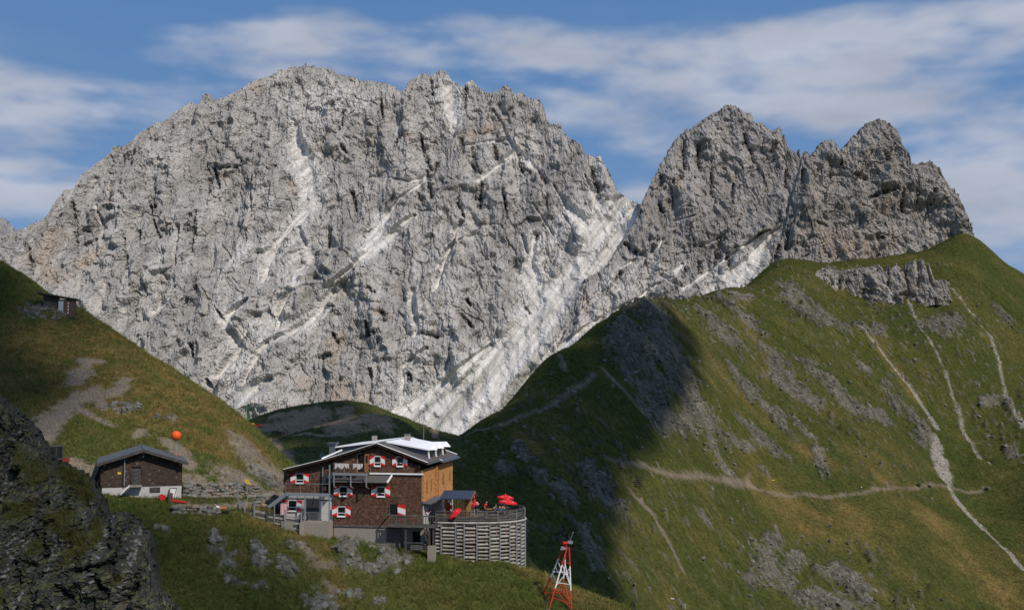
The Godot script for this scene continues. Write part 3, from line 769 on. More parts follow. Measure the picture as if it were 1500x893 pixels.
func ground() -> void:
	var turf := gray_texture(15, 0.03, FastNoiseLite.FRACTAL_FBM, 0.62, 1.0, 512, 6)
	T.turf = turf
	var clumps := gray_texture(19, 0.05, FastNoiseLite.FRACTAL_RIDGED, 0.0, 1.0, 512, 4)
	T.clumps = clumps
	var far_turf := mat("mountain turf", Color(1, 1, 1), 1.0, turf, 1.0 / 26.0, clumps, 40.0, true)
	var near_turf := mat("alpine grass", Color(1, 1, 1), 1.0, turf, 1.0 / 5.0, clumps, 9.0, true)
	far_turf.metallic_specular = 0.1
	near_turf.metallic_specular = 0.1
	var green := Color(0.076, 0.098, 0.028)
	var olive := Color(0.108, 0.112, 0.034)
	var straw := Color(0.26, 0.19, 0.07)
	# valley floor, far below
	var flat := PlaneMesh.new()
	flat.size = Vector2(9000, 9000)
	var v := structure("valley_floor", flat, mat("valley turf", Color(0.09, 0.11, 0.04), 1.0))
	v.position = Vector3(0, -230, -3000)
	# the grassy ridge across the valley
	ridge = new_ground(survey([[683, 639, 432], [725, 601, 455], [770, 571, 478], [802, 524, 500], [832, 506, 520], [859, 490, 535], [900, 458, 570], [927, 446, 595], [969, 442, 625], [1021, 440, 680], [1048, 434, 710], [1075, 422, 735], [1087, 427, 745], [1122, 402, 790], [1152, 382, 826], [1200, 388, 838], [1260, 386, 850], [1315, 376, 862], [1370, 365, 866], [1423, 347, 874], [1462, 379, 884], [1499, 403, 890], [1560, 440, 880], [1700, 500, 860],
		[683, 665, 470], [770, 610, 530], [859, 540, 600], [969, 490, 720], [1048, 470, 800], [1122, 430, 860], [1260, 410, 960], [1370, 410, 970], [1462, 440, 1000], [1560, 490, 990], [1700, 560, 980], [600, 700, 460], [1200, 430, 1050], [1320, 400, 910], [1410, 385, 925], [1000, 560, 900],
		[700, 670, 412], [700, 740, 375], [700, 820, 340], [700, 893, 315], [640, 680, 400], [620, 760, 350], [620, 860, 310], [800, 600, 455], [800, 680, 412], [800, 760, 378], [800, 893, 332], [900, 540, 510], [900, 620, 468], [900, 700, 432], [900, 800, 392], [900, 893, 360], [980, 500, 572], [985, 560, 532], [985, 640, 490], [975, 720, 450], [965, 800, 415], [960, 893, 380], [960, 960, 355], [1100, 480, 690], [1100, 560, 620], [1100, 640, 565], [1100, 720, 515], [1100, 800, 470], [1100, 893, 425], [1100, 960, 395], [1250, 440, 795], [1250, 520, 715], [1250, 600, 640], [1250, 712, 560], [1250, 800, 508], [1250, 893, 460], [1250, 960, 425], [1370, 420, 810], [1370, 500, 745], [1370, 620, 690], [1370, 712, 600], [1380, 800, 535], [1390, 893, 480], [1440, 420, 815], [1440, 520, 748], [1440, 640, 690], [1440, 760, 600], [1450, 893, 490], [1500, 450, 832], [1500, 560, 745], [1500, 680, 640], [1500, 800, 565], [1500, 893, 500], [1600, 560, 720], [1600, 700, 600], [1600, 893, 480], [800, 980, 300], [1400, 1000, 430]]), -75.0, 560.0, -296.0, -1060.0, 1.25, 12)
	var fall := hit(ridge, 1200, 690, 300, 1100) - hit(ridge, 985, 480, 300, 1100)
	var fd := Vector2(fall.x, fall.z).normalized()
	for i in ridge.ni:
		var x := ridge.x0 + ridge.cell * i
		for j in ridge.nj:
			var z := ridge.z0 - ridge.cell * j
			var across := x * fd.y - z * fd.x
			var down := x * fd.x + z * fd.y
			var warp := n_warp.get_noise_2d(x * 0.5, z * 0.5) * 9.0
			var o := i * ridge.nj + j
			var rib := n_rib.get_noise_2d((across + warp) * 0.75, down * 0.10)
			var fold := n_big.get_noise_2d((across + warp) * 1.3 + 400.0, down * 0.25)
			ridge.h[o] += minf(1.5, rib * 9.0 + fold * 17.0) * smoothstep(20.0, 110.0, x) * smoothstep(0.0, 60.0, -z - 400.0)
			ridge.straw[o] += maxf(0.0, rib - 0.25) * 0.35
	for s in [[[955, 455, 10], [970, 500, 16], [985, 545, 20], [1010, 590, 16], [1035, 612, 8]], [[930, 480, 10], [922, 530, 12], [950, 565, 14]], [[1040, 468, 8], [1062, 492, 11], [1080, 502, 6]], [[1060, 440, 5], [1090, 462, 10], [1112, 482, 6]], [[1160, 428, 10], [1176, 450, 14], [1200, 458, 9]], [[1215, 465, 4], [1240, 482, 4]], [[1075, 545, 3.5], [1090, 572, 5], [1102, 592, 3]], [[1100, 575, 4], [1140, 605, 5]], [[1090, 618, 4], [1115, 645, 7], [1152, 672, 4]], [[1120, 600, 4], [1140, 624, 4], [1162, 642, 2.5]], [[1155, 605, 2.5], [1180, 630, 3], [1196, 652, 3], [1206, 692, 4]], [[1050, 660, 4], [1066, 690, 5]], [[1070, 645, 2.5], [1100, 657, 2.5]], [[1122, 690, 3]], [[1130, 520, 8], [1150, 560, 9], [1190, 590, 7]], [[1185, 530, 7], [1215, 560, 9], [1240, 590, 8], [1292, 612, 6]], [[1268, 540, 5]], [[1310, 590, 6], [1342, 612, 6]], [[1300, 570, 4]], [[1138, 788, 2.5], [1122, 830, 5], [1096, 856, 3]], [[1172, 810, 3], [1150, 852, 4]], [[1160, 872, 5], [1190, 882, 7], [1232, 882, 7]], [[1210, 840, 5], [1250, 850, 7], [1262, 880, 6]], [[1275, 820, 3]], [[870, 700, 6], [880, 722, 7]], [[830, 730, 5]], [[760, 655, 3], [770, 670, 3]], [[1370, 482, 9], [1400, 470, 7]], [[1440, 592, 3], [1472, 582, 3], [1482, 604, 3]], [[1480, 662, 6]], [[1260, 480, 5], [1292, 482, 5]], [[1470, 460, 7]], [[1075, 432, 4], [1100, 436, 4]], [[860, 790, 5], [872, 830, 4]], [[940, 600, 4], [960, 620, 5], [1010, 625, 4]], [[1030, 755, 3]], [[1010, 770, 2]], [[1000, 640, 3]], [[1360, 640, 4], [1345, 645, 4]], [[1230, 400, 8], [1280, 402, 8]], [[740, 690, 4]], [[790, 700, 4]]]:
		ridge.stroke("rock", ground_line(ridge, s, 300, 1100), 0.66)
	for s in [[[960, 440, 30], [1020, 600, 24]], [[1080, 500, 40], [1200, 600, 40]], [[1200, 470, 40], [1400, 470, 40]], [[1100, 820, 30], [1260, 870, 30]], [[1420, 560, 40], [1490, 620, 30]], [[860, 640, 30], [870, 800, 30]]]:
		ridge.stroke("rock", ground_line(ridge, s, 300, 1100), 0.13)
	for s in [[[1258, 478, 0.9], [1300, 525, 0.9], [1330, 560, 0.936], [1360, 605, 1.296], [1371, 624, 2.16]], [[1371, 640, 1.44], [1374, 660, 3.6], [1380, 685, 5.04], [1386, 704, 2.88]], [[1388, 708, 1.08], [1403, 736, 2.16], [1432, 765, 2.16], [1445, 778, 0.9]], [[1445, 778, 0.9], [1500, 835, 0.9]]]:
		ridge.stroke("bare", ground_line(ridge, s, 300, 1100), 0.85)
	for s in [[[1330, 440, 0.9], [1350, 482, 1.008], [1376, 526, 1.008], [1393, 570, 1.008], [1405, 602, 1.296], [1412, 630, 1.296], [1426, 652, 1.296], [1450, 682, 0.9]], [[1395, 425, 0.9], [1432, 470, 0.9], [1450, 490, 1.44], [1464, 530, 1.152], [1474, 580, 1.152], [1490, 612, 2.16], [1502, 628, 2.16]], [[1322, 430, 1.08], [1338, 440, 1.44]]]:
		ridge.stroke("bare", ground_line(ridge, s, 300, 1100), 0.5)
	for s in [[[685, 637, 0.9375], [741, 621, 0.9375], [782, 609, 0.9375], [810, 593, 0.9375], [832, 581, 0.975], [859, 561, 0.9375], [872, 545, 0.9375]], [[884, 541, 1.17], [906, 567, 1.17], [925, 589, 1.17], [942, 608, 0.9375]], [[887, 672, 0.9375], [910, 679, 0.9375], [936, 684, 0.9375], [964, 687, 0.9375], [994, 697, 0.9375], [1028, 700, 0.9375], [1061, 707, 0.975], [1095, 712, 0.975], [1121, 719, 0.9375], [1173, 722, 0.9375], [1222, 724, 0.9375], [1262, 720, 0.9375], [1299, 715, 0.9375], [1340, 711, 0.9375], [1400, 716, 0.9375], [1450, 716, 0.9375]], [[925, 720, 1.17], [945, 740, 1.462], [958, 751, 0.9375]], [[960, 760, 0.975], [975, 780, 1.462], [985, 797, 0.975], [1000, 830, 0.9375]], [[820, 520, 0.975], [828, 545, 0.975]], [[1060, 703, 1.56], [1100, 709, 1.755]]]:
		ridge.stroke("soil", ground_line(ridge, s, 300, 1100), 0.95)
	for s in [[[985, 460, 6], [1020, 510, 7], [1070, 555, 7], [1130, 620, 7], [1200, 672, 9]], [[1085, 460, 4], [1120, 520, 5], [1170, 582, 4]], [[1290, 690, 14], [1400, 800, 16], [1490, 890, 16]], [[1280, 500, 4], [1340, 580, 5]], [[760, 640, 5], [860, 720, 6]], [[1150, 740, 20], [1260, 770, 16]]]:
		ridge.stroke("straw", ground_line(ridge, s, 300, 1100), 0.6)
	roughen(ridge, 1.0, 2.6, 4.0)
	structure("grassy_ridge", ground_mesh(ridge, 1.0, green, olive, straw, Color(0.44, 0.405, 0.345), Color(0.20, 0.187, 0.150)), far_turf)
	var band := new_face(776.0, 0.28, [[1186, 428], [1194, 402], [1204, 396], [1216, 394], [1226, 400], [1232, 412], [1238, 398], [1252, 396], [1268, 393], [1286, 390], [1299, 387], [1301, 404], [1304, 396], [1312, 389], [1325, 388], [1327, 408], [1329, 398], [1332, 386], [1342, 382], [1345, 396], [1347, 381], [1357, 380], [1360, 404], [1366, 414], [1384, 412], [1390, 420]], [[1100, 462], [1250, 462], [1330, 452], [1360, 448], [1500, 448]], 0.6, 70)
	for s in [[[1327, 392, 1.5], [1327, 425, 1.5]], [[1345, 385, 1.5], [1342, 420, 1.5]], [[1301, 392, 1.5], [1301, 425, 1.5]], [[1232, 405, 2], [1230, 430, 2]]]:
		band.stroke("carve", face_line(band, s), 16.0)
	for s in [[[1240, 425, 6], [1215, 432, 6]], [[1305, 425, 4]], [[1352, 420, 3], [1335, 423, 3]]]:
		band.stroke("ochre", face_line(band, s), 0.5)
	for s in [[[1262, 402, 4], [1255, 420, 3]], [[1305, 400, 3], [1304, 415, 3]], [[1232, 410, 3]]]:
		band.stroke("green", face_line(band, s), 0.8)
	structure("cliff_band", face_mesh(band, 0.3, 1.0, Color(0.36, 0.335, 0.30), 1.0, 1.0, 5200.0), M["grey limestone"])
	# the saddle with its mound
	saddle = new_ground(survey([[430, 705, 160], [400, 664, 270], [385, 643, 380], [440, 646, 360], [500, 641, 382], [560, 633, 395], [500, 682, 250], [560, 695, 250], [620, 695, 280], [640, 668, 340], [600, 650, 372], [650, 647, 412], [690, 642, 432], [700, 674, 412], [640, 730, 260], [560, 770, 170], [480, 750, 170], [640, 800, 190], [376, 622, 405], [400, 607, 412], [440, 598, 418], [480, 592, 422], [530, 592, 425], [570, 604, 426], [610, 620, 428], [640, 632, 428], [662, 639, 430], [360, 642, 400], [300, 640, 420], [480, 630, 470], [400, 650, 465], [570, 660, 475], [640, 680, 475], [300, 700, 470], [400, 641, 389], [450, 640, 389], [520, 636, 396], [580, 633, 408], [300, 720, 200], [330, 680, 300], [250, 660, 380], [700, 765, 375], [700, 855, 330], [800, 810, 370], [720, 960, 250], [800, 1020, 205], [850, 1080, 170], [640, 870, 165], [760, 800, 300]]), -150.0, 20.0, -150.0, -480.0, 1.0, 8)
	for s in [[[390, 628, 5], [410, 622, 6], [440, 616, 7], [470, 604, 5]], [[400, 610, 3], [430, 604, 4]], [[460, 598, 4], [480, 620, 5], [500, 632, 4]], [[505, 600, 4], [535, 615, 6], [560, 622, 4]], [[430, 632, 5], [520, 628, 4]], [[450, 610, 8], [540, 612, 8]]]:
		saddle.stroke("bare", ground_line(saddle, s, 200, 480), 0.62)
	for s in [[[376, 640, 2.5], [388, 646, 2], [402, 660, 1.8], [422, 686, 1.6]], [[430, 638, 0.8], [480, 638, 0.8], [520, 633, 0.8], [565, 624, 0.8]], [[636, 640, 1.2], [640, 628, 1.0]]]:
		saddle.stroke("bare", ground_line(saddle, s, 160, 480), 0.95)
	for s in [[[510, 598, 1.2], [516, 604, 1.2]], [[640, 660, 3]], [[430, 690, 2]], [[470, 672, 1]]]:
		saddle.stroke("rock", ground_line(saddle, s, 160, 480), 0.8)
	roughen(saddle, 0.5, 0.8, 1.6)
	structure("saddle_ground", ground_mesh(saddle, 0.5, green, olive, straw, Color(0.42, 0.315, 0.21), Color(0.2, 0.2, 0.18)), mat("saddle turf", Color(1, 1, 1), 1.0, turf, 1.0 / 14.0, clumps, 22.0, true))
	# the hut's own hillside
	near = new_ground([Vector3(12, -58, -152), Vector3(26, -72, -150), Vector3(0, -52, -182), Vector3(26, -85, -226), Vector3(-22, -42, -200), Vector3(-45, -38, -226), Vector3(26, -52, -120), Vector3(26, -40, -95), Vector3(-70, -25, -226)] + survey([[150, 716, 121], [205, 725, 120.5], [262, 738, 120], [330, 746, 121], [420, 738, 126], [330, 728, 126.5], [400, 722, 131], [330, 690, 131], [300, 650, 139], [250, 600, 150], [200, 560, 158], [150, 520, 166], [100, 475, 177], [50, 430, 186], [0, 388, 192], [110, 450, 182], [200, 512, 175], [260, 548, 170], [310, 578, 166], [350, 606, 162], [390, 650, 156], [418, 692, 148], [370, 660, 146], [380, 700, 139], [200, 550, 196], [110, 490, 206], [310, 620, 188], [0, 430, 220], [390, 690, 178], [430, 730, 172], [260, 590, 195], [350, 650, 184], [-100, 340, 196], [-100, 480, 172], [-100, 600, 142], [-100, 700, 118], [50, 622, 138], [0, 560, 152], [0, 480, 170], [60, 520, 164], [130, 600, 148], [100, 662, 131], [60, 690, 124], [150, 745, 114.5], [250, 772, 115.2], [350, 778, 116.5], [300, 830, 110], [200, 830, 107], [400, 800, 115], [445, 779, 121], [400, 893, 105], [300, 893, 103], [200, 893, 100], [480, 893, 104.5], [560, 893, 107], [650, 893, 108], [560, 845, 113], [640, 832, 114.6], [500, 783, 120], [600, 807, 118.2], [700, 819, 117.2], [735, 829, 117.2], [760, 832, 118.4], [700, 860, 112], [760, 893, 108.5], [838, 897, 108.2], [795, 866, 111.6], [800, 846, 117], [850, 866, 116], [900, 887, 115], [950, 910, 114], [800, 900, 126], [850, 930, 126], [950, 980, 125], [770, 870, 130], [600, 960, 96], [400, 960, 95], [200, 960, 92], [800, 960, 98], [950, 990, 101], [560, 800, 127], [540, 790, 134], [480, 765, 134], [600, 800, 138], [640, 815, 127], [700, 838, 126], [640, 820, 140], [500, 730, 150], [560, 780, 150], [0, 700, 100], [0, 800, 88], [100, 893, 85], [720, 930, 140], [1000, 1080, 120], [640, 900, 170], [560, 860, 182], [480, 810, 195], [430, 770, 188], [720, 980, 175], [850, 1050, 150], [1000, 1150, 140], [850, 970, 130], [780, 910, 130]]), -118.0, 26.0, -84.0, -226.0, 0.45, 10)
	for s in [[[60, 642, 1.76], [75, 612, 2.08], [105, 591, 1.76], [122, 580, 1.44], [150, 580, 1.28], [172, 571, 1.28], [186, 556, 0.96]], [[108, 562, 1.28], [120, 546, 1.76], [126, 532, 0.72]], [[118, 528, 0.8], [150, 530, 0.64]], [[118, 601, 0.72], [150, 618, 0.56], [168, 625, 0.4]], [[140, 572, 1.28], [152, 602, 0.64]], [[264, 742, 0.8], [330, 743, 0.72], [380, 739, 0.88], [425, 730, 1.44], [440, 740, 1.2]], [[200, 640, 0.64], [206, 634, 0.96]], [[235, 645, 0.64], [262, 660, 1.28], [275, 680, 1.12]], [[105, 676, 1.12], [130, 688, 1.76], [145, 700, 1.28]], [[300, 741, 0.8], [380, 736, 0.96], [420, 727, 1.28]]]:
		near.stroke("bare", ground_line(near, s, 84, 220), 0.85)
	for s in [[[352, 642, 2], [370, 672, 3.2], [392, 705, 2.4]], [[336, 692, 2.4], [362, 712, 3]], [[330, 706, 1.5]], [[270, 700, 2], [300, 705, 2]], [[400, 690, 2.4]]]:
		near.stroke("bare", ground_line(near, s, 84, 220), 0.6)
	for s in [[[440, 800, 0.8], [468, 828, 1.1], [492, 824, 0.5]], [[478, 850, 0.6], [492, 885, 0.5]]]:
		near.stroke("soil", ground_line(near, s, 84, 220), 0.6)
	for s in [[[168, 598, 1.2], [186, 600, 2.0]], [[25, 398, 1.6], [46, 412, 2]], [[56, 455, 2.6], [82, 456, 2.4]], [[55, 415, 2], [90, 435, 2.4]], [[312, 785, 0.5], [322, 810, 1.0], [336, 826, 1.0]], [[372, 803, 0.6], [386, 826, 1.0]], [[357, 815, 0.3]], [[414, 820, 0.7], [426, 841, 1.0]], [[458, 878, 1.3], [466, 892, 1.4]], [[502, 775, 1.2], [520, 790, 1.7], [505, 812, 1.0]], [[560, 806, 1.0], [570, 826, 1.3], [550, 832, 1.0]], [[512, 825, 1.2], [536, 832, 0.8]], [[590, 822, 0.8]], [[380, 690, 2], [398, 715, 1.6]], [[232, 775, 0.4], [245, 776, 0.4]], [[330, 845, 0.5], [385, 862, 0.5]], [[500, 868, 0.6], [528, 876, 0.6]], [[555, 886, 0.6]], [[215, 640, 0.3]], [[230, 614, 0.6]], [[248, 618, 0.7], [256, 616, 0.6]], [[428, 800, 1.0]]]:
		near.stroke("rock", ground_line(near, s, 84, 220), 0.56)
	for s in [[[130, 480, 5], [210, 535, 6], [290, 590, 6], [360, 650, 5], [405, 700, 3]], [[380, 760, 2], [430, 790, 2]], [[770, 840, 1.5], [860, 880, 2]], [[470, 800, 1], [500, 880, 1]], [[0, 540, 12], [60, 520, 14], [150, 540, 14], [250, 600, 10], [330, 660, 6]]]:
		near.stroke("straw", ground_line(near, s, 84, 220), 0.75)
	roughen(near, 0.18, 0.5, 0.95)
	structure("hut_hillside", ground_mesh(near, 0.18, Color(0.105, 0.142, 0.037), Color(0.155, 0.152, 0.048), straw, Color(0.345, 0.285, 0.21), Color(0.21, 0.205, 0.17)), near_turf)
	# the crag at the edge of the camera stand
	var c := new_face(63.0, 0.8, [[-80, 545], [0, 590], [11, 600], [18, 610], [34, 621], [47, 630], [54, 646], [63, 664], [81, 686], [100, 690], [125, 705], [133, 722], [150, 748], [160, 757], [179, 755], [190, 757], [202, 769], [211, 783], [213, 815], [218, 837], [224, 858], [247, 882], [262, 905], [275, 930]], [[-200, 960], [600, 960]], 0.055, 280)
	for s in [[[60, 700, 10], [30, 660, 8]], [[130, 800, 10], [110, 815, 8]], [[60, 800, 9]], [[95, 694, 14], [115, 708, 12], [130, 735, 8]], [[100, 765, 16], [80, 755, 12], [125, 790, 10]], [[40, 745, 14], [15, 738, 12]], [[145, 765, 6], [150, 790, 6]], [[180, 845, 8]], [[10, 870, 14]], [[10, 820, 10]]]:
		c.stroke("green", face_line(c, s), 0.95)
	for s in [[[72, 735, 3], [70, 790, 4], [75, 860, 4]], [[95, 840, 4], [110, 870, 5]], [[150, 840, 5], [160, 870, 6]], [[165, 770, 3], [163, 800, 3]], [[100, 838, 4], [150, 825, 4], [172, 820, 4]], [[185, 880, 6], [200, 860, 5]], [[35, 820, 4], [40, 850, 4]], [[20, 690, 5], [40, 700, 4]]]:
		c.stroke("carve", face_line(c, s), 16.0)
	structure("lichen_crag", face_mesh(c, 0.034, 1.5, Color(0.062, 0.065, 0.055), 0.7, 2.2, 3300.0, 1.0), mat("lichened gneiss", Color(1, 1, 1), 0.9, T.detail, 1.0 / 1.6, T.rough, 5.0, true))
	T.crag = c
	T.crag_pos = last_pos

# ---------------------------------------------------------------- clouds that shade parts of the slopes
func clouds() -> void:
	var puff := SphereMesh.new()
	puff.radius = 1.0
	puff.height = 1.6
	puff.radial_segments = 10
	puff.rings = 6
	var white := mat("cloud vapour", Color(0.85, 0.86, 0.88), 1.0)
	rng.seed = 77
	var crag_pts := []
	for bank in [
		[ridge, [[690, 640], [860, 478], [960, 425], [972, 437], [985, 470], [998, 495], [1010, 525], [1010, 555], [980, 600], [945, 645], [898, 690], [885, 750], [890, 893], [640, 893], [620, 650]], 300.0, 700.0, 3000, 6.0, 12.0],
		[saddle, [[372, 590], [480, 580], [600, 600], [700, 640], [640, 760], [520, 700], [440, 690], [400, 650]], 200.0, 470.0, 170, 9.0, 4.0],
		[near, [[-150, 690], [60, 700], [150, 735], [250, 770], [340, 800], [440, 893], [440, 990], [-150, 990]], 84.0, 200.0, 75, 4.0, 20.0],
		[near, [[-120, 370], [40, 395], [120, 470], [140, 540], [70, 620], [-120, 640]], 84.0, 215.0, 60, 5.0, 20.0],
		[null, [[-80, 560], [20, 600], [100, 690], [200, 760], [250, 893], [-80, 893]], 57.0, 57.0, 90, 1.5, 10.0]]:
		var places := []
		var poly := PackedVector2Array()
		for p in bank[1]:
			poly.append(Vector2(p[0], p[1]))
		var lo := Vector2(1e9, 1e9)
		var hi := -lo
		for p in poly:
			lo = lo.min(p)
			hi = hi.max(p)
		for i in bank[4]:
			var p := Vector2(rng.randf_range(lo.x, hi.x), rng.randf_range(lo.y, hi.y))
			if Geometry2D.is_point_in_polygon(p, poly):
				p += Vector2(rng.randfn(0, 1), rng.randfn(0, 1)) * bank[6]
				var q := (hit(bank[0], p.x, p.y, bank[2], bank[3]) if bank[0] else at(p.x, p.y, bank[2])) + sun_to * (1500.0 + rng.randf_range(-60.0, 60.0))
				places.append(Transform3D(Basis().scaled(Vector3.ONE * bank[5] * rng.randf_range(0.6, 1.3)), q))
		var o := scatter("cloud", puff, white, places, [])
		o.set_meta("label", "cumulus overhead, out of the frame")

# ---------------------------------------------------------------- shapes
class Shape:
	var v := PackedVector3Array()
	var n := PackedVector3Array()
	var c := PackedColorArray()
	var col := Color(1, 1, 1)
	func tri(a: Vector3, b: Vector3, d: Vector3) -> void:
		# counter-clockwise seen from outside
		var m := (b - a).cross(d - a).normalized()
		for p in [a, d, b]:
			v.append(p)
			n.append(m)
			c.append(col)
	func quad(a: Vector3, b: Vector3, d: Vector3, e: Vector3) -> void:
		tri(a, b, d)
		tri(a, d, e)
	func box(lo: Vector3, hi: Vector3, t := Transform3D()) -> void:
		var p := []
		for k in 8:
			p.append(t * Vector3(hi.x if k & 1 else lo.x, hi.y if k & 2 else lo.y, hi.z if k & 4 else lo.z))
		for f in [[4, 5, 7, 6], [1, 0, 2, 3], [5, 1, 3, 7], [0, 4, 6, 2], [6, 7, 3, 2], [0, 1, 5, 4]]:
			quad(p[f[0]], p[f[1]], p[f[2]], p[f[3]])
	func bar(a: Vector3, b: Vector3, w: float, h := -1.0, up := Vector3.UP) -> void:
		# a straight bar of rectangular section
		if h < 0.0:
			h = w
		var z := (b - a).normalized()
		if absf(z.dot(up)) > 0.98:
			up = Vector3.RIGHT
		var x := up.cross(z).normalized()
		var y := z.cross(x)
		box(Vector3(-w * 0.5, -h * 0.5, 0), Vector3(w * 0.5, h * 0.5, a.distance_to(b)), Transform3D(Basis(x, y, z), a))
	func tube(a: Vector3, b: Vector3, r0: float, r1: float, seg := 8, caps := true) -> void:
		var z := (b - a).normalized()
		var x := (Vector3.UP if absf(z.y) < 0.9 else Vector3.RIGHT).cross(z).normalized()
		var y := z.cross(x)
		for i in seg:
			var t0 := TAU * i / seg
			var t1 := TAU * (i + 1) / seg
			var u0 := x * cos(t0) + y * sin(t0)
			var u1 := x * cos(t1) + y * sin(t1)
			var p := [a + u0 * r0, a + u1 * r0, b + u1 * r1, b + u0 * r1]
			var nn := [u0, u1, u1, u0]
			for k in [0, 2, 1, 0, 3, 2]:
				v.append(p[k])
				n.append(nn[k])
				c.append(col)
			if caps:
				tri(a, p[1], p[0])
				tri(b, p[3], p[2])
	func prism(poly: PackedVector2Array, z0: float, z1: float, t := Transform3D()) -> void:
		# polygon in x and y, counter-clockwise, extruded from z0 (back) to z1 (front)
		var ids := Geometry2D.triangulate_polygon(poly)
		for k in range(0, ids.size(), 3):
			var q := []
			for m in 3:
				q.append(poly[ids[k + m]])
			if (q[1] - q[0]).cross(q[2] - q[0]) < 0.0:
				q.reverse()
			tri(t * Vector3(q[0].x, q[0].y, z1), t * Vector3(q[1].x, q[1].y, z1), t * Vector3(q[2].x, q[2].y, z1))
			tri(t * Vector3(q[0].x, q[0].y, z0), t * Vector3(q[2].x, q[2].y, z0), t * Vector3(q[1].x, q[1].y, z0))
		for k in poly.size():
			var a := poly[k]
			var b := poly[(k + 1) % poly.size()]
			quad(t * Vector3(a.x, a.y, z1), t * Vector3(a.x, a.y, z0), t * Vector3(b.x, b.y, z0), t * Vector3(b.x, b.y, z1))
	func ball(at_: Vector3, r: Vector3, seg := 16, rings := 10) -> void:
		for j in rings:
			for i in seg:
				var q := []
				for k in [[i, j], [i + 1, j], [i + 1, j + 1], [i, j + 1]]:
					var a: float = TAU * k[0] / seg
					var e: float = PI * k[1] / rings - PI * 0.5
					q.append(Vector3(cos(a) * cos(e), sin(e), -sin(a) * cos(e)))
				for k in [0, 2, 1, 0, 3, 2]:
					v.append(at_ + q[k] * r)
					n.append((q[k] / r).normalized())
					c.append(col)
	func mesh() -> ArrayMesh:
		var arr := []
		arr.resize(Mesh.ARRAY_MAX)
		arr[Mesh.ARRAY_VERTEX] = v
		arr[Mesh.ARRAY_NORMAL] = n
		arr[Mesh.ARRAY_COLOR] = c
		var am := ArrayMesh.new()
		am.add_surface_from_arrays(Mesh.PRIMITIVE_TRIANGLES, arr)
		return am

func box_part(called: String, lo: Vector3, hi: Vector3, m: Material, parent: Node) -> MeshInstance3D:
	var s := Shape.new()
	s.box(lo, hi)
	return part(called, s.mesh(), m, parent)

func bar_part(called: String, a: Vector3, b: Vector3, w: float, m: Material, parent: Node, h := -1.0) -> MeshInstance3D:
	var s := Shape.new()
	s.bar(a, b, w, h)
	return part(called, s.mesh(), m, parent)

func tube_part(called: String, a: Vector3, b: Vector3, r0: float, r1: float, m: Material, parent: Node, seg := 8) -> MeshInstance3D:
	var s := Shape.new()
	s.tube(a, b, r0, r1, seg)
	return part(called, s.mesh(), m, parent)

func poly2(a: Array) -> PackedVector2Array:
	var out := PackedVector2Array()
	for p in a:
		out.append(Vector2(p[0], p[1]))
	return out

func shingles(poly: PackedVector2Array, holes: Array, w: float, h: float, tint: Color, spread: float, t: Transform3D) -> ArrayMesh:
	# split shingles laid in courses over a polygon in x and y; each one wedge-shaped
	var s := Shape.new()
	var lo := Vector2(1e9, 1e9)
	var hi := -lo
	for p in poly:
		lo = lo.min(p)
		hi = hi.max(p)
	var row := 0
	var y := lo.y
	while y < hi.y:
		var x := lo.x - w * rng.randf()
		while x < hi.x:
			var ww := w * rng.randf_range(0.7, 1.35)
			var mid := Vector2(x + ww * 0.5, y + h * 0.5)
			var ok := Geometry2D.is_point_in_polygon(mid, poly)
			for q in holes:
				if mid.x > q.position.x and mid.x < q.end.x and mid.y > q.position.y and mid.y < q.end.y:
					ok = false
			if ok:
				var k := 1.0 + rng.randf_range(-spread, spread)
				s.col = Color(tint.r * k, tint.g * k * rng.randf_range(0.96, 1.04), tint.b * k * rng.randf_range(0.9, 1.1))
				if rng.randf() < 0.04:
					s.col = s.col.lerp(Color(0.3, 0.29, 0.27), 0.5)
				var x0 := maxf(x + 0.004, lo.x)
				var x1 := minf(x + ww - 0.004, hi.x)
				var out := 0.035 + rng.randf() * 0.015
				var a := t * Vector3(x0, y, out)
				var b := t * Vector3(x1, y, out)
				var e := t * Vector3(x1, minf(y + h * 1.1, hi.y), 0.008)
				var f := t * Vector3(x0, minf(y + h * 1.1, hi.y), 0.008)
				s.quad(a, b, e, f)
				s.quad(t * Vector3(x0, y, 0), t * Vector3(x1, y, 0), b, a)
			x += ww
		y += h
		row += 1
	return s.mesh()

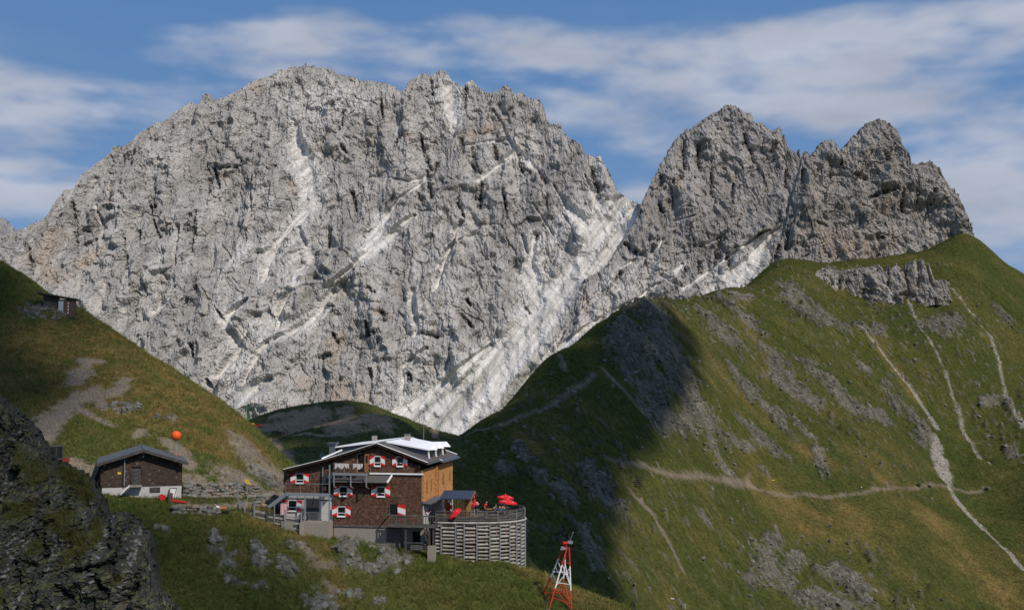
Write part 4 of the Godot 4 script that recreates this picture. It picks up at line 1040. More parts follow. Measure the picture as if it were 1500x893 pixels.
# ---------------------------------------------------------------- bodies
func body_mesh(bones: Array, cell: float, blend: float) -> ArrayMesh:
	# bones: [from, to, radius, radius, colour]; tapered capsules joined smoothly, meshed as surface nets
	var lo := Vector3.ONE * 1e9
	var hi := -lo
	for b in bones:
		var r := maxf(b[2], b[3]) + cell * 2.0
		lo = lo.min(b[0] - Vector3.ONE * r).min(b[1] - Vector3.ONE * r)
		hi = hi.max(b[0] + Vector3.ONE * r).max(b[1] + Vector3.ONE * r)
	var nx := int((hi.x - lo.x) / cell) + 2
	var ny := int((hi.y - lo.y) / cell) + 2
	var nz := int((hi.z - lo.z) / cell) + 2
	var f := PackedFloat32Array()
	f.resize(nx * ny * nz)
	f.fill(1.0)
	var near_col := PackedColorArray()
	near_col.resize(f.size())
	var best := PackedFloat32Array()
	best.resize(f.size())
	best.fill(1.0)
	for b in bones:
		var a: Vector3 = b[0]
		var ab: Vector3 = b[1] - a
		var l2 := maxf(ab.length_squared(), 1e-8)
		var r := maxf(b[2], b[3]) + blend + cell * 2.0
		var p0: Vector3 = ((a.min(b[1]) - lo - Vector3.ONE * r) / cell).floor().max(Vector3.ZERO)
		var p1: Vector3 = ((a.max(b[1]) - lo + Vector3.ONE * r) / cell).ceil().min(Vector3(nx - 1, ny - 1, nz - 1))
		for i in range(int(p0.x), int(p1.x) + 1):
			for j in range(int(p0.y), int(p1.y) + 1):
				for k in range(int(p0.z), int(p1.z) + 1):
					var p := lo + Vector3(i, j, k) * cell
					var t := clampf((p - a).dot(ab) / l2, 0.0, 1.0)
					var d: float = p.distance_to(a + ab * t) - lerpf(b[2], b[3], t)
					var o := (i * ny + j) * nz + k
					if d < best[o]:
						best[o] = d
						near_col[o] = b[4]
					var h := maxf(blend - absf(d - f[o]), 0.0) / blend
					f[o] = minf(d, f[o]) - h * h * blend * 0.25
	var id := PackedInt32Array()
	id.resize(f.size())
	id.fill(-1)
	var pos := PackedVector3Array()
	var nor := PackedVector3Array()
	var col := PackedColorArray()
	var idx := PackedInt32Array()
	for i in nx - 1:
		for j in ny - 1:
			for k in nz - 1:
				var o := (i * ny + j) * nz + k
				var sum := Vector3.ZERO
				var cnt := 0
				var m := 0
				for e in 8:
					if f[o + ((e & 1) * ny + ((e >> 1) & 1)) * nz + (e >> 2)] < 0.0:
						m += 1
				if m == 0 or m == 8:
					continue
				for e in [[0, 1], [2, 3], [4, 5], [6, 7], [0, 2], [1, 3], [4, 6], [5, 7], [0, 4], [1, 5], [2, 6], [3, 7]]:
					var e0: int = e[0]
					var e1: int = e[1]
					var fa := f[o + ((e0 & 1) * ny + ((e0 >> 1) & 1)) * nz + (e0 >> 2)]
					var fb := f[o + ((e1 & 1) * ny + ((e1 >> 1) & 1)) * nz + (e1 >> 2)]
					if (fa < 0.0) != (fb < 0.0):
						var t := fa / (fa - fb)
						sum += Vector3(e0 & 1, (e0 >> 1) & 1, e0 >> 2).lerp(Vector3(e1 & 1, (e1 >> 1) & 1, e1 >> 2), t)
						cnt += 1
				id[o] = pos.size()
				pos.append(lo + (Vector3(i, j, k) + sum / cnt) * cell)
				nor.append(Vector3(f[o + ny * nz] - f[o], f[o + nz] - f[o], f[o + 1] - f[o]).normalized())
				col.append(near_col[o])
	var st := [ny * nz, nz, 1]
	for i in range(1, nx - 1):
		for j in range(1, ny - 1):
			for k in range(1, nz - 1):
				var o := (i * ny + j) * nz + k
				for ax in 3:
					var inside := f[o] < 0.0
					if inside != (f[o + st[ax]] < 0.0):
						var s1: int = st[(ax + 1) % 3]
						var s2: int = st[(ax + 2) % 3]
						var a := id[o - s1 - s2]
						var b := id[o - s2]
						var c := id[o]
						var d := id[o - s1]
						if a < 0 or b < 0 or c < 0 or d < 0:
							continue
						if inside:
							idx.append_array(PackedInt32Array([a, c, b, a, d, c]))
						else:
							idx.append_array(PackedInt32Array([a, b, c, a, c, d]))
	var arr := []
	arr.resize(Mesh.ARRAY_MAX)
	arr[Mesh.ARRAY_VERTEX] = pos
	arr[Mesh.ARRAY_NORMAL] = nor
	arr[Mesh.ARRAY_COLOR] = col
	arr[Mesh.ARRAY_INDEX] = idx
	var am := ArrayMesh.new()
	am.add_surface_from_arrays(Mesh.PRIMITIVE_TRIANGLES, arr)
	return am

const SKIN := Color(0.50, 0.30, 0.21)

func person(label: String, where: Vector3, turn: float, pose: String, top: Color, legs: Color, bare_legs: bool, hair: Color, cell := 0.022, group := "", lean := 0.1, hat := false) -> Node3D:
	# pose: stand, walk, sit, recline; faces local +z
	var o := thing("person", label, "person", where, turn, group)
	var hip := Vector3(0, 0.92, 0)
	var up := Vector3(0, 1, lean).normalized()
	var bones := []
	var shoe := Color(0.05, 0.045, 0.04)
	var kx := 0.095
	var knee := [Vector3(kx, 0.50, 0.03), Vector3(-kx, 0.50, 0.03)]
	var foot := [Vector3(kx + 0.02, 0.07, -0.02), Vector3(-kx - 0.02, 0.07, -0.02)]
	var hand := [Vector3(0.27, 0.86, 0.08), Vector3(-0.27, 0.86, 0.08)]
	if pose == "walk":
		knee = [Vector3(kx, 0.52, 0.18), Vector3(-kx, 0.50, -0.02)]
		foot = [Vector3(kx, 0.07, 0.26), Vector3(-kx, 0.12, -0.30)]
		hand = [Vector3(0.26, 0.90, -0.12), Vector3(-0.26, 0.92, 0.22)]
	elif pose == "sit":
		hip = Vector3(0, 0.52, 0)
		knee = [Vector3(0.13, 0.53, 0.42), Vector3(-0.13, 0.53, 0.42)]
		foot = [Vector3(0.13, 0.07, 0.46), Vector3(-0.13, 0.07, 0.38)]
		hand = [Vector3(0.20, 0.78, 0.40), Vector3(-0.20, 0.78, 0.38)]
	elif pose == "recline":
		hip = Vector3(0, 0.55, 0)
		up = Vector3(0, 0.5, -0.87)
		knee = [Vector3(0.11, 0.66, 0.42), Vector3(-0.11, 0.57, 0.45)]
		foot = [Vector3(0.12, 0.56, 0.82), Vector3(-0.12, 0.54, 0.88)]
		hand = [Vector3(0.26, 0.60, 0.10), Vector3(-0.26, 0.62, 0.05)]
	var side := Vector3.RIGHT
	var fwd := side.cross(up)
	var chest := hip + up * 0.36
	var neck := hip + up * 0.54
	var head := hip + up * 0.70 + fwd * 0.02
	bones.append([hip + side * 0.07, hip - side * 0.07, 0.125, 0.125, legs])
	bones.append([hip + up * 0.10, chest, 0.125, 0.15, top])
	bones.append([chest + side * 0.10, chest - side * 0.10, 0.115, 0.115, top])
	bones.append([neck - up * 0.05, neck + up * 0.06, 0.055, 0.05, SKIN])
	bones.append([head - up * 0.035 + fwd * 0.02, head + up * 0.03, 0.078, 0.09, SKIN])
	bones.append([head + up * 0.05 - fwd * 0.025, head + up * 0.07 - fwd * 0.01, 0.088, 0.085, hair])
	bones.append([head - up * 0.01 + fwd * 0.095, head - up * 0.03 + fwd * 0.105, 0.012, 0.017, SKIN])
	for s in 2:
		var sg := 1.0 if s == 0 else -1.0
		bones.append([head + side * 0.088 * sg - up * 0.005, head + side * 0.09 * sg - up * 0.03, 0.018, 0.014, SKIN])
		var sh := chest + side * 0.185 * sg + up * 0.09
		var el: Vector3 = (sh + hand[s]) * 0.5 + Vector3(0.05 * sg, -0.06, -0.05)
		var top_l := top
		bones.append([sh, el, 0.062, 0.05, top_l])
		bones.append([el, hand[s], 0.045, 0.03, SKIN])
		bones.append([hip + side * 0.09 * sg, knee[s], 0.088, 0.06, legs])
		bones.append([knee[s], foot[s], 0.058, 0.038, SKIN if bare_legs else legs])
		var toe: Vector3 = foot[s] + (Vector3(0.02 * sg, -0.025, 0.16) if pose != "recline" else Vector3(0.02 * sg, 0.14, 0.06))
		bones.append([foot[s] + Vector3(0, -0.015, -0.03), toe, 0.045, 0.04, shoe])
		# palm
		var to: Vector3 = (hand[s] - el).normalized()
		bones.append([hand[s], hand[s] + to * 0.07, 0.032, 0.034, SKIN])
	if hat:
		bones.append([head + up * 0.075 + fwd * 0.05, head + up * 0.07 + fwd * 0.13, 0.03, 0.025, hair])
	var b := part("body", body_mesh(bones, cell, 0.03), M["cloth"], o)
	# fingers and thumb, each its own bent chain
	var fs := Shape.new()
	fs.col = SKIN
	for s in 2:
		var sg := 1.0 if s == 0 else -1.0
		var sh := chest + side * 0.185 * sg + up * 0.09
		var el: Vector3 = (sh + hand[s]) * 0.5 + Vector3(0.05 * sg, -0.06, -0.05)
		var to: Vector3 = (hand[s] - el).normalized()
		var wide := to.cross(Vector3.RIGHT).normalized()
		var curl := to.cross(wide).normalized() * -sg
		for q in 4:
			var root: Vector3 = hand[s] + to * 0.085 + wide * (q - 1.5) * 0.021
			var ln: float = [0.062, 0.075, 0.07, 0.055][q]
			var mid := root + to * ln * 0.6 + curl * 0.012
			fs.tube(root, mid, 0.0095, 0.0085, 5)
			fs.tube(mid, mid + to * ln * 0.35 + curl * 0.03, 0.0085, 0.007, 5)
		var th: Vector3 = hand[s] + to * 0.03 + wide * 0.034
		fs.tube(th, th + (to * 0.6 + wide * 0.7) * 0.04, 0.011, 0.0095, 5)
		fs.tube(th + (to * 0.6 + wide * 0.7) * 0.04, th + to * 0.06 + wide * 0.03 + curl * 0.012, 0.0095, 0.008, 5)
	part("fingers", fs.mesh(), M["cloth"], b)
	return o

# ---------------------------------------------------------------- the mountain hut
const HUT_TURN := -0.185
var hut_at := Vector3.ZERO

func hut_world(p: Vector3) -> Vector3:
	return Transform3D(Basis(Vector3.UP, HUT_TURN), hut_at) * p

func materials() -> void:
	var wood := gray_texture(31, 0.02, FastNoiseLite.FRACTAL_FBM, 0.55, 1.0, 256, 5)
	var speck := gray_texture(33, 0.06, FastNoiseLite.FRACTAL_FBM, 0.7, 1.0, 256, 5)
	T.speck = speck
	mat("shingle", Color(1, 1, 1), 0.85, speck, 1.1, speck, 0.6, true)
	mat("dark_board", Color(0.045, 0.03, 0.022), 0.85, wood, 0.9)
	mat("old_wood", Color(0.20, 0.19, 0.175), 0.9, wood, 1.3, wood, 0.6)
	mat("grey_wood", Color(0.13, 0.125, 0.12), 0.9, wood, 1.3, wood, 0.6)
	mat("log", Color(0.56, 0.52, 0.45), 0.85, wood, 1.2, wood, 0.8)
	mat("log_dark", Color(0.44, 0.40, 0.34), 0.85, wood, 1.1, wood, 0.8)
	mat("log_pale", Color(0.66, 0.63, 0.56), 0.85, wood, 1.4, wood, 0.8)
	mat("larch", Color(0.58, 0.27, 0.085), 0.75, wood, 1.2, wood, 0.4)
	mat("larch_pale", Color(0.70, 0.40, 0.17), 0.75, wood, 1.0, wood, 0.4)
	mat("plaster", Color(0.78, 0.77, 0.74), 0.9, speck, 0.7, speck, 0.3)
	mat("concrete", Color(0.42, 0.385, 0.325), 0.95, speck, 0.45, speck, 1.2)
	mat("steel", Color(0.40, 0.44, 0.47), 0.5, speck, 1.0, null, 0.0, false, 0.25)
	mat("dark_steel", Color(0.06, 0.065, 0.07), 0.55)
	mat("slate_metal", Color(0.17, 0.195, 0.225), 0.5, speck, 0.5, null, 0.0, false, 0.2)
	mat("blue_metal", Color(0.085, 0.11, 0.16), 0.45, speck, 0.5, null, 0.0, false, 0.2)
	mat("roof_felt", Color(0.155, 0.145, 0.14), 0.85, speck, 0.6, speck, 0.5)
	mat("white_sheet", Color(0.86, 0.88, 0.90), 0.55, speck, 0.25)
	M["white_sheet"].albedo_texture = null
	mat("white_paint", Color(0.80, 0.80, 0.79), 0.6)
	mat("red_paint", Color(0.62, 0.028, 0.025), 0.55)
	mat("orange_paint", Color(0.80, 0.105, 0.02), 0.45)
	mat("yellow_paint", Color(0.72, 0.47, 0.03), 0.55)
	mat("green_cloth", Color(0.03, 0.15, 0.05), 0.9)
	mat("dark_glass", Color(0.012, 0.014, 0.016), 0.08)
	M["dark_glass"].metallic_specular = 0.5
	mat("black", Color(0.012, 0.012, 0.012), 0.8)
	mat("earth", Color(0.09, 0.07, 0.05), 1.0, speck, 0.6, speck, 3.0)
	mat("stone", Color(1, 1, 1), 0.95, T.detail, 0.7, T.rough, 3.0, true)
	mat("umbrella_red", Color(0.72, 0.025, 0.03), 0.8)
	M["umbrella_red"].backlight_enabled = true
	M["umbrella_red"].backlight = Color(0.35, 0.05, 0.05)
	mat("umbrella_pale", Color(0.80, 0.22, 0.20), 0.8)
	mat("cloth", Color(1, 1, 1), 0.9, null, 1.0, null, 0.0, true)
	mat("linen", Color(0.74, 0.70, 0.70), 0.95, speck, 2.5)
	mat("pink_cloth", Color(0.72, 0.42, 0.45), 0.95)
	mat("painted", Color(1, 1, 1), 0.55, null, 1.0, null, 0.0, true)
	mat("leaf", Color(1, 1, 1), 0.9, null, 1.0, null, 0.0, true)
	for k in ["old_wood", "grey_wood", "log", "log_dark", "log_pale", "larch", "larch_pale", "dark_board"]:
		M[k].uv1_world_triplanar = false
		M[k].uv1_scale = Vector3(0.25, 2.2, 2.2)

func window(parent: Node, x: float, y: float, z: float, w: float, h: float, shutters: int, t := Transform3D(), bar := true) -> void:
	# a window in a wall that faces local +z, with painted shutters standing open on either side
	var o := Node3D.new()
	o.name = "window"
	parent.add_child(o, true)
	o.transform = t * Transform3D(Basis(), Vector3(x, y, z))
	box_part("pane", Vector3(-w * 0.5, -h * 0.5, -0.045), Vector3(w * 0.5, h * 0.5, -0.025), M["dark_glass"], o)
	var f := Shape.new()
	for s in [-1.0, 1.0]:
		f.box(Vector3(s * w * 0.5 - 0.035, -h * 0.5, -0.05), Vector3(s * w * 0.5 + 0.035, h * 0.5, 0.03))
		f.box(Vector3(-w * 0.5 + 0.035, s * h * 0.5 - 0.035, -0.05), Vector3(w * 0.5 - 0.035, s * h * 0.5 + 0.035, 0.03))
	if bar:
		f.box(Vector3(-w * 0.5 + 0.035, -h * 0.22, -0.049), Vector3(w * 0.5 - 0.035, -h * 0.22 + 0.07, 0.022))
	part("frame", f.mesh(), M["white_paint"] if bar else M["grey_wood"], o)
	box_part("sill", Vector3(-w * 0.55, -h * 0.5 - 0.13, -0.05), Vector3(w * 0.55, -h * 0.5 - 0.04, 0.10), M["white_paint"], o)
	var sw := w * 0.62
	for s in [-1.0, 1.0]:
		if shutters == 3 or (shutters == 1 and s > 0.0) or (shutters == 2 and s < 0.0):
			shutter(o, s * (w * 0.5 + 0.05 + sw * 0.5), sw, h * 1.05, s)

func shutter(o: Node, x: float, w: float, h: float, s: float) -> void:
	var sh := box_part("shutter", Vector3(x - w * 0.5, -h * 0.5, 0.03), Vector3(x + w * 0.5, h * 0.5, 0.07), M["red_paint"], o)
	var b := Shape.new()
	var e := h * 0.22
	var a := -s * e * 0.5
	var q := h * 0.24
	b.prism(poly2([[x - w * 0.5, -a - q], [x + w * 0.5, a - q], [x + w * 0.5, a + q], [x - w * 0.5, -a + q]]), 0.068, 0.074)
	part("stripe", b.mesh(), M["white_paint"], sh)

func railing(called: String, pts: Array, height: float, m: Material, parent: Node, mid := 2, post_gap := 1.1, r := 0.02) -> MeshInstance3D:
	var s := Shape.new()
	for k in pts.size() - 1:
		var a: Vector3 = pts[k]
		var b: Vector3 = pts[k + 1]
		s.tube(a + Vector3.UP * height, b + Vector3.UP * height, r * 1.2, r * 1.2, 6)
		for q in mid:
			var yy := height * (q + 1.0) / (mid + 1.0)
			s.tube(a + Vector3.UP * yy, b + Vector3.UP * yy, r * 0.5, r * 0.5, 5)
		var cnt := maxi(int(a.distance_to(b) / post_gap), 1)
		for q in cnt + 1:
			var p := a.lerp(b, float(q) / cnt)
			s.tube(p, p + Vector3.UP * height, r, r, 6)
	return part(called, s.mesh(), m, parent)

func hut() -> void:
	hut_at = at(619, 772, 118)
	rng.seed = 12
	var h := thing("mountain_hut", "large mountain hut with dark shingled gable, red and white shutters and white roof", "mountain hut", hut_at, HUT_TURN)
	# walls
	var gable := poly2([[-10.1, 0], [0, 0], [0, 6.15], [-5.1, 8.62], [-10.1, 7.1]])
	var s := Shape.new()
	s.prism(gable, -12.6, -0.002)
	part("wall", s.mesh(), M["dark_board"], h)
	s = Shape.new()
	s.prism(poly2([[-16.0, 0.4], [-10.1, 0.4], [-10.1, 7.0], [-16.0, 5.65]]), -9.0, -0.25)
	part("wing_wall", s.mesh(), M["dark_board"], h)
	s = Shape.new()
	s.box(Vector3(0.0, 0, -11.8), Vector3(0.4, 6.3, -5.1))
	part("bay_wall", s.mesh(), M["larch"], h)
	# window openings, then shingles round them
	var wins := [[-5.11, 7.0, 0.72, 1.0, 3], [-2.56, 7.0, 0.72, 1.0, 3], [-8.96, 3.69, 0.9, 1.0, 3], [-4.69, 3.72, 0.9, 1.0, 3], [-9.15, 1.5, 0.9, 1.0, 3]]
	var holes := [Rect2(-7.4, 5.7, 1.3, 2.1), Rect2(-3.7, 1.1, 1.0, 1.3)]
	for w in wins:
		holes.append(Rect2(w[0] - w[2] * 0.5, w[1] - w[3] * 0.5, w[2], w[3]))
		window(h, w[0], w[1], 0.05, w[2], w[3], w[4])
	var brown := Color(0.165, 0.092, 0.062)
	var sm := part("shingles", shingles(gable, holes, 0.2, 0.2, brown, 0.38, Transform3D()), M["shingle"], h)
	sm.set_meta("kind", "stuff")
	sm = part("wing_shingles", shingles(poly2([[-16.0, 3.4], [-10.1, 3.4], [-10.1, 7.0], [-16.0, 5.65]]), [Rect2(-14.55, 4.48, 0.9, 1.0), Rect2(-11.1, 3.4, 0.8, 1.9)], 0.2, 0.2, brown, 0.38, Transform3D(Basis(), Vector3(0, 0, -0.24))), M["shingle"], h)
	sm.set_meta("kind", "stuff")
	var orange := Color(0.74, 0.355, 0.135)
	var sidet := Transform3D(Basis(Vector3.UP, PI / 2), Vector3(0.004, 0, 0))
	sm = part("larch_shingles", shingles(poly2([[0, 2.7], [5.1, 2.7], [5.1, 6.15], [0, 6.15]]), [Rect2(1.4, 3.55, 0.34, 1.3), Rect2(3.3, 3.55, 0.34, 1.3)], 0.22, 0.2, orange, 0.22, sidet), M["shingle"], h)
	sm.set_meta("kind", "stuff")
	sm = part("bay_shingles", shingles(poly2([[5.1, 2.7], [11.8, 2.7], [11.8, 6.15], [5.1, 6.15]]), [Rect2(6.8, 3.9, 0.7, 1.4), Rect2(10.2, 4.0, 0.4, 1.4)], 0.22, 0.2, orange, 0.22, Transform3D(Basis(Vector3.UP, PI / 2), Vector3(0.404, 0, 0))), M["shingle"], h)
	sm.set_meta("kind", "stuff")
	sm = part("bay_front_shingles", shingles(poly2([[0.05, 2.7], [0.4, 2.7], [0.4, 6.2], [0.05, 6.2]]), [], 0.2, 0.2, orange, 0.22, Transform3D(Basis(), Vector3(0, 0, -5.095))), M["shingle"], h)
	sm.set_meta("kind", "stuff")
	box_part("corner_board", Vector3(-0.14, 2.7, 0.003), Vector3(0.03, 6.1, 0.075), M["larch_pale"], h)
	# tall closed side shutters
	for w in [[1.57, 3.55, 0.0], [3.47, 3.55, 0.0], [7.0, 3.9, 0.4], [7.35, 3.9, 0.4], [10.4, 4.0, 0.4]]:
		var sh := box_part("side_shutter", Vector3(w[2] + 0.02, w[1], -w[0] - 0.15), Vector3(w[2] + 0.07, w[1] + 1.3, -w[0] + 0.15), M["larch"], h)
		box_part("slot", Vector3(w[2] + 0.068, w[1] + 0.9, -w[0] - 0.03), Vector3(w[2] + 0.074, w[1] + 1.1, -w[0] + 0.03), M["black"], sh)
		box_part("slot", Vector3(w[2] + 0.068, w[1] + 0.1, -w[0] - 0.03), Vector3(w[2] + 0.074, w[1] + 0.3, -w[0] + 0.03), M["black"], sh)
	window(h, -14.1, 4.98, -0.19, 0.9, 1.0, 3)
	# upper balcony door, ajar
	var d := Node3D.new()
	d.name = "balcony_door"
	h.add_child(d)
	box_part("opening", Vector3(-7.35, 5.75, -0.02), Vector3(-6.6, 7.75, 0.005), M["black"], d)
	box_part("door_leaf", Vector3(-6.58, 5.75, 0.02), Vector3(-6.1, 7.75, 0.07), M["larch"], d)
	box_part("pane", Vector3(-6.46, 6.75, 0.068), Vector3(-6.22, 7.6, 0.076), M["dark_glass"], d)
	box_part("door_post", Vector3(-7.45, 5.75, 0.03), Vector3(-7.33, 7.8, 0.09), M["larch_pale"], d)
	# lower window with a single shutter beside it
	var lw := Node3D.new()
	lw.name = "window"
	h.add_child(lw, true)
	lw.position = Vector3(-3.2, 1.75, 0.05)
	box_part("pane", Vector3(-0.45, -0.6, -0.05), Vector3(0.45, 0.6, -0.03), M["dark_glass"], lw)
	box_part("frame", Vector3(-0.62, -0.62, -0.03), Vector3(-0.47, 0.62, 0.05), M["grey_wood"], lw)
	var shp := box_part("shutter", Vector3(0.42, -0.60, 0.0), Vector3(1.30, 0.60, 0.05), M["red_paint"], lw)
	s = Shape.new()
	s.prism(poly2([[0.42, -0.22], [1.30, -0.48], [1.30, 0.12], [0.42, 0.36]]), 0.048, 0.056)
	part("stripe", s.mesh(), M["white_paint"], shp)
	# plinth
	box_part("plinth", Vector3(-10.0, -3.4, -12.4), Vector3(-4.0, -0.02, 0.02), M["concrete"], h)
	box_part("cellar_wall", Vector3(-4.0, -3.4, -12.4), Vector3(0.0, -0.02, -0.9), M["concrete"], h)
	box_part("sill_beam", Vector3(-10.1, -0.12, 0.025), Vector3(-3.9, 0.05, 0.14), M["old_wood"], h)
	for k in 7:
		box_part("cellar_board", Vector3(-4.0, -2.4 + k * 0.31, 0.03), Vector3(-2.45, -2.12 + k * 0.31, 0.09), M["old_wood"], h)
	box_part("cellar_door", Vector3(-1.35, -2.3, -0.9), Vector3(-0.5, -0.6, -0.85), M["black"], h)
	box_part("cellar_rail", Vector3(-2.2, -1.66, 0.6), Vector3(0.9, -1.52, 0.66), M["grey_wood"], h)
	for k in 3:
		box_part("cellar_board", Vector3(-1.2, -2.35 + k * 0.2, 0.5), Vector3(0.9, -2.18 + k * 0.2, 0.55), M["old_wood"], h)
	# wooden balcony with balusters
	var b := Node3D.new()
	b.name = "wooden_balcony"
	h.add_child(b)
	box_part("floor", Vector3(-3.65, 0.20, 0.04), Vector3(1.75, 0.36, 1.3), M["grey_wood"], b)
	box_part("fascia", Vector3(-3.7, 0.12, 1.30), Vector3(1.8, 0.44, 1.38), M["old_wood"], b)
	box_part("handrail", Vector3(-3.7, 1.30, 1.27), Vector3(1.8, 1.42, 1.40), M["old_wood"], b)
	bar_part("handrail", Vector3(1.78, 1.36, 1.3), Vector3(1.5, 1.36, -0.4), 0.12, M["old_wood"], b)
	bar_part("handrail", Vector3(-3.64, 1.36, 1.3), Vector3(-3.64, 1.36, 0.05), 0.12, M["old_wood"], b)
	for k in 21:
		var xx := -3.6 + k * 0.268
		bar_part("baluster", Vector3(xx, 0.36, 1.335), Vector3(xx + 0.02, 1.31, 1.335), 0.15 if k % 4 == 0 else 0.085, M["old_wood"] if k % 3 else M["grey_wood"], b, 0.05)
	for k in 5:
		bar_part("baluster", Vector3(1.76 - k * 0.05, 0.36, 1.1 - k * 0.3), Vector3(1.76 - k * 0.05, 1.31, 1.1 - k * 0.3), 0.05, M["grey_wood"], b, 0.12)
	for xx in [-1.55, 1.05, 1.5]:
		bar_part("post", Vector3(xx, -2.6, 1.15), Vector3(xx, 0.2, 1.15), 0.17, M["grey_wood"], b)
	bar_part("brace", Vector3(0.35, 0.1, 1.16), Vector3(1.05, -0.75, 1.16), 0.1, M["old_wood"], b)
	box_part("footing", Vector3(0.95, -3.5, 0.9), Vector3(1.75, -1.75, 1.5), M["concrete"], b)
	# ledge roof across the facade and the canopy below it
	var cn := Node3D.new()
	cn.name = "canopy"
	h.add_child(cn)
	box_part("white_flashing", Vector3(-5.95, 5.58, 0.06), Vector3(0.06, 5.74, 0.22), M["white_sheet"], cn)
	s = Shape.new()
	s.quad(Vector3(-10.0, 4.78, 0.95), Vector3(-3.75, 4.78, 0.95), Vector3(-3.45, 5.5, 0.08), Vector3(-10.0, 5.5, 0.08))
	s.quad(Vector3(-10.0, 5.44, 0.08), Vector3(-3.45, 5.44, 0.08), Vector3(-3.75, 4.72, 0.95), Vector3(-10.0, 4.72, 0.95))
	s.quad(Vector3(-10.0, 4.72, 0.95), Vector3(-3.75, 4.72, 0.95), Vector3(-3.75, 4.78, 0.95), Vector3(-10.0, 4.78, 0.95))
	part("felt_roof", s.mesh(), M["roof_felt"], cn)
	bar_part("white_flashing", Vector3(-3.72, 4.76, 0.96), Vector3(-3.42, 5.52, 0.12), 0.14, M["white_sheet"], cn)
	# steel balcony above it
	var sb := Node3D.new()
	sb.name = "steel_balcony"
	h.add_child(sb)
	for k in 20:
		bar_part("grating_bar", Vector3(-9.65 + k * 0.195, 5.66, 0.06), Vector3(-9.65 + k * 0.195, 5.66, 1.25), 0.04, M["steel"], sb, 0.04)
	box_part("edge_beam", Vector3(-9.78, 5.52, 1.25), Vector3(-5.82, 5.76, 1.33), M["steel"], sb)
	railing("railing", [Vector3(-9.72, 5.74, 0.1), Vector3(-9.72, 5.74, 1.2), Vector3(-5.9, 5.74, 1.2), Vector3(-5.9, 5.74, 0.1)], 1.0, M["steel"], sb, 1)
	for xx in [-9.6, -7.7, -5.95]:
		bar_part("strut", Vector3(xx, 5.55, 1.28), Vector3(xx, 4.3, 1.28), 0.11, M["steel"], sb)
		bar_part("strut", Vector3(xx, 4.3, 1.28), Vector3(xx, 3.95, 0.1), 0.08, M["steel"], sb)
	# gallery, stair and white ground floor of the wing
	box_part("white_wall", Vector3(-15.95, 0.42, -0.270), Vector3(-10.12, 3.3, -0.220), M["plaster"], h)
	window(h, -14.9, 2.0, -0.15, 0.95, 1.1, 3)
	var dr := Node3D.new()
	dr.name = "door"
	h.add_child(dr)
	for q in 2:
		box_part("door_leaf", Vector3(-13.25 + q * 0.73, 0.45, -0.210), Vector3(-12.55 + q * 0.73, 2.75, -0.150), M["dark_steel"], dr)
	box_part("lintel", Vector3(-13.4, 2.75, -0.210), Vector3(-11.7, 2.85, -0.110), M["steel"], dr)
	box_part("pipe_band", Vector3(-15.9, 2.72, -0.215), Vector3(-13.4, 2.8, -0.150), M["grey_wood"], h)
	box_part("pipe_band", Vector3(-11.7, 2.62, -0.215), Vector3(-10.2, 2.7, -0.150), M["grey_wood"], h)
	box_part("terrace_slab", Vector3(-15.6, -3.6, -0.200), Vector3(-10.12, 0.42, 1.200), M["concrete"], h)
	var gl := Node3D.new()
	gl.name = "steel_gallery"
	h.add_child(gl)
	for k in 24:
		bar_part("grating_bar", Vector3(-15.1 + k * 0.21, 3.34, -0.200), Vector3(-15.1 + k * 0.21, 3.34, 1.030), 0.035, M["steel"], gl, 0.04)
	box_part("edge_beam", Vector3(-15.25, 3.2, 1.030), Vector3(-10.12, 3.52, 1.110), M["steel"], gl)
	railing("railing", [Vector3(-15.2, 3.42, 1.050), Vector3(-10.2, 3.42, 1.050)], 1.1, M["steel"], gl, 0, 1.5)
	for xx in [-13.0, -10.2]:
		bar_part("post", Vector3(xx, -0.9, 1.050), Vector3(xx, 3.2, 1.050), 0.12, M["steel"], gl)
	bar_part("post", Vector3(-10.2, 3.4, 1.050), Vector3(-10.2, 6.6, 1.050), 0.12, M["steel"], gl)
	bar_part("post", Vector3(-11.35, 3.4, 0.050), Vector3(-11.35, 6.3, 0.050), 0.09, M["steel"], gl)
	box_part("screen", Vector3(-11.3, 4.4, -0.050), Vector3(-10.25, 5.55, 0.000), M["dark_steel"], gl)
	bar_part("stringer", Vector3(-15.2, 3.36, 1.030), Vector3(-17.2, 1.9, 1.030), 0.07, M["steel"], gl, 0.36)
	bar_part("stringer", Vector3(-15.2, 3.36, -0.150), Vector3(-17.2, 1.9, -0.150), 0.07, M["steel"], gl, 0.36)
	for k in 7:
		box_part("tread", Vector3(-15.5 - k * 0.27, 3.1 - k * 0.2, -0.130), Vector3(-15.24 - k * 0.27, 3.14 - k * 0.2, 1.000), M["steel"], gl)
	bar_part("post", Vector3(-16.5, 0.2, 1.050), Vector3(-16.5, 2.3, 1.050), 0.09, M["steel"], gl)
	for xx in [-13.9, -12.0]:
		bar_part("brace", Vector3(xx, 3.2, 0.950), Vector3(xx - 0.5, 2.3, -0.150), 0.06, M["dark_steel"], gl)
	railing("entrance_railing", [Vector3(-13.5, 0.42, 1.150), Vector3(-10.4, 0.42, 1.150)], 1.0, M["steel"], h, 2, 1.0, 0.015)
	# main roof
	var rf := Node3D.new()
	rf.name = "roof"
	h.add_child(rf)
	s = Shape.new()
	s.prism(poly2([[-5.1, 8.72], [0.6, 6.73], [0.6, 6.93], [-5.1, 8.95], [-10.7, 7.22], [-10.7, 7.0]]), -13.2, 0.5)
	part("roof_plane", s.mesh(), M["roof_felt"], rf)
	s = Shape.new()
	s.prism(poly2([[-15.75, 5.75], [-10.7, 6.99], [-10.7, 7.22], [-15.75, 5.97]]), -9.5, 0.5)
	part("wing_roof", s.mesh(), M["white_sheet"], rf)
	s = Shape.new()
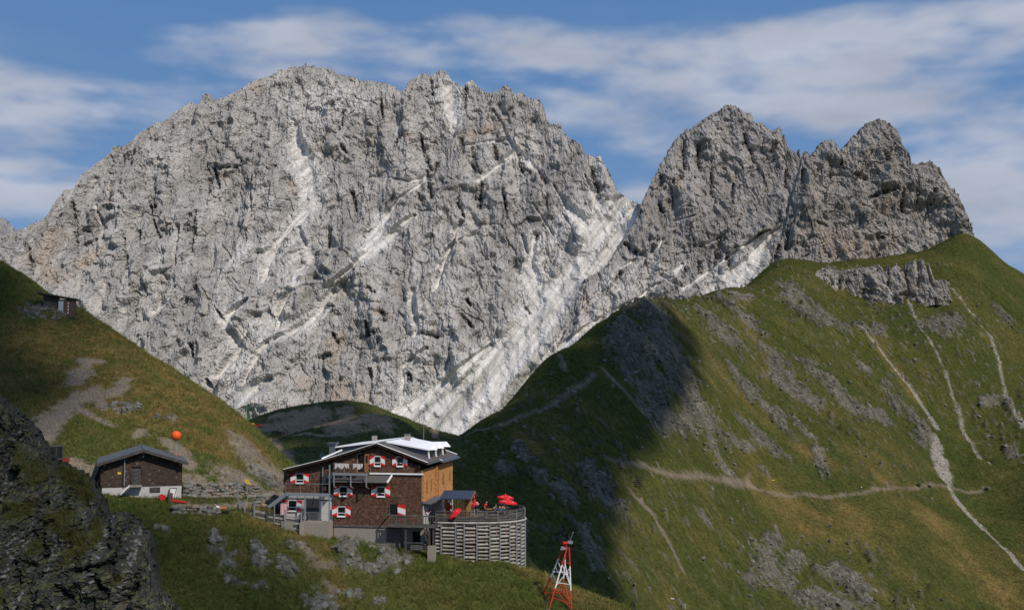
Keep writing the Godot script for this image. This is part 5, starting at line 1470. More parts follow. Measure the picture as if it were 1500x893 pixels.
	s.prism(poly2([[0.6, 6.70], [1.0, 6.56], [1.0, 6.76], [0.6, 6.90]]), -12.6, -4.7)
	part("bay_roof", s.mesh(), M["slate_metal"], rf)
	# white verge strips and dark barge boards
	for q in [[-5.1, 8.97, 0.65, 6.95], [-5.1, 8.97, -10.7, 7.24], [-10.7, 7.24, -15.8, 5.99]]:
		bar_part("verge_strip", Vector3(q[0], q[1], 0.48), Vector3(q[2], q[3], 0.48), 0.16, M["white_sheet"], rf, 0.07)
		bar_part("barge_board", Vector3(q[0], q[1] - 0.16, 0.53), Vector3(q[2], q[3] - 0.16, 0.53), 0.06, M["dark_board"], rf, 0.26)
	bar_part("verge_strip", Vector3(-5.1, 8.97, -13.18), Vector3(0.65, 6.95, -13.18), 0.16, M["white_sheet"], rf, 0.07)
	bar_part("verge_strip", Vector3(-5.1, 8.97, -13.18), Vector3(-10.7, 7.24, -13.18), 0.16, M["white_sheet"], rf, 0.07)
	bar_part("verge_strip", Vector3(0.63, 6.95, -4.72), Vector3(1.02, 6.8, -4.72), 0.12, M["white_sheet"], rf, 0.06)
	tube_part("ridge_cap", Vector3(-5.1, 8.94, 0.5), Vector3(-5.1, 8.94, -13.2), 0.09, 0.09, M["roof_felt"], rf)
	tube_part("gutter", Vector3(0.69, 6.76, 0.5), Vector3(0.69, 6.76, -4.7), 0.08, 0.08, M["slate_metal"], rf)
	tube_part("gutter", Vector3(1.08, 6.6, -4.7), Vector3(1.08, 6.6, -12.6), 0.08, 0.08, M["slate_metal"], rf)
	for q in [[-7.0, 8.1], [-2.3, 7.7], [-9.9, 7.0], [-0.35, 6.75], [-15.3, 5.7]]:
		box_part("purlin", Vector3(q[0] - 0.11, q[1] - 0.42, -0.1), Vector3(q[0] + 0.11, q[1] - 0.12, 0.46), M["dark_board"], rf)
	bar_part("snow_bar", Vector3(-11.4, 7.2, 0.3), Vector3(-9.75, 8.05, -1.6), 0.13, M["white_sheet"], rf)
	# dormers
	var dl := Node3D.new()
	dl.name = "dormer"
	h.add_child(dl, true)
	s = Shape.new()
	s.prism(poly2([[-10.9, 8.22], [-5.15, 8.93], [-5.15, 9.05], [-10.9, 8.36]]), -12.0, -2.0)
	part("dormer_roof", s.mesh(), M["white_sheet"], dl)
	s = Shape.new()
	s.prism(poly2([[-10.5, 7.25], [-5.2, 8.9], [-10.5, 8.27]]), -11.8, -2.35)
	part("dormer_wall", s.mesh(), M["slate_metal"], dl)
	var dr2 := Node3D.new()
	dr2.name = "dormer"
	h.add_child(dr2, true)
	s = Shape.new()
	s.prism(poly2([[-4.95, 8.86], [0.1, 8.02], [0.1, 8.14], [-4.95, 9.0]]), -11.6, -2.4)
	part("dormer_roof", s.mesh(), M["white_sheet"], dr2)
	s = Shape.new()
	s.prism(poly2([[-4.9, 8.84], [-0.35, 7.2], [-0.35, 8.06]]), -11.4, -2.75)
	part("dormer_wall", s.mesh(), M["slate_metal"], dr2)
	for k in 3:
		var zc := -3.9 - k * 3.1
		s = Shape.new()
		s.tri(Vector3(0.1, 8.10, zc + 1.5), Vector3(0.62, 8.02, zc + 0.0), Vector3(0.1, 8.62, zc))
		s.tri(Vector3(0.62, 8.02, zc), Vector3(0.1, 8.10, zc - 1.5), Vector3(0.1, 8.62, zc))
		s.tri(Vector3(0.1, 8.10, zc + 1.5), Vector3(0.1, 8.62, zc), Vector3(-2.4, 8.56, zc))
		s.tri(Vector3(0.1, 8.10, zc - 1.5), Vector3(-2.4, 8.56, zc), Vector3(0.1, 8.62, zc))
		part("gablet", s.mesh(), M["white_sheet"], dr2)
		box_part("dormer_window", Vector3(-0.34, 7.35, zc - 0.8), Vector3(-0.26, 8.0, zc + 0.8), M["dark_glass"], dr2)
		bar_part("downpipe", Vector3(-0.15, 8.0, zc + 1.2), Vector3(-0.05, 7.15, zc + 1.1), 0.16, M["white_sheet"], dr2)
	# chimneys
	var ch := box_part("chimney", Vector3(-11.35, 6.9, -2.6), Vector3(-10.7, 8.45, -1.9), M["slate_metal"], h)
	s = Shape.new()
	for q in 4:
		s.box(Vector3(-11.4 - q * 0.05, 8.45 + q * 0.09, -2.65 - q * 0.05), Vector3(-10.65 + q * 0.05, 8.54 + q * 0.09, -1.85 + q * 0.05))
	part("chimney_cap", s.mesh(), M["slate_metal"], ch)
	ch = box_part("chimney", Vector3(-4.3, 8.5, -8.2), Vector3(-3.75, 9.5, -7.6), M["concrete"], h)
	box_part("chimney_cap", Vector3(-4.38, 9.5, -8.28), Vector3(-3.67, 9.58, -7.52), M["slate_metal"], ch)
	ch = box_part("chimney", Vector3(-9.0, 8.3, -10.5), Vector3(-8.5, 9.2, -10.0), M["concrete"], h)
	tube_part("aerial", Vector3(-3.2, 8.2, -12), Vector3(-3.2, 10.6, -12), 0.03, 0.015, M["steel"], h)
	# ground floor by the terrace: white wall, annexe
	box_part("white_side_wall", Vector3(0.002, -0.02, -5.1), Vector3(0.06, 2.62, 0.0), M["plaster"], h)
	for zc in [-1.2, -2.9]:
		window(h, zc * -1.0, 1.9, 0.02, 0.5, 0.9, 3, Transform3D(Basis(Vector3.UP, PI / 2), Vector3(0.06, 0, 0)))
	box_part("annexe_wall", Vector3(0.06, 0.9, -9.0), Vector3(1.15, 2.6, -3.8), M["plaster"], h)
	s = Shape.new()
	s.quad(Vector3(0.06, 2.55, 0.25), Vector3(0.9, 2.45, 0.0), Vector3(1.5, 2.55, -9.2), Vector3(0.06, 2.95, -9.2))
	s.quad(Vector3(0.06, 2.66, 0.25), Vector3(0.06, 3.0, -9.2), Vector3(1.5, 2.63, -9.2), Vector3(0.9, 2.52, 0.0))
	s.quad(Vector3(0.9, 2.45, 0.0), Vector3(0.9, 2.52, 0.0), Vector3(1.5, 2.63, -9.2), Vector3(1.5, 2.55, -9.2))
	s.quad(Vector3(0.06, 2.55, 0.25), Vector3(0.06, 2.66, 0.25), Vector3(0.9, 2.52, 0.0), Vector3(0.9, 2.45, 0.0))
	part("annexe_roof", s.mesh(), M["slate_metal"], h)
	# bicycle-like barrow by the door, wash on the line
	var wash := thing("washing", "white patterned washing hung over the steel balcony rail", "washing", hut_world(Vector3(0, 0, 0)), HUT_TURN)
	for q in [[-9.55, -8.15, 0.0], [-7.5, -6.4, 1.0], [-8.2, -7.95, 2.0]]:
		s = Shape.new()
		var cnt := 10
		for k in cnt:
			var x0 := lerpf(q[0], q[1], float(k) / cnt)
			var x1 := lerpf(q[0], q[1], float(k + 1) / cnt)
			var l0: float = 6.75 - 0.25 - 0.35 * absf(sin(x0 * 4.1 + q[2]))
			var l1: float = 6.75 - 0.25 - 0.35 * absf(sin(x1 * 4.1 + q[2]))
			s.quad(Vector3(x0, l0, 1.26 + 0.03 * sin(x0 * 17.0)), Vector3(x1, l1, 1.26 + 0.03 * sin(x1 * 17.0)), Vector3(x1, 6.77, 1.225), Vector3(x0, 6.77, 1.225))
			s.quad(Vector3(x1, l1 + 0.1, 1.17), Vector3(x0, l0 + 0.1, 1.17), Vector3(x0, 6.77, 1.19), Vector3(x1, 6.77, 1.19))
			s.quad(Vector3(x0, 6.77, 1.225), Vector3(x1, 6.77, 1.225), Vector3(x1, 6.77, 1.19), Vector3(x0, 6.77, 1.19))
		part("cloth", s.mesh(), M["linen"], wash)
	var towel := thing("towel", "pale pink towel hanging by the stair below the gallery", "towel", hut_world(Vector3(-16.05, 0.0, 0.45)), HUT_TURN)
	s = Shape.new()
	for k in 5:
		s.quad(Vector3(k * 0.16, 0.9, 0.03 * (k % 2)), Vector3(k * 0.16 + 0.16, 0.9, 0.03 * ((k + 1) % 2)), Vector3(k * 0.16 + 0.16, 2.35, 0.02 * ((k + 1) % 2)), Vector3(k * 0.16, 2.35, 0.02 * (k % 2)))
	part("cloth", s.mesh(), M["pink_cloth"], towel)
	tube_part("line", Vector3(-0.2, 2.36, 0), Vector3(1.0, 2.36, 0), 0.012, 0.012, M["steel"], towel)
	barrow()

func barrow() -> void:
	var o := thing("wheelbarrow", "black wheelbarrow standing on end beside the dark double door", "wheelbarrow", hut_world(Vector3(-13.3, 0.42, 0.15)), HUT_TURN)
	var s := Shape.new()
	for k in 14:
		var a := TAU * k / 14.0
		var b := TAU * (k + 1) / 14.0
		s.tube(Vector3(cos(a) * 0.33, 0.36 + sin(a) * 0.33, 0), Vector3(cos(b) * 0.33, 0.36 + sin(b) * 0.33, 0), 0.05, 0.05, 6)
	part("wheel", s.mesh(), M["black"], o)
	s = Shape.new()
	s.bar(Vector3(0, 0.36, 0.08), Vector3(-0.5, 1.0, 0.08), 0.05)
	s.bar(Vector3(0, 0.36, -0.08), Vector3(-0.5, 1.0, -0.08), 0.05)
	part("handle", s.mesh(), M["black"], o)
	box_part("tray", Vector3(-0.42, 0.55, -0.2), Vector3(-0.12, 1.05, 0.2), M["dark_steel"], o)

# ---------------------------------------------------------------- terrace
func terrace() -> void:
	rng.seed = 21
	var t := thing("terrace", "round timber terrace on a crib wall of pale logs with steel posts", "terrace", hut_at, HUT_TURN)
	var rim := [[1.35, -0.35], [3.0, -0.45], [5.0, -0.65], [6.6, -1.0], [7.9, -1.55], [8.9, -2.25], [9.65, -3.1], [10.1, -4.1], [10.2, -5.2], [9.9, -6.4], [9.2, -7.5], [8.1, -8.3], [6.5, -8.9], [4.0, -9.1], [1.2, -9.1]]
	var deck := PackedVector2Array()
	for p in rim:
		deck.append(Vector2(p[0], -p[1]))
	# boards of the deck, running across
	var s := Shape.new()
	var lay := Transform3D(Basis(Vector3(1, 0, 0), Vector3(0, 0, -1), Vector3(0, 1, 0)), Vector3.ZERO)
	s.prism(deck, 0.66, 0.80, lay)
	part("deck_frame", s.mesh(), M["grey_wood"], t)
	var z := 0.40
	while z < 9.05:
		var strip := poly2([[0.0, z], [12.0, z], [12.0, z + 0.135], [0.0, z + 0.135]])
		for q in Geometry2D.intersect_polygons(strip, deck):
			s = Shape.new()
			s.prism(q, 0.805, 0.84 + rng.randf() * 0.012, lay)
			part("deck_board", s.mesh(), M["old_wood"] if rng.randf() < 0.6 else M["grey_wood"], t)
		z += 0.145
	# earth core behind the logs
	var core := PackedVector2Array()
	for p in Geometry2D.offset_polygon(deck, -0.35):
		core = p
	s = Shape.new()
	s.prism(core, -6.0, 0.6, lay)
	part("earth_core", s.mesh(), M["earth"], t)
	# steel posts and logs
	var xs := [2.05, 3.6, 4.5, 5.8, 7.1, 8.1, 9.0, 9.6, 9.95, 10.18]
	var posts := []
	for x in xs:
		for k in rim.size() - 1:
			if rim[k][0] <= x and rim[k + 1][0] >= x:
				posts.append(Vector3(x, 0, lerpf(rim[k][1], rim[k + 1][1], (x - rim[k][0]) / (rim[k + 1][0] - rim[k][0]))))
				break
	for q in [[10.05, -5.9], [9.4, -7.2], [8.3, -8.15], [6.8, -8.8]]:
		posts.append(Vector3(q[0], 0, q[1]))
	var feet := []
	for p in posts:
		var w := hut_world(p)
		feet.append(near.height(w.x, w.z) - hut_at.y - 0.25)
	var mid := Vector3(5.0, 0, -4.6)
	for k in posts.size():
		var p: Vector3 = posts[k]
		var out := (p - mid).normalized()
		bar_part("steel_post", p + out * 0.14 + Vector3.UP * feet[k], p + out * 0.14 + Vector3.UP * 0.42, 0.17, M["steel"], t, 0.12)
	var left := Vector3(1.3, 0, -0.33)
	for k in posts.size():
		var a: Vector3 = left if k == 0 else posts[k - 1]
		var b: Vector3 = posts[k]
		var y := 0.28
		var low: float = feet[k] if k == 0 else minf(feet[k - 1], feet[k])
		var dir := (b - a).normalized()
		var shift := 0.0 if k % 2 else 0.16
		var row := 0
		while y - shift > low:
			var r := rng.randf_range(0.11, 0.15)
			var e0 := rng.randf_range(-0.12, 0.05)
			var e1 := rng.randf_range(-0.12, 0.05)
			var out := ((a + b) * 0.5 - mid).normalized() * rng.randf_range(-0.04, 0.03)
			tube_part("log", a - dir * e0 + out + Vector3.UP * (y - shift + rng.randf_range(-0.03, 0.03)), b + dir * e1 + out + Vector3.UP * (y - shift + rng.randf_range(-0.03, 0.03)), r, r * rng.randf_range(0.85, 1.0), M[["log", "log_dark", "log_pale", "log"][rng.randi() % 4]], t, 9)
			# headers seen end-on behind the gap
			if row % 2 == 0 and k > 2 and k < 11:
				tube_part("tie_log", b - dir * 0.3 + Vector3.UP * (y - shift - 0.19), b - dir * 0.3 + (mid - b).normalized() * 1.2 + Vector3.UP * (y - shift - 0.19), 0.1, 0.1, M["log_dark"], t, 8)
			y -= 0.385
			row += 1
	# rim log and railing of boards
	for k in rim.size() - 3:
		var a := Vector3(rim[k][0], 0.48, rim[k][1])
		var b := Vector3(rim[k + 1][0], 0.48, rim[k + 1][1])
		var o2 := (a - Vector3(5.0, 0.48, -4.6)).normalized() * 0.16
		var o3 := (b - Vector3(5.0, 0.48, -4.6)).normalized() * 0.16
		tube_part("rim_log", a + o2, b + o3, 0.12, 0.12, M["log_pale"], t, 9)
		for q in 4:
			bar_part("rail_board", a + Vector3.UP * (0.30 + q * 0.27), b + Vector3.UP * (0.30 + q * 0.27), 0.04, M["old_wood"] if (k + q) % 3 else M["grey_wood"], t, 0.19 if q < 3 else 0.1)
		bar_part("hand_rail", a + Vector3.UP * 1.22, b + Vector3.UP * 1.22, 0.16, M["old_wood"], t, 0.05)
		bar_part("rail_post", a + Vector3.UP * 0.1, a + Vector3.UP * 1.2, 0.1, M["grey_wood"], t)
		if k % 2 == 0 and k > 2:
			tube_part("steel_stanchion", a + Vector3.UP * 0.2 + o2 * 0.4, a + Vector3.UP * 1.25 + o2 * 0.4, 0.05, 0.05, M["steel"], t)
	bar_part("tie_rail", Vector3(8.4, -1.75, -1.85), Vector3(10.3, -1.75, -3.9), 0.04, M["steel"], t)
	kiosk()
	var y0 := 0.85
	# parasols
	parasol("red parasol tipped on its side against the larch kiosk", hut_world(Vector3(3.75, 0.95, -0.85)), Basis(Vector3(0, 0, 1), 0.62) * Basis(Vector3(1, 0, 0), 0.42), M["umbrella_red"], 0.85, 0.75)
	parasol("open red parasol on the curved terrace rim, the lower and larger of two", hut_world(Vector3(8.55, y0, -3.0)), Basis(Vector3(0, 0, 1), -0.12), M["umbrella_red"], 1.05, 1.7)
	parasol("open red parasol standing farther back on the curved terrace rim", hut_world(Vector3(7.9, y0, -5.4)), Basis(Vector3(0, 0, 1), -0.06), M["umbrella_red"], 0.95, 1.95)
	parasol("faded pink parasol low on the deck behind the larch kiosk", hut_world(Vector3(4.3, y0, -4.9)), Basis(), M["umbrella_pale"], 0.85, 1.25)
	parasol("folded red parasol standing upright at the kiosk corner", hut_world(Vector3(4.95, y0, -3.4)), Basis(), M["umbrella_red"], 0.3, 1.15)
	# tables and people
	table("larch table with bench in the sun on the terrace", hut_world(Vector3(6.75, y0, -4.6)), HUT_TURN + 0.25, 1.9, M["larch"])
	table("grey table near the terrace rim, below the larger parasol", hut_world(Vector3(8.35, y0, -3.8)), HUT_TURN + 0.9, 1.4, M["old_wood"])
	person("standing person in navy jacket, grey shorts and pale cap on the terrace", hut_world(Vector3(5.55, y0, -1.75)), HUT_TURN + 2.6, "stand", Color(0.02, 0.025, 0.045), Color(0.16, 0.17, 0.19), true, Color(0.6, 0.58, 0.55), 0.022, "people on the terrace", 0.05, true)
	person("person in red shirt and black shorts leaning over the larch table", hut_world(Vector3(6.05, y0, -3.6)), HUT_TURN + 1.2, "walk", Color(0.55, 0.03, 0.05), Color(0.015, 0.015, 0.018), true, Color(0.05, 0.03, 0.02), 0.022, "people on the terrace", 0.35)
	person("seated person in white top and blue jeans beside the larch table", hut_world(Vector3(7.2, y0, -3.75)), HUT_TURN + 2.9, "sit", Color(0.70, 0.62, 0.55), Color(0.03, 0.10, 0.27), false, Color(0.12, 0.08, 0.05), 0.022, "people on the terrace", 0.2)
	person("seated person in pale blue shirt at the terrace rim, back to the slope below", hut_world(Vector3(7.95, y0, -3.1)), HUT_TURN + 2.7, "sit", Color(0.62, 0.70, 0.76), Color(0.05, 0.05, 0.07), false, Color(0.03, 0.025, 0.02), 0.022, "people on the terrace", 0.15)
	person("seated person in orange top between the larch table and the parasols", hut_world(Vector3(7.6, y0, -5.3)), HUT_TURN + 0.3, "sit", Color(0.62, 0.25, 0.12), Color(0.12, 0.10, 0.09), true, Color(0.10, 0.05, 0.02), 0.022, "people on the terrace", 0.15)

func kiosk() -> void:
	var k := thing("kiosk", "small larch-board kiosk with blue metal roof on the terrace", "kiosk", hut_world(Vector3(0, 0.84, 0)), HUT_TURN)
	for side in [[Vector3(2.75, 0, -1.45), Vector3(4.55, 0, -1.45)], [Vector3(4.55, 0, -1.45), Vector3(4.55, 0, -3.6)], [Vector3(2.05, 0, -3.6), Vector3(4.55, 0, -3.6)], [Vector3(2.05, 0, -1.5), Vector3(2.05, 0, -3.6)]]:
		var a: Vector3 = side[0]
		var b: Vector3 = side[1]
		var n := int(a.distance_to(b) / 0.17)
		for q in n:
			var p := a.lerp(b, (q + 0.5) / n)
			var top := 2.1 + (0.0 if absf(a.z - b.z) < 0.01 else 0.25)
			bar_part("plank", p, p + Vector3.UP * top, a.distance_to(b) / n - 0.012 if absf(a.z - b.z) < 0.01 else 0.03, M["larch_pale"] if q % 3 else M["larch"], k, 0.03 if absf(a.z - b.z) < 0.01 else a.distance_to(b) / n - 0.012)
	bar_part("corner_post", Vector3(2.1, 0, -1.4), Vector3(2.1, 2.2, -1.4), 0.12, M["larch"], k)
	bar_part("corner_post", Vector3(4.5, 0, -1.36), Vector3(4.62, 2.2, -1.36), 0.14, M["larch"], k)
	var lamp := box_part("notice", Vector3(2.3, 1.62, -1.8), Vector3(2.72, 2.0, -1.77), M["white_paint"], k)
	lamp.set_meta("label", "small white notice pane")
	box_part("red_notice", Vector3(2.32, 0.95, -1.8), Vector3(2.85, 1.4, -1.77), M["red_paint"], k)
	var s := Shape.new()
	s.prism(poly2([[0.55, 2.12], [2.55, 2.78], [4.4, 2.1], [4.4, 2.2], [2.55, 2.9], [0.55, 2.24]]), 1.75, 5.2, Transform3D(Basis(Vector3(0, 0, -1), Vector3(0, 1, 0), Vector3(1, 0, 0)), Vector3.ZERO))
	part("roof", s.mesh(), M["blue_metal"], k)
	for q in 8:
		var x := 1.78 + q * 0.485
		bar_part("seam", Vector3(x, 2.25, -0.56), Vector3(x, 2.92, -2.55), 0.025, M["blue_metal"], k, 0.04)
	for q in [0.7, 1.6, 2.5]:
		bar_part("rafter", Vector3(5.12, 2.15 + (q - 0.55) * 0.32 - 0.1, -q), Vector3(4.3, 2.15 + (q - 0.55) * 0.32 - 0.1, -q), 0.12, M["larch"], k)
	bar_part("barge_board", Vector3(5.22, 2.14, -0.55), Vector3(5.22, 2.8, -2.55), 0.05, M["larch"], k, 0.18)

func parasol(label: String, where: Vector3, tip: Basis, m: Material, r: float, h: float) -> void:
	var o := thing("parasol", label, "parasol", where, HUT_TURN)
	var cn := Node3D.new()
	cn.name = "canopy"
	o.add_child(cn)
	cn.basis = tip
	var drop := r * 0.34 if r > 0.5 else 1.0
	var top := Vector3(0, h + drop, 0)
	for k in 8:
		var a0 := TAU * k / 8.0
		var a1 := TAU * (k + 1) / 8.0
		var p := Vector3(cos(a0) * r, h, sin(a0) * r)
		var q := Vector3(cos(a1) * r, h, sin(a1) * r)
		var s := Shape.new()
		s.tri(q, p, top)
		s.quad(q, q - Vector3.UP * 0.12, p - Vector3.UP * 0.12, p)
		s.tri(p - Vector3.UP * 0.02, q - Vector3.UP * 0.02, top - Vector3.UP * 0.03)
		var g := part("panel", s.mesh(), m, cn)
		if r > 0.5 and k % 2 == 0:
			# a white word mark on every second panel
			var e := (q - p).normalized()
			var up := (top - (p + q) * 0.5).normalized()
			var nn := e.cross(up).normalized() * 1.0
			if nn.y < 0.0:
				nn = -nn
			var c0 := (p + q) * 0.5 + up * r * 0.28 + nn * 0.012
			s = Shape.new()
			for d in 5:
				var cc: Vector3 = c0 + e * (d - 2.0) * r * 0.085
				var hh: float = r * [0.085, 0.05, 0.06, 0.05, 0.075][d]
				s.quad(cc - e * r * 0.03 - up * 0.03, cc + e * r * 0.03 - up * 0.03, cc + e * r * 0.03 + up * hh, cc - e * r * 0.03 + up * hh)
				s.quad(cc - e * r * 0.03 + up * hh, cc + e * r * 0.03 + up * hh, cc + e * r * 0.03 - up * 0.03, cc - e * r * 0.03 - up * 0.03)
			part("word_mark", s.mesh(), M["white_paint"], g)
		var rb := Shape.new()
		rb.tube(top - Vector3.UP * 0.05, p - Vector3.UP * 0.03, 0.012, 0.01, 5)
		part("rib", rb.mesh(), M["steel"], cn)
	tube_part("pole", tip * Vector3(0, 0, 0), tip * Vector3(0, h + drop + 0.08, 0), 0.025, 0.02, M["white_paint"], o)
	tube_part("foot", Vector3(0, 0.0, 0), Vector3(0, 0.09, 0), 0.25, 0.22, M["concrete"], o, 12)

func table(label: String, where: Vector3, turn: float, w: float, m: Material) -> void:
	var o := thing("table", label, "table", where, turn)
	for k in 4:
		box_part("table_board", Vector3(-w * 0.5, 0.70, -0.36 + k * 0.185), Vector3(w * 0.5, 0.74, -0.36 + k * 0.185 + 0.17), m, o)
	for sx in [-1.0, 1.0]:
		for sz in [-1.0, 1.0]:
			bar_part("leg", Vector3(sx * w * 0.4, 0, sz * 0.3), Vector3(sx * w * 0.4, 0.7, sz * 0.22), 0.07, m, o)
	for sz in [-1.0, 1.0]:
		box_part("bench_seat", Vector3(-w * 0.5, 0.42, sz * 0.62 - 0.13), Vector3(w * 0.5, 0.46, sz * 0.62 + 0.13), m, o)
		for sx in [-1.0, 1.0]:
			bar_part("bench_leg", Vector3(sx * w * 0.4, 0, sz * 0.62), Vector3(sx * w * 0.4, 0.42, sz * 0.62), 0.06, m, o)

# ---------------------------------------------------------------- smaller buildings
func side_hut() -> void:
	rng.seed = 33
	var o := thing("shingled_hut", "low brown shingled hut with grey metal roof and white base beside the path", "hut", at(206, 712, 120), 0.345)
	var wall := poly2([[-4.15, -0.02], [4.3, -0.02], [4.3, 2.45], [0.15, 3.75], [-4.15, 2.5]])
	var s := Shape.new()
	s.prism(wall, -9.0, -0.002)
	part("wall", s.mesh(), M["dark_board"], o)
	var sm := part("shingles", shingles(wall, [Rect2(-1.05, 0.15, 1.05, 2.1)], 0.2, 0.2, Color(0.095, 0.068, 0.055), 0.25, Transform3D()), M["shingle"], o)
	sm.set_meta("kind", "stuff")
	box_part("white_base", Vector3(-4.0, -3.0, -8.8), Vector3(4.25, -0.02, -0.02), M["plaster"], o)
	var d := box_part("door", Vector3(-1.0, 0.2, 0.0), Vector3(-0.05, 1.9, 0.04), M["old_wood"], o)
	for k in 6:
		box_part("door_board", Vector3(-0.97, 0.24 + k * 0.27, 0.038), Vector3(-0.08, 0.49 + k * 0.27, 0.06), M["grey_wood"], d)
	box_part("door_window", Vector3(-1.0, 1.95, 0.0), Vector3(-0.05, 2.2, 0.03), M["dark_glass"], o)
	var w := box_part("base_window", Vector3(0.9, -0.75, 0.0), Vector3(2.0, -0.15, 0.02), M["dark_board"], o)
	for k in 4:
		box_part("window_slat", Vector3(0.95, -0.70 + k * 0.14, 0.018), Vector3(1.95, -0.62 + k * 0.14, 0.05), M["old_wood"], w)
	box_part("base_door", Vector3(3.05, -1.9, 0.0), Vector3(3.7, -0.35, 0.03), M["white_paint"], o)
	var fr := Shape.new()
	fr.bar(Vector3(3.02, -1.9, 0.04), Vector3(3.02, -0.32, 0.04), 0.05)
	fr.bar(Vector3(3.73, -0.32, 0.04), Vector3(3.45, -1.6, 0.04), 0.05)
	fr.bar(Vector3(3.0, -0.32, 0.04), Vector3(3.75, -0.32, 0.04), 0.05)
	part("door_frame", fr.mesh(), M["black"], o)
	# steps
	box_part("landing", Vector3(-1.2, 0.0, 0.0), Vector3(0.1, 0.17, 1.0), M["concrete"], o)
	for k in 4:
		box_part("step", Vector3(-1.55 - k * 0.24, -0.2 - k * 0.2, 0.1), Vector3(-1.2 - k * 0.24, -0.05 - k * 0.2, 0.95), M["concrete"], o)
	s = Shape.new()
	s.prism(poly2([[-1.2, 0.3], [-1.2, 0.1], [-2.1, -0.8], [-2.1, -0.55]]), 0.95, 1.1)
	part("white_cheek", s.mesh(), M["white_paint"], o)
	# roof
	s = Shape.new()
	s.prism(poly2([[-4.6, 2.42], [0.15, 3.85], [4.85, 2.32], [4.85, 2.5], [0.15, 4.05], [-4.6, 2.6]]), -9.6, 0.9)
	part("roof_plane", s.mesh(), M["slate_metal"], o)
	for k in 10:
		var q := (k + 0.5) / 10.0
		bar_part("seam", Vector3(0.15, 4.06, 0.85 - q * 10.3), Vector3(-4.6, 2.62, 0.85 - q * 10.3), 0.04, M["slate_metal"], o, 0.05)
		bar_part("seam", Vector3(0.15, 4.06, 0.85 - q * 10.3), Vector3(4.85, 2.52, 0.85 - q * 10.3), 0.04, M["slate_metal"], o, 0.05)
	bar_part("barge_board", Vector3(0.15, 3.9, 0.93), Vector3(-4.62, 2.46, 0.93), 0.06, M["grey_wood"], o, 0.3)
	bar_part("barge_board", Vector3(0.15, 3.9, 0.93), Vector3(4.87, 2.36, 0.93), 0.06, M["grey_wood"], o, 0.3)
	tube_part("ridge_cap", Vector3(0.15, 4.06, 0.9), Vector3(0.15, 4.06, -9.6), 0.09, 0.09, M["slate_metal"], o)
	for x in [[0.15, 3.45], [-3.8, 2.25], [4.0, 2.15]]:
		box_part("purlin", Vector3(x[0] - 0.1, x[1], -0.05), Vector3(x[0] + 0.1, x[1] + 0.25, 0.85), M["dark_board"], o)
	box_part("lamp", Vector3(0.08, 3.15, 0.05), Vector3(0.22, 3.3, 0.22), M["white_paint"], o)
	tube_part("drain_pipe", Vector3(-1.75, 0.15, 0.3), Vector3(-1.75, 3.35, 0.3), 0.07, 0.07, M["steel"], o)
	var sg := box_part("yellow_sign", Vector3(-2.45, 1.35, 0.05), Vector3(-2.1, 1.6, 0.09), M["yellow_paint"], o)
	sg.set_meta("label", "small yellow sign on the brown shingles")
	tube_part("rope", Vector3(-2.15, 2.4, 0.07), Vector3(-2.45, 0.5, 0.07), 0.02, 0.02, M["old_wood"], o)
	for k in 5:
		bar_part("leaning_pole", Vector3(-4.6 - k * 0.16, -0.6, -0.6 - k * 0.35), Vector3(-4.2 - k * 0.02, 2.1, -0.8 - k * 0.35), 0.09, M["dark_board"], o)
	# marker ball
	var b := thing("marker_ball", "bright orange cable marker ball on a short pole behind the hut roof", "marker ball", at(256.5, 690, 127), 0.0)
	var top := at(256.5, 638, 127).y - b.position.y
	tube_part("pole", Vector3(0, -1.5, 0), Vector3(0, top, 0), 0.06, 0.06, M["steel"], b)
	tube_part("orange_sleeve", Vector3(0, top - 3.2, 0), Vector3(0, top - 2.2, 0), 0.1, 0.1, M["orange_paint"], b)
	var bs := Shape.new()
	bs.ball(Vector3(0, top, 0), Vector3.ONE * 0.56, 28, 18)
	part("ball", bs.mesh(), M["orange_paint"], b)
	# stump and red things by the base
	var f := o.transform * Vector3(3.0, 0, 0.9)
	var gy := near.height(f.x, f.z)
	var st := tag(part("tree_stump", body_mesh([[Vector3(0, 0, 0), Vector3(0.0, 0.95, 0), 0.3, 0.2, Color(0.10, 0.085, 0.07)], [Vector3(-0.1, 0.8, 0), Vector3(-0.12, 1.4, 0), 0.17, 0.09, Color(0.12, 0.10, 0.085)], [Vector3(0.15, 0.6, 0.05), Vector3(0.25, 1.05, 0.05), 0.14, 0.08, Color(0.09, 0.08, 0.065)]], 0.05, 0.12), M["cloth"], self, Vector3(f.x, gy - 0.1, f.z)), "weathered dark tree stump before the white base of the hut", "stump")
	st.rotation.y = 0.3
	f = o.transform * Vector3(2.2, 0, 0.55)
	var dm := thing("cable_drum", "red cable drum beside the weathered stump", "cable drum", Vector3(f.x, near.height(f.x, f.z) + 0.3, f.z), 0.5)
	tube_part("drum", Vector3(0, 0.05, -0.2), Vector3(0, 0.05, 0.2), 0.2, 0.2, M["red_paint"], dm, 14)
	for q in [-0.22, 0.2]:
		tube_part("flange", Vector3(0, 0.05, q), Vector3(0, 0.05, q + 0.04), 0.33, 0.33, M["red_paint"], dm, 18)
	f = o.transform * Vector3(4.0, 0, 0.75)
	var rp := thing("red_ramp", "flat red metal ramp sloping down from the white base", "ramp", Vector3(f.x, near.height(f.x, f.z) + 0.05, f.z), 0.345)
	s = Shape.new()
	s.prism(poly2([[-0.8, 0.35], [-0.8, 0.12], [0.75, -0.1], [0.75, 0.02]]), -0.3, 0.3)
	part("plate", s.mesh(), M["red_paint"], rp)

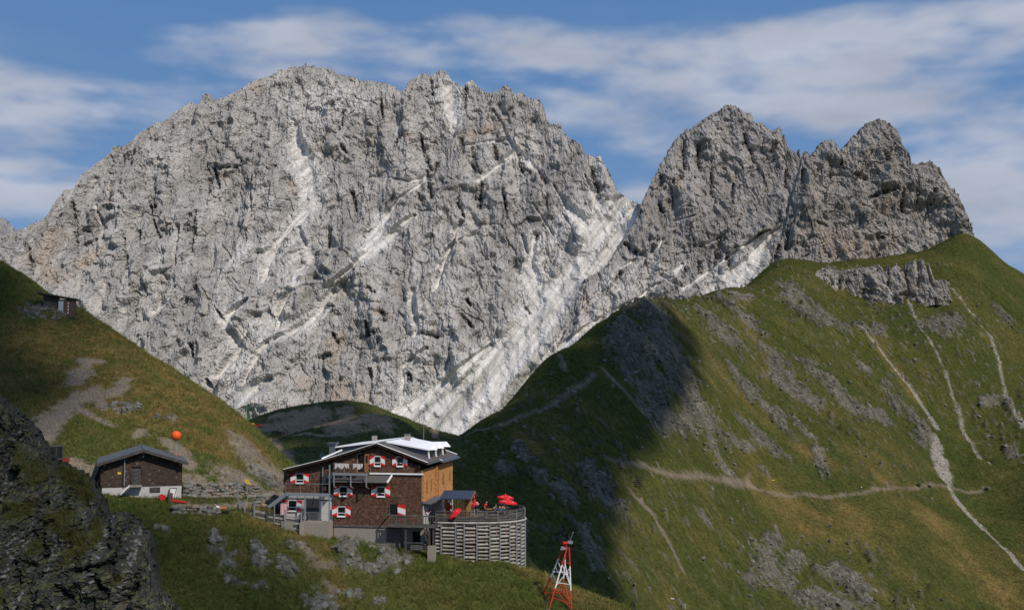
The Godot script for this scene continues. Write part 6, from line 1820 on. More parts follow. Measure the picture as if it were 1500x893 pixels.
func hill_shed() -> void:
	var p := hit(near, 97, 464, 150, 215)
	p.y = at(97, 464, -p.z / 0.9975).y
	var o := thing("hill_shed", "small shed with pale door and sloping roof dug into the upper slope", "shed", p, 0.32)
	box_part("wall", Vector3(-1.3, -1.2, -2.6), Vector3(1.25, 2.85, 0.0), M["grey_wood"], o)
	for k in 9:
		box_part("wall_board", Vector3(-0.5, 0.02 + k * 0.31, 0.0), Vector3(1.2, 0.30 + k * 0.31, 0.03), mat("shed_brown", Color(0.14, 0.085, 0.07), 0.9) if k == 0 else M["shed_brown"], o)
	box_part("door", Vector3(-1.3, -0.1, 0.0), Vector3(-0.55, 2.55, 0.06), mat("door_grey", Color(0.45, 0.50, 0.52), 0.7), o)
	for k in 4:
		box_part("white_tag", Vector3(0.12, 0.5 + k * 0.52, 0.03), Vector3(0.27, 0.8 + k * 0.52, 0.05), M["white_paint"], o)
	var s := Shape.new()
	s.prism(poly2([[-4.6, 3.75], [1.6, 2.78], [1.6, 2.95], [-4.6, 3.95]]), -3.2, 0.45)
	part("roof", s.mesh(), M["grey_wood"], o)
	s = Shape.new()
	s.prism(poly2([[-3.6, 1.6], [-1.3, 0.0], [-1.3, 3.2], [-3.6, 3.55]]), -2.4, -0.5)
	part("side_wall", s.mesh(), M["grey_wood"], o)

# ---------------------------------------------------------------- ropeway mast
func mast() -> void:
	var o := thing("ropeway_mast", "red and white lattice ropeway mast leaning on the grass slope", "mast", at(822, 884, 109), 0.0)
	var base := o.position
	var feet := [at(795.5, 866, 111), at(804.5, 885, 108.6), at(837.5, 896, 108.2), at(823.5, 872, 111.2)]
	var tops := [at(828, 795, 110.2), at(831, 801, 109.4), at(834, 801, 109.3), at(830, 796, 110.2)]
	var white := Color(0.80, 0.80, 0.79)
	var red := Color(0.58, 0.045, 0.03)
	for k in 4:
		feet[k].y = minf(feet[k].y, near.height(feet[k].x, feet[k].z) + 0.1)
	var band := func(f: float) -> Color:
		return white if f > 0.33 and f < 0.70 else red
	for k in 4:
		var s := Shape.new()
		var cuts := [-0.02, 0.33, 0.70, 1.0]
		for q in 3:
			s.col = band.call((cuts[q] + cuts[q + 1]) * 0.5)
			s.bar(feet[k].lerp(tops[k], cuts[q]) - base, feet[k].lerp(tops[k], cuts[q + 1]) - base, 0.11)
		part("leg", s.mesh(), M["painted"], o)
	for q in [[0, 1, 0.05, 0.05], [1, 2, 0.18, 0.12], [2, 3, 0.1, 0.1], [3, 0, 0.05, 0.05], [0, 1, 0.42, 0.42], [1, 2, 0.42, 0.42], [2, 3, 0.48, 0.48], [3, 0, 0.45, 0.45], [0, 1, 0.55, 0.55], [1, 2, 0.6, 0.6], [2, 3, 0.36, 0.62], [1, 2, 0.36, 0.68], [1, 2, 0.33, 0.03], [2, 1, 0.38, 0.72], [0, 1, 0.35, 0.05], [0, 3, 0.66, 0.38], [3, 2, 0.30, 0.05], [0, 3, 0.3, 0.02], [1, 2, 0.75, 0.75], [0, 1, 0.72, 0.72]]:
		var a: Vector3 = feet[q[0]].lerp(tops[q[0]], q[2])
		var b: Vector3 = feet[q[1]].lerp(tops[q[1]], q[3])
		var s := Shape.new()
		s.col = band.call((q[2] + q[3]) * 0.5)
		s.bar(a - base, b - base, 0.055)
		part("brace", s.mesh(), M["painted"], o)
	var head: Vector3 = tops[0] - base
	bar_part("cross_arm", head + Vector3(-0.25, 0.05, 0.3), head + Vector3(0.55, 0.05, -0.2), 0.2, M["red_paint"], o)
	for q in [Vector3(-0.3, -0.45, 0.4), Vector3(-0.05, -0.55, 0.25), Vector3(0.42, 0.1, 0.1), Vector3(0.62, 0.05, -0.1)]:
		tube_part("sheave", head + q - Vector3(0, 0, 0.06), head + q + Vector3(0, 0, 0.06), 0.17, 0.17, M["steel"], o, 14)
	box_part("platform", head + Vector3(-0.5, -0.62, 0.1), head + Vector3(0.1, -0.55, 0.5), M["steel"], o)
	tube_part("whip", head + Vector3(0.42, 0.1, 0), head + Vector3(0.78, 1.0, 0), 0.03, 0.025, M["steel"], o)
	var tb := Shape.new()
	tb.ball(head + Vector3(0.79, 1.03, 0), Vector3.ONE * 0.06, 10, 6)
	part("whip_tip", tb.mesh(), M["steel"], o)
	box_part("footing", feet[1] - base + Vector3(-0.3, -0.6, -0.2), feet[1] - base + Vector3(0.1, -0.05, 0.25), M["concrete"], o)
	tube_part("stay", feet[1] - base + Vector3(-0.1, -0.2, 0), feet[1] - base + Vector3(-0.25, 0.8, 0.1), 0.02, 0.02, mat("stay_green", Color(0.12, 0.3, 0.2), 0.7), o)
	# cables, one above the other
	for c in [[Vector3(0.42, 0.27, 0.1), at(655, 778, 128), at(1560, 905, 260), "upper ropeway cable running past the mast head"], [Vector3(-0.3, -0.28, 0.4), at(655, 792, 128), at(1560, 925, 260), "lower ropeway cable running past the mast sheaves"]]:
		var p: Vector3 = base + head + c[0]
		var w := thing("ropeway_cable", c[3], "cable", p)
		var s := Shape.new()
		for e in [c[1], c[2]]:
			var prev := p
			for k in range(1, 13):
				var f := k / 12.0
				var q: Vector3 = p.lerp(e, f) - Vector3.UP * sin(PI * f) * p.distance_to(e) * 0.02
				s.tube(prev - p, q - p, 0.014, 0.014, 5, false)
				prev = q
		part("strand", s.mesh(), M["dark_steel"], w)

# ---------------------------------------------------------------- by the path
func rock_mesh(seed_: int, rough := 0.35, res := 5) -> ArrayMesh:
	# an angular stone of about unit size
	rng.seed = seed_
	var planes := []
	for k in 13:
		planes.append([Vector3(rng.randf_range(-1, 1), rng.randf_range(-1, 1), rng.randf_range(-1, 1)).normalized(), rng.randf_range(1.0 - rough, 1.0) * 0.5])
	var s := Shape.new()
	var n := res
	for face in 6:
		var ax := face / 2
		var sg := 1.0 if face % 2 else -1.0
		for i in n:
			for j in n:
				var q := []
				for e in [[i, j], [i + 1, j], [i + 1, j + 1], [i, j + 1]]:
					var v := Vector3.ZERO
					v[ax] = sg
					v[(ax + 1) % 3] = (2.0 * e[0] / n - 1.0) * sg
					v[(ax + 2) % 3] = 2.0 * e[1] / n - 1.0
					v = v.normalized()
					var r := 0.62
					for p in planes:
						var dt: float = v.dot(p[0])
						if dt > 0.05:
							r = minf(r, p[1] / dt)
					q.append(v * r)
				s.quad(q[0], q[1], q[2], q[3])
	return s.mesh()

var stones := []

func stone_wall(called: String, label: String, px0: float, py0: float, px1: float, py1: float, rows: int, d0: float, d1: float, size: float, lift: float) -> void:
	var a := hit(near, px0, py0, d0, d1)
	var b := hit(near, px1, py1, d0, d1)
	var o := thing(called, label, "stone wall", a)
	var n := int(a.distance_to(b) / (size * 0.86))
	for r in rows:
		for k in n:
			var f := (k + rng.randf_range(0.2, 0.8)) / n
			var p := a.lerp(b, f)
			p.y = near.height(p.x, p.z) + lift + r * size * 0.62 + rng.randf_range(-0.06, 0.06)
			p.z -= r * 0.12
			var m := part("stone", stones[rng.randi() % stones.size()], M[["stone_a", "stone_b", "stone_c"][rng.randi() % 3]], o, p - a, Basis.from_euler(Vector3(rng.randf() * TAU, rng.randf() * TAU, rng.randf() * TAU)).scaled(Vector3(1.2, 0.85, 1.0) * size * rng.randf_range(0.75, 1.35)))

func path_things() -> void:
	for k in 5:
		stones.append(rock_mesh(500 + k))
	mat("stone_a", Color(0.30, 0.295, 0.27), 0.95, T.speck, 1.2, T.speck, 2.0)
	mat("stone_b", Color(0.22, 0.215, 0.20), 0.95, T.speck, 1.2, T.speck, 2.0)
	mat("stone_c", Color(0.33, 0.27, 0.215), 0.95, T.speck, 1.2, T.speck, 2.0)
	rng.seed = 90
	stone_wall("stone_wall", "dry stone wall below the rubble slope, between the two huts", 268, 727, 378, 729, 5, 110, 150, 0.52, 0.15)
	stone_wall("stone_wall", "low dry stone wall on the grass edge below the path", 252, 752, 322, 756, 3, 105, 140, 0.5, 0.0)
	stone_wall("stone_wall", "rough stone wall behind the board fence beside the gallery stair", 374, 742, 418, 748, 4, 110, 150, 0.55, 0.1)
	# board fence with steel posts
	var f := thing("board_fence", "fence of weathered boards on steel posts along the path to the hut", "fence", at(390, 765, 120))
	var pp := []
	for q in [[351, 757, 121.5], [358, 757, 121.3], [372, 763, 120.8], [391, 770, 120.2], [417, 778, 119.6], [441, 772, 119.0]]:
		pp.append(at(q[0], q[1], q[2]))
	for k in pp.size():
		var p: Vector3 = pp[k] - f.position
		var g := near.height(pp[k].x, pp[k].z) - f.position.y
		bar_part("post", Vector3(p.x, minf(g, p.y) - 0.3, p.z), Vector3(p.x, at(0, [735, 735, 738, 742, 746, 749][k], 120).y - f.position.y, p.z), 0.2, M["dark_steel"] if k == 3 else M["steel"], f, 0.14)
	for k in range(1, pp.size() - 1):
		for r in 5:
			var a: Vector3 = pp[k] - f.position
			var b: Vector3 = pp[k + 1] - f.position
			var ya: float = at(0, [0, 748, 749, 752, 755, 757][k], 120).y - f.position.y - r * 0.31 - 0.05
			var yb: float = at(0, [0, 748, 749, 752, 755, 757][k + 1], 120).y - f.position.y - r * 0.31 - 0.05
			bar_part("board", Vector3(a.x, ya, a.z - 0.12), Vector3(b.x, yb, b.z - 0.12), 0.05, M[["log_pale", "old_wood", "log_pale", "old_wood"][(k + r) % 4]], f, 0.2)
	var fo := pp[4] as Vector3
	bar_part("footing", fo - f.position + Vector3(0, -1.0, 0.05), fo - f.position + Vector3(0, 0.15, 0.05), 0.45, M["concrete"], f)
	var f2 := pp[5] as Vector3
	bar_part("footing", f2 - f.position + Vector3(0.1, -1.4, 0.0), f2 - f.position + Vector3(0.1, 0.5, 0.0), 0.5, M["concrete"], f)
	var lone := at(348, 757, 122)
	var lp := thing("steel_pole", "tall thin steel pole at the start of the board fence", "pole", lone)
	bar_part("lower_post", Vector3(0, -0.8, 0), Vector3(0, 1.5, 0), 0.14, M["steel"], lp)
	tube_part("upper_pole", Vector3(0.0, 1.5, 0), Vector3(0.0, 4.4, 0), 0.04, 0.03, M["steel"], lp)
	sign_post("yellow trail signs on a post by the path between the huts", hit(near, 362, 733, 110, 150), 2.4, 0.5)
	# lounger with a person lying in the sun
	var lq := hit(near, 322, 752, 105, 140)
	var lg := thing("lounger", "grey slatted lounger beside the low stone wall", "lounger", lq, 1.45)
	for k in 6:
		box_part("slat", Vector3(-0.32, 0.42, -0.75 + k * 0.32), Vector3(0.32, 0.46, -0.46 + k * 0.32), M["old_wood"], lg)
	for sx in [-0.28, 0.28]:
		for sz in [-0.7, 1.0]:
			bar_part("leg", Vector3(sx, 0, sz), Vector3(sx, 0.42, sz), 0.05, M["dark_steel"], lg)
	person("person in white shirt and orange trousers lying back on the grey lounger", lq, 1.45, "recline", Color(0.72, 0.70, 0.68), Color(0.62, 0.22, 0.06), false, Color(0.02, 0.015, 0.012))
	var bp := thing("backpack", "dark backpack on the ground behind the lounger", "backpack", lq + Vector3(-1.25, 0.05, -0.5), 0.4)
	part("pack", body_mesh([[Vector3(0, 0.2, 0), Vector3(0, 0.5, 0), 0.19, 0.15, Color(0.025, 0.025, 0.03)], [Vector3(0.1, 0.2, 0.12), Vector3(-0.1, 0.22, 0.12), 0.1, 0.1, Color(0.03, 0.03, 0.035)]], 0.04, 0.06), M["cloth"], bp)
	part("strap", body_mesh([[Vector3(0.08, 0.5, -0.12), Vector3(0.1, 0.25, -0.2), 0.03, 0.03, Color(0.05, 0.05, 0.05)]], 0.02, 0.02), M["cloth"], bp)
	# small digger below the path
	var dg := thing("mini_digger", "small digger with black cab and red bonnet parked below the dirt track", "digger", at(80, 680, 127), 0.5)
	box_part("cab_floor", Vector3(-0.75, 0.55, -0.6), Vector3(0.75, 0.75, 0.7), M["dark_steel"], dg)
	box_part("cab_roof", Vector3(-0.8, 2.05, -0.65), Vector3(0.8, 2.15, 0.75), M["dark_steel"], dg)
	for sx in [-0.72, 0.0, 0.72]:
		for sz in [-0.57, 0.67]:
			bar_part("cab_post", Vector3(sx, 0.75, sz), Vector3(sx, 2.05, sz), 0.08, M["dark_steel"], dg)
	for sz in [-0.57, 0.67]:
		box_part("window_pane", Vector3(-0.7, 0.8, sz - 0.01), Vector3(0.7, 2.0, sz + 0.01), M["dark_glass"], dg)
	for sx in [-0.72, 0.72]:
		box_part("window_pane", Vector3(sx - 0.01, 0.8, -0.55), Vector3(sx + 0.01, 2.0, 0.65), M["dark_glass"], dg)
	box_part("bonnet", Vector3(0.7, 0.3, -0.5), Vector3(1.5, 0.68, 0.5), mat("dull_red", Color(0.20, 0.03, 0.02), 0.7), dg)
	for sz in [-0.75, 0.45]:
		box_part("track", Vector3(-0.9, -0.3, sz), Vector3(1.3, 0.3, sz + 0.4), M["black"], dg)

func sign_post(label: String, p: Vector3, h: float, w: float) -> void:
	var o := thing("sign_post", label, "sign", p)
	tube_part("post", Vector3(0, -0.3, 0), Vector3(0, h, 0), 0.04, 0.04, M["steel"], o)
	for k in 3:
		var s := Shape.new()
		var sg := 1.0 if k != 1 else -1.0
		s.prism(poly2([[-w * 0.5 * sg, -0.07], [w * 0.5 * sg, -0.07], [w * 0.68 * sg, 0.0], [w * 0.5 * sg, 0.07], [-w * 0.5 * sg, 0.07]] if sg > 0.0 else [[-w * 0.5 * sg, 0.07], [w * 0.5 * sg, 0.07], [w * 0.68 * sg, 0.0], [w * 0.5 * sg, -0.07], [-w * 0.5 * sg, -0.07]]), 0.04, 0.06, Transform3D(Basis(), Vector3((k - 1) * 0.12, h - 0.08 - k * 0.19, 0)))
		part("arrow_sign", s.mesh(), M["yellow_paint"], o)

# ---------------------------------------------------------------- on the saddle and the ridge
func far_things() -> void:
	var q := func(px: float, py: float) -> Vector3:
		return hit(saddle, px, py, 250, 470)
	var fp: Vector3 = q.call(362, 640)
	fp = at(362, 627, 384)
	var fl := thing("flag_pole", "long green banner on a pole at the edge of the saddle", "flag", fp)
	tube_part("pole", Vector3(0, -2.5, 0), Vector3(-0.6, 8.2, 0), 0.09, 0.07, M["steel"], fl)
	var s := Shape.new()
	for k in 8:
		var y0 := 1.0 + k * 0.85
		var w0 := 0.75 + 0.35 * sin(k * 1.9)
		var w1 := 0.75 + 0.35 * sin((k + 1) * 1.9)
		if k == 7:
			w1 = 0.1
		s.quad(Vector3(-0.05 * k, y0, 0.1 * sin(k)), Vector3(w0 - 0.05 * k, y0 - 0.1, 0.2 * sin(k * 1.3)), Vector3(w1 - 0.05 * k, y0 + 0.75, 0.2 * sin((k + 1) * 1.3)), Vector3(-0.05 * (k + 1), y0 + 0.85, 0.1 * sin(k + 1.0)))
	part("banner", s.mesh(), M["green_cloth"], fl)
	sign_post("yellow trail sign at the edge of the saddle beside the blue rucksack hiker", at(369.5, 632, 383), 3.0, 1.2)
	var rs := thing("red_board", "two red boards on a post beside the saddle trail sign", "sign", at(377, 632, 386))
	tube_part("post", Vector3(0, -1, 0), Vector3(0, 2.6, 0), 0.05, 0.05, M["steel"], rs)
	for k in 2:
		box_part("board", Vector3(-1.1 + k * 0.9, 2.1 + k * 0.1, 0.05), Vector3(0.5 + k * 0.9, 2.5 + k * 0.1, 0.1), M["red_paint"], rs)
	var put := func(px: float, py: float) -> Vector3:
		var p: Vector3 = q.call(px, py)
		return p
	person("hiker in bright blue with a rucksack below the saddle sign", put.call(371.5, 634.5), 1.0, "stand", Color(0.03, 0.22, 0.40), Color(0.02, 0.02, 0.025), false, Color(0.02, 0.02, 0.02), 0.05, "hikers on the saddle", 0.15)
	person("hiker in white top and dark trousers on the bare saddle", put.call(389.5, 635.5), 0.5, "walk", Color(0.45, 0.47, 0.52), Color(0.015, 0.015, 0.02), false, Color(0.02, 0.015, 0.01), 0.05, "hikers on the saddle")
	person("hiker in turquoise top and shorts standing beside the benches", put.call(395.5, 635.5), 0.2, "stand", Color(0.03, 0.30, 0.30), Color(0.02, 0.10, 0.14), true, Color(0.03, 0.02, 0.01), 0.05, "hikers on the saddle")
	var bx := 402.0
	for k in 2:
		var p: Vector3 = q.call(403.0 + k * 13.0, 636.0)
		var o := thing("bench", ["dark wooden bench beside the turquoise hiker", "dark wooden bench with two people sitting on it"][k], "bench", p, 0.0, "benches on the saddle")
		for e in 2:
			box_part("seat_board", Vector3(-1.4, 0.44, -0.25 + e * 0.24), Vector3(1.4, 0.5, -0.03 + e * 0.24), M["dark_board"], o)
			box_part("back_board", Vector3(-1.4, 0.66 + e * 0.25, -0.36), Vector3(1.4, 0.86 + e * 0.25, -0.3), M["dark_board"], o)
			bar_part("leg", Vector3(-1.2 + e * 2.4, -0.2, -0.1), Vector3(-1.2 + e * 2.4, 0.44, -0.1), 0.12, M["dark_board"], o)
	for k in 2:
		var p: Vector3 = q.call(414.0 + k * 4.5, 636.0)
		person(["seated hiker in red and white top, nearer the turquoise hiker", "seated hiker in pale top and red shorts at the end of the bench"][k], p + Vector3(0, 0.0, 0.05), 0.0, "sit", [Color(0.50, 0.16, 0.15), Color(0.60, 0.40, 0.38)][k], Color(0.30, 0.08, 0.07), true, Color(0.1, 0.08, 0.06), 0.05, "hikers on the saddle", -0.1)
	# summit cross
	var cp := at(447.5, 99.5, 2360)
	var cr := thing("summit_cross", "tiny dark summit cross on top of the great massif", "cross", cp)
	bar_part("upright", Vector3(0, -3, 0), Vector3(0, 11.5, 0), 0.9, M["dark_board"], cr)
	bar_part("arm", Vector3(-2.6, 8.3, 0), Vector3(2.6, 8.3, 0), 0.8, M["dark_board"], cr)
	# avalanche barrier
	var bp := hit(ridge, 930, 712, 300, 700)
	var ba := thing("avalanche_barrier", "ladder of dark timber beams holding the dirt slope below the trail", "barrier", bp, 0.05)
	var n := ridge.normal(bp.x, bp.z)
	var up := Vector3(0, n.z, -n.y).normalized()
	if up.y < 0.0:
		up = -up
	for k in 6:
		var c := up * (k * 1.05) + n * 0.25 + Vector3(-0.5 * k * 0.45, 0, 0)
		bar_part("beam", c + Vector3(-2.6, 0, 0), c + Vector3(3.2 + (0.8 if k in [3, 4] else 0.0), 0, 0), 0.5, M["dark_board"], ba, 0.22)
		bar_part("bleached_cap", c + Vector3(-2.6, 0.22, 0.1), c + Vector3(3.2, 0.22, 0.1), 0.16, M["old_wood"], ba, 0.1)
	for e in 3:
		bar_part("post", n * 0.1 + Vector3(-2.2 + e * 2.4, -0.3, 0), n * 0.1 + up * 5.6 + Vector3(-3.4 + e * 2.4, 0, 0), 0.25, M["dark_board"], ba)
	sign_post("tiny yellow sign post above the far trail bend", hit(ridge, 1133, 712, 350, 800), 3.2, 1.4)
	# sheep
	var k := 0
	for sp in [[1162, 409, "brown-faced sheep highest on the green shoulder"], [1119, 425, "cream sheep beside the grey boulder on the shoulder"], [892, 848, "pale sheep on the dark slope behind the mast"], [985, 878, "pale sheep low on the dim slope, lowest of the flock"], [1262, 714, "white sheep just above the far trail"]]:
		var p := hit(ridge, sp[0], sp[1] + 1.5, 300, 1000)
		var o := thing("sheep", sp[2], "sheep", p, 0.6 + k * 1.3, "grazing sheep")
		var wool := Color(0.50, 0.45, 0.38)
		var dark := Color(0.10, 0.07, 0.05)
		var bones := [[Vector3(0, 0.68, -0.42), Vector3(0, 0.70, 0.38), 0.30, 0.28, wool], [Vector3(0, 0.55, 0.2), Vector3(0, 0.6, -0.2), 0.30, 0.28, wool], [Vector3(0, 0.78, 0.42), Vector3(0, 0.72, 0.68), 0.17, 0.12, wool], [Vector3(0, 0.72, 0.68), Vector3(0, 0.52, 0.86), 0.11, 0.07, dark], [Vector3(0.1, 0.78, 0.68), Vector3(0.22, 0.72, 0.66), 0.04, 0.03, dark], [Vector3(-0.1, 0.78, 0.68), Vector3(-0.22, 0.72, 0.66), 0.04, 0.03, dark], [Vector3(0, 0.75, -0.66), Vector3(0, 0.55, -0.76), 0.07, 0.05, wool]]
		for sx in [-0.16, 0.16]:
			bones.append([Vector3(sx, 0.55, 0.32), Vector3(sx, 0.28, 0.33), 0.10, 0.055, wool])
			bones.append([Vector3(sx, 0.28, 0.33), Vector3(sx, 0.03, 0.32), 0.05, 0.04, dark])
			bones.append([Vector3(sx, 0.58, -0.36), Vector3(sx, 0.42, -0.26), 0.13, 0.08, wool])
			bones.append([Vector3(sx, 0.42, -0.26), Vector3(sx, 0.26, -0.44), 0.065, 0.05, dark])
			bones.append([Vector3(sx, 0.26, -0.44), Vector3(sx, 0.03, -0.42), 0.045, 0.04, dark])
		part("body", body_mesh(bones, 0.05, 0.08), M["cloth"], o)
		k += 1
	# bushes on the far trail
	rng.seed = 61
	for bq in [[1346, 712.5, 1.3, "dark round bush on the far trail, larger of the two close together"], [1362, 713.5, 0.9, "dark bush just past the larger trail bush"], [1446, 717, 1.1, "dark bush alone at the far end of the trail"]]:
		var p := hit(ridge, bq[0], bq[1], 350, 900)
		var o := thing("bush", bq[3], "bush", p)
		var st := Shape.new()
		for e in 6:
			st.tube(Vector3.ZERO, Vector3(rng.randf_range(-0.5, 0.5), 0.9, rng.randf_range(-0.5, 0.5)) * bq[2], 0.05, 0.02, 5)
		part("stem", st.mesh(), M["dark_board"], o)
		var lf := Shape.new()
		for e in 420:
			var c: Vector3 = Vector3(rng.randfn(0, 0.5), absf(rng.randfn(0.55, 0.35)), rng.randfn(0, 0.5)) * bq[2]
			var b := Basis.from_euler(Vector3(rng.randf() * TAU, rng.randf() * TAU, rng.randf() * TAU)) * 0.2
			var g := rng.randf_range(0.6, 1.3)
			lf.col = Color(0.03 * g, 0.05 * g, 0.015 * g)
			lf.quad(c + b * Vector3(-1, 0, 0), c + b * Vector3(0, -0.5, 0), c + b * Vector3(1, 0, 0), c + b * Vector3(0, 0.5, 0))
		part("crown", lf.mesh(), M["leaf"], o)

# ---------------------------------------------------------------- grass and loose stones
func tuft_mesh(seed_: int, blades: int, w: float, spread_: float, lean: float) -> ArrayMesh:
	rng.seed = seed_
	var s := Shape.new()
	for k in blades:
		var a := rng.randf() * TAU
		var root := Vector3(cos(a), 0, sin(a)) * spread_ * sqrt(rng.randf())
		var out := Vector3(cos(a), 0, sin(a)) * lean * rng.randf_range(0.3, 1.2) + Vector3(rng.randf_range(-0.2, 0.2), 0, rng.randf_range(-0.2, 0.2))
		var tip := root + out + Vector3.UP * rng.randf_range(0.6, 1.1)
		var side := Vector3(-sin(a), 0, cos(a)).rotated(Vector3.UP, rng.randf_range(-1.2, 1.2)) * w
		var g := rng.randf_range(0.75, 1.25)
		s.col = Color(g, g, g)
		var mid := root.lerp(tip, 0.55) + Vector3.UP * 0.12
		s.tri(root - side, root + side, mid)
		s.tri(mid - side * 0.6, mid + side * 0.6, tip)
	return s.mesh()

func sow(g: Ground, called: String, count: int, size0: float, size1: float, tall: float, mesh: Mesh, m: Material, box: Rect2, cols: Array, csize: float) -> void:
	var places := []
	var colors := []
	for k in count:
		var x := rng.randf_range(box.position.x, box.end.x)
		var z := -rng.randf_range(box.position.y, box.end.y)
		var i := clampi(int((x - g.x0) / g.cell + 0.5), 0, g.ni - 1)
		var j := clampi(int((g.z0 - z) / g.cell + 0.5), 0, g.nj - 1)
		var o := i * g.nj + j
		if g.bare[o] + g.soil[o] + g.rock[o] * 0.6 > rng.randf() * 0.9 + 0.05:
			continue
		var n := g.normal(x, z)
		var y := g.height(x, z)
		var p := Vector3(x, y, z)
		if n.dot(-p.normalized()) < -0.12:
			continue
		var sz := rng.randf_range(size0, size1)
		places.append(Transform3D(Basis(Vector3.UP, rng.randf() * TAU) * Basis(Vector3(rng.randf_range(-1, 1), 0, 1).normalized(), rng.randf_range(-0.25, 0.25)) * Basis().scaled(Vector3(sz, sz * tall, sz)), p - n * 0.02 * sz))
		var c := ground_color(g, o, x / csize, z / csize, cols[0], cols[1], cols[2], cols[3], cols[4])
		var t := rng.randf_range(0.6, 1.5)
		colors.append(Color(c.r * t, c.g * t, c.b * t))
	scatter(called, mesh, m, places, colors).set_meta("label", "alpine grass")

func strew(g: Ground, called: String, label: String, count: int, size0: float, size1: float, which: PackedFloat32Array, least: float, box: Rect2, tone: Color, sink: float, m: Material) -> void:
	# loose stones where the mask says so
	var lists := [[], [], []]
	var tints := [[], [], []]
	var tries := 0
	var got := 0
	while got < count and tries < count * 110:
		tries += 1
		var x := rng.randf_range(box.position.x, box.end.x)
		var z := -rng.randf_range(box.position.y, box.end.y)
		if g.value(which, x, z) < least + rng.randf() * 0.3:
			continue
		got += 1
		var sz: float = lerpf(size0, size1, pow(rng.randf(), 3.0))
		var k := rng.randi() % 3
		lists[k].append(Transform3D(Basis.from_euler(Vector3(rng.randf_range(-0.5, 0.5), rng.randf() * TAU, rng.randf_range(-0.5, 0.5))) * Basis().scaled(Vector3(sz * 1.2, sz * rng.randf_range(0.6, 1.1), sz)), Vector3(x, g.height(x, z) - sz * sink, z)))
		var t := rng.randf_range(0.65, 1.35)
		tints[k].append(Color(tone.r * t, tone.g * t * rng.randf_range(0.97, 1.03), tone.b * t))
	for k in 3:
		if lists[k].size():
			scatter(called, stones[k], m, lists[k], tints[k]).set_meta("label", label)

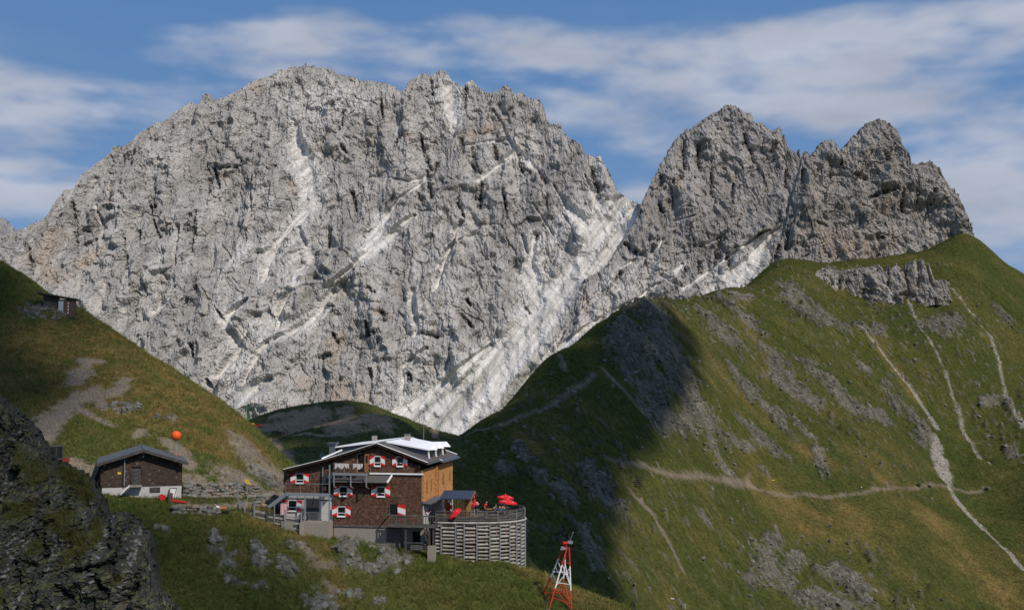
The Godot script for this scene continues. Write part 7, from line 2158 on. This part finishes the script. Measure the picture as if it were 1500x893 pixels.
func cover() -> void:
	var green := Color(0.076, 0.098, 0.028)
	var olive := Color(0.108, 0.112, 0.034)
	var straw := Color(0.26, 0.19, 0.07)
	var bare := Color(0.30, 0.265, 0.215)
	var rock := Color(0.24, 0.24, 0.215)
	var cols := [green, olive, straw, bare, rock]
	var near_cols := [Color(0.105, 0.142, 0.037), Color(0.155, 0.152, 0.048), straw, bare, rock]
	var blade := mat("grass_blade", Color(1, 1, 1), 1.0, null, 1.0, null, 0.0, true)
	blade.metallic_specular = 0.1
	blade.backlight_enabled = true
	blade.backlight = Color(0.3, 0.3, 0.3)
	rng.seed = 5
	var tuft := tuft_mesh(41, 11, 0.05, 0.5, 0.5)
	rng.seed = 6
	sow(near, "grass", 90000, 0.18, 0.42, 0.9, tuft, blade, Rect2(-55, 98, 75, 28), near_cols, 0.18)
	sow(near, "grass", 90000, 0.22, 0.5, 0.8, tuft, blade, Rect2(-110, 124, 85, 76), near_cols, 0.18)
	var clump := tuft_mesh(47, 26, 0.03, 0.45, 0.7)
	rng.seed = 66
	sow(near, "tussock_grass", 9000, 0.35, 0.75, 0.9, clump, blade, Rect2(-90, 98, 110, 90), near_cols, 0.18)
	var places := []
	var colors := []
	var cf: Face = T.crag
	var nj := cf.nj + 9
	for k in 60000:
		var i := rng.randi() % cf.ni
		var j := rng.randi() % cf.nj
		var crest := smoothstep(0.93, 1.0, float(j) / cf.nj) * 0.35
		if cf.green[i * cf.nj + j] + crest > rng.randf_range(0.3, 1.6):
			var sz := rng.randf_range(0.12, 0.30)
			places.append(Transform3D(Basis(Vector3.UP, rng.randf() * TAU) * Basis().scaled(Vector3(sz, sz, sz)), T.crag_pos[i * nj + j]))
			var c := green.lerp(olive, rng.randf()).lerp(straw, rng.randf() * 0.35)
			colors.append(c)
	scatter("crag_grass", tuft, blade, places, colors).set_meta("label", "grass on the crag")
	var hum := tuft_mesh(43, 9, 0.16, 0.6, 0.6)
	rng.seed = 7
	sow(ridge, "hillside_grass", 150000, 0.5, 1.3, 0.26, hum, blade, Rect2(-40, 300, 580, 640), cols, 1.0)
	sow(saddle, "saddle_grass", 30000, 0.35, 0.8, 0.5, hum, blade, Rect2(-140, 160, 150, 280), cols, 0.5)
	var grey := mat("loose_stone", Color(1, 1, 1), 0.95, T.speck, 0.6, T.speck, 4.0, true)
	rng.seed = 8
	strew(ridge, "outcrop_stones", "grey outcrop stones", 6000, 0.6, 2.5, ridge.rock, 0.55, Rect2(-40, 300, 560, 620), Color(0.21, 0.197, 0.16), 0.2, grey)
	strew(ridge, "gully_stones", "pale gully stones", 5000, 0.4, 1.6, ridge.bare, 0.35, Rect2(-40, 300, 560, 620), Color(0.46, 0.43, 0.38), 0.1, grey)
	strew(near, "hillside_stones", "lichened hillside stones", 2300, 0.10, 0.95, near.rock, 0.45, Rect2(-110, 98, 130, 105), Color(0.215, 0.215, 0.185), 0.22, grey)
	strew(near, "rubble", "rubble beside the track", 6000, 0.05, 0.3, near.bare, 0.3, Rect2(-110, 98, 130, 105), Color(0.31, 0.275, 0.225), 0.1, grey)
	strew(saddle, "saddle_rubble", "rubble on the saddle", 3000, 0.15, 0.7, saddle.bare, 0.4, Rect2(-140, 200, 150, 240), Color(0.36, 0.27, 0.18), 0.1, grey)

func _ready() -> void:
	var cam := Camera3D.new()
	cam.name = "camera"
	add_child(cam)
	cam.basis = eye
	cam.fov = rad_to_deg(2.0 * atan(446.5 / LENS))
	cam.near = 0.5
	cam.far = 12000.0
	cam.current = true
	var az := deg_to_rad(39.0)
	var el := deg_to_rad(43.0)
	sun_to = Vector3(sin(az) * cos(el), sin(el), cos(az) * cos(el))
	make_noise()
	var env := Environment.new()
	env.background_mode = Environment.BG_SKY
	env.sky = Sky.new()
	var pano := PanoramaSkyMaterial.new()
	pano.panorama = sky_texture()
	env.sky.sky_material = pano
	env.tonemap_mode = Environment.TONE_MAPPER_LINEAR
	env.tonemap_exposure = 1.1
	env.sdfgi_enabled = true
	env.ssao_enabled = true
	env.ssil_enabled = true
	var we := WorldEnvironment.new()
	we.environment = env
	add_child(we)
	var sun := DirectionalLight3D.new()
	sun.name = "sun"
	add_child(sun)
	sun.look_at_from_position(Vector3.ZERO, -sun_to, Vector3.UP)
	sun.light_energy = 1.0
	sun.light_color = Color(1.0, 0.955, 0.90)
	sun.light_angular_distance = 0.53
	sun.shadow_enabled = true
	sun.directional_shadow_max_distance = 2500.0
	mountains()
	ground()
	clouds()
	materials()
	hut()
	terrace()
	side_hut()
	hill_shed()
	mast()
	path_things()
	far_things()
	cover()
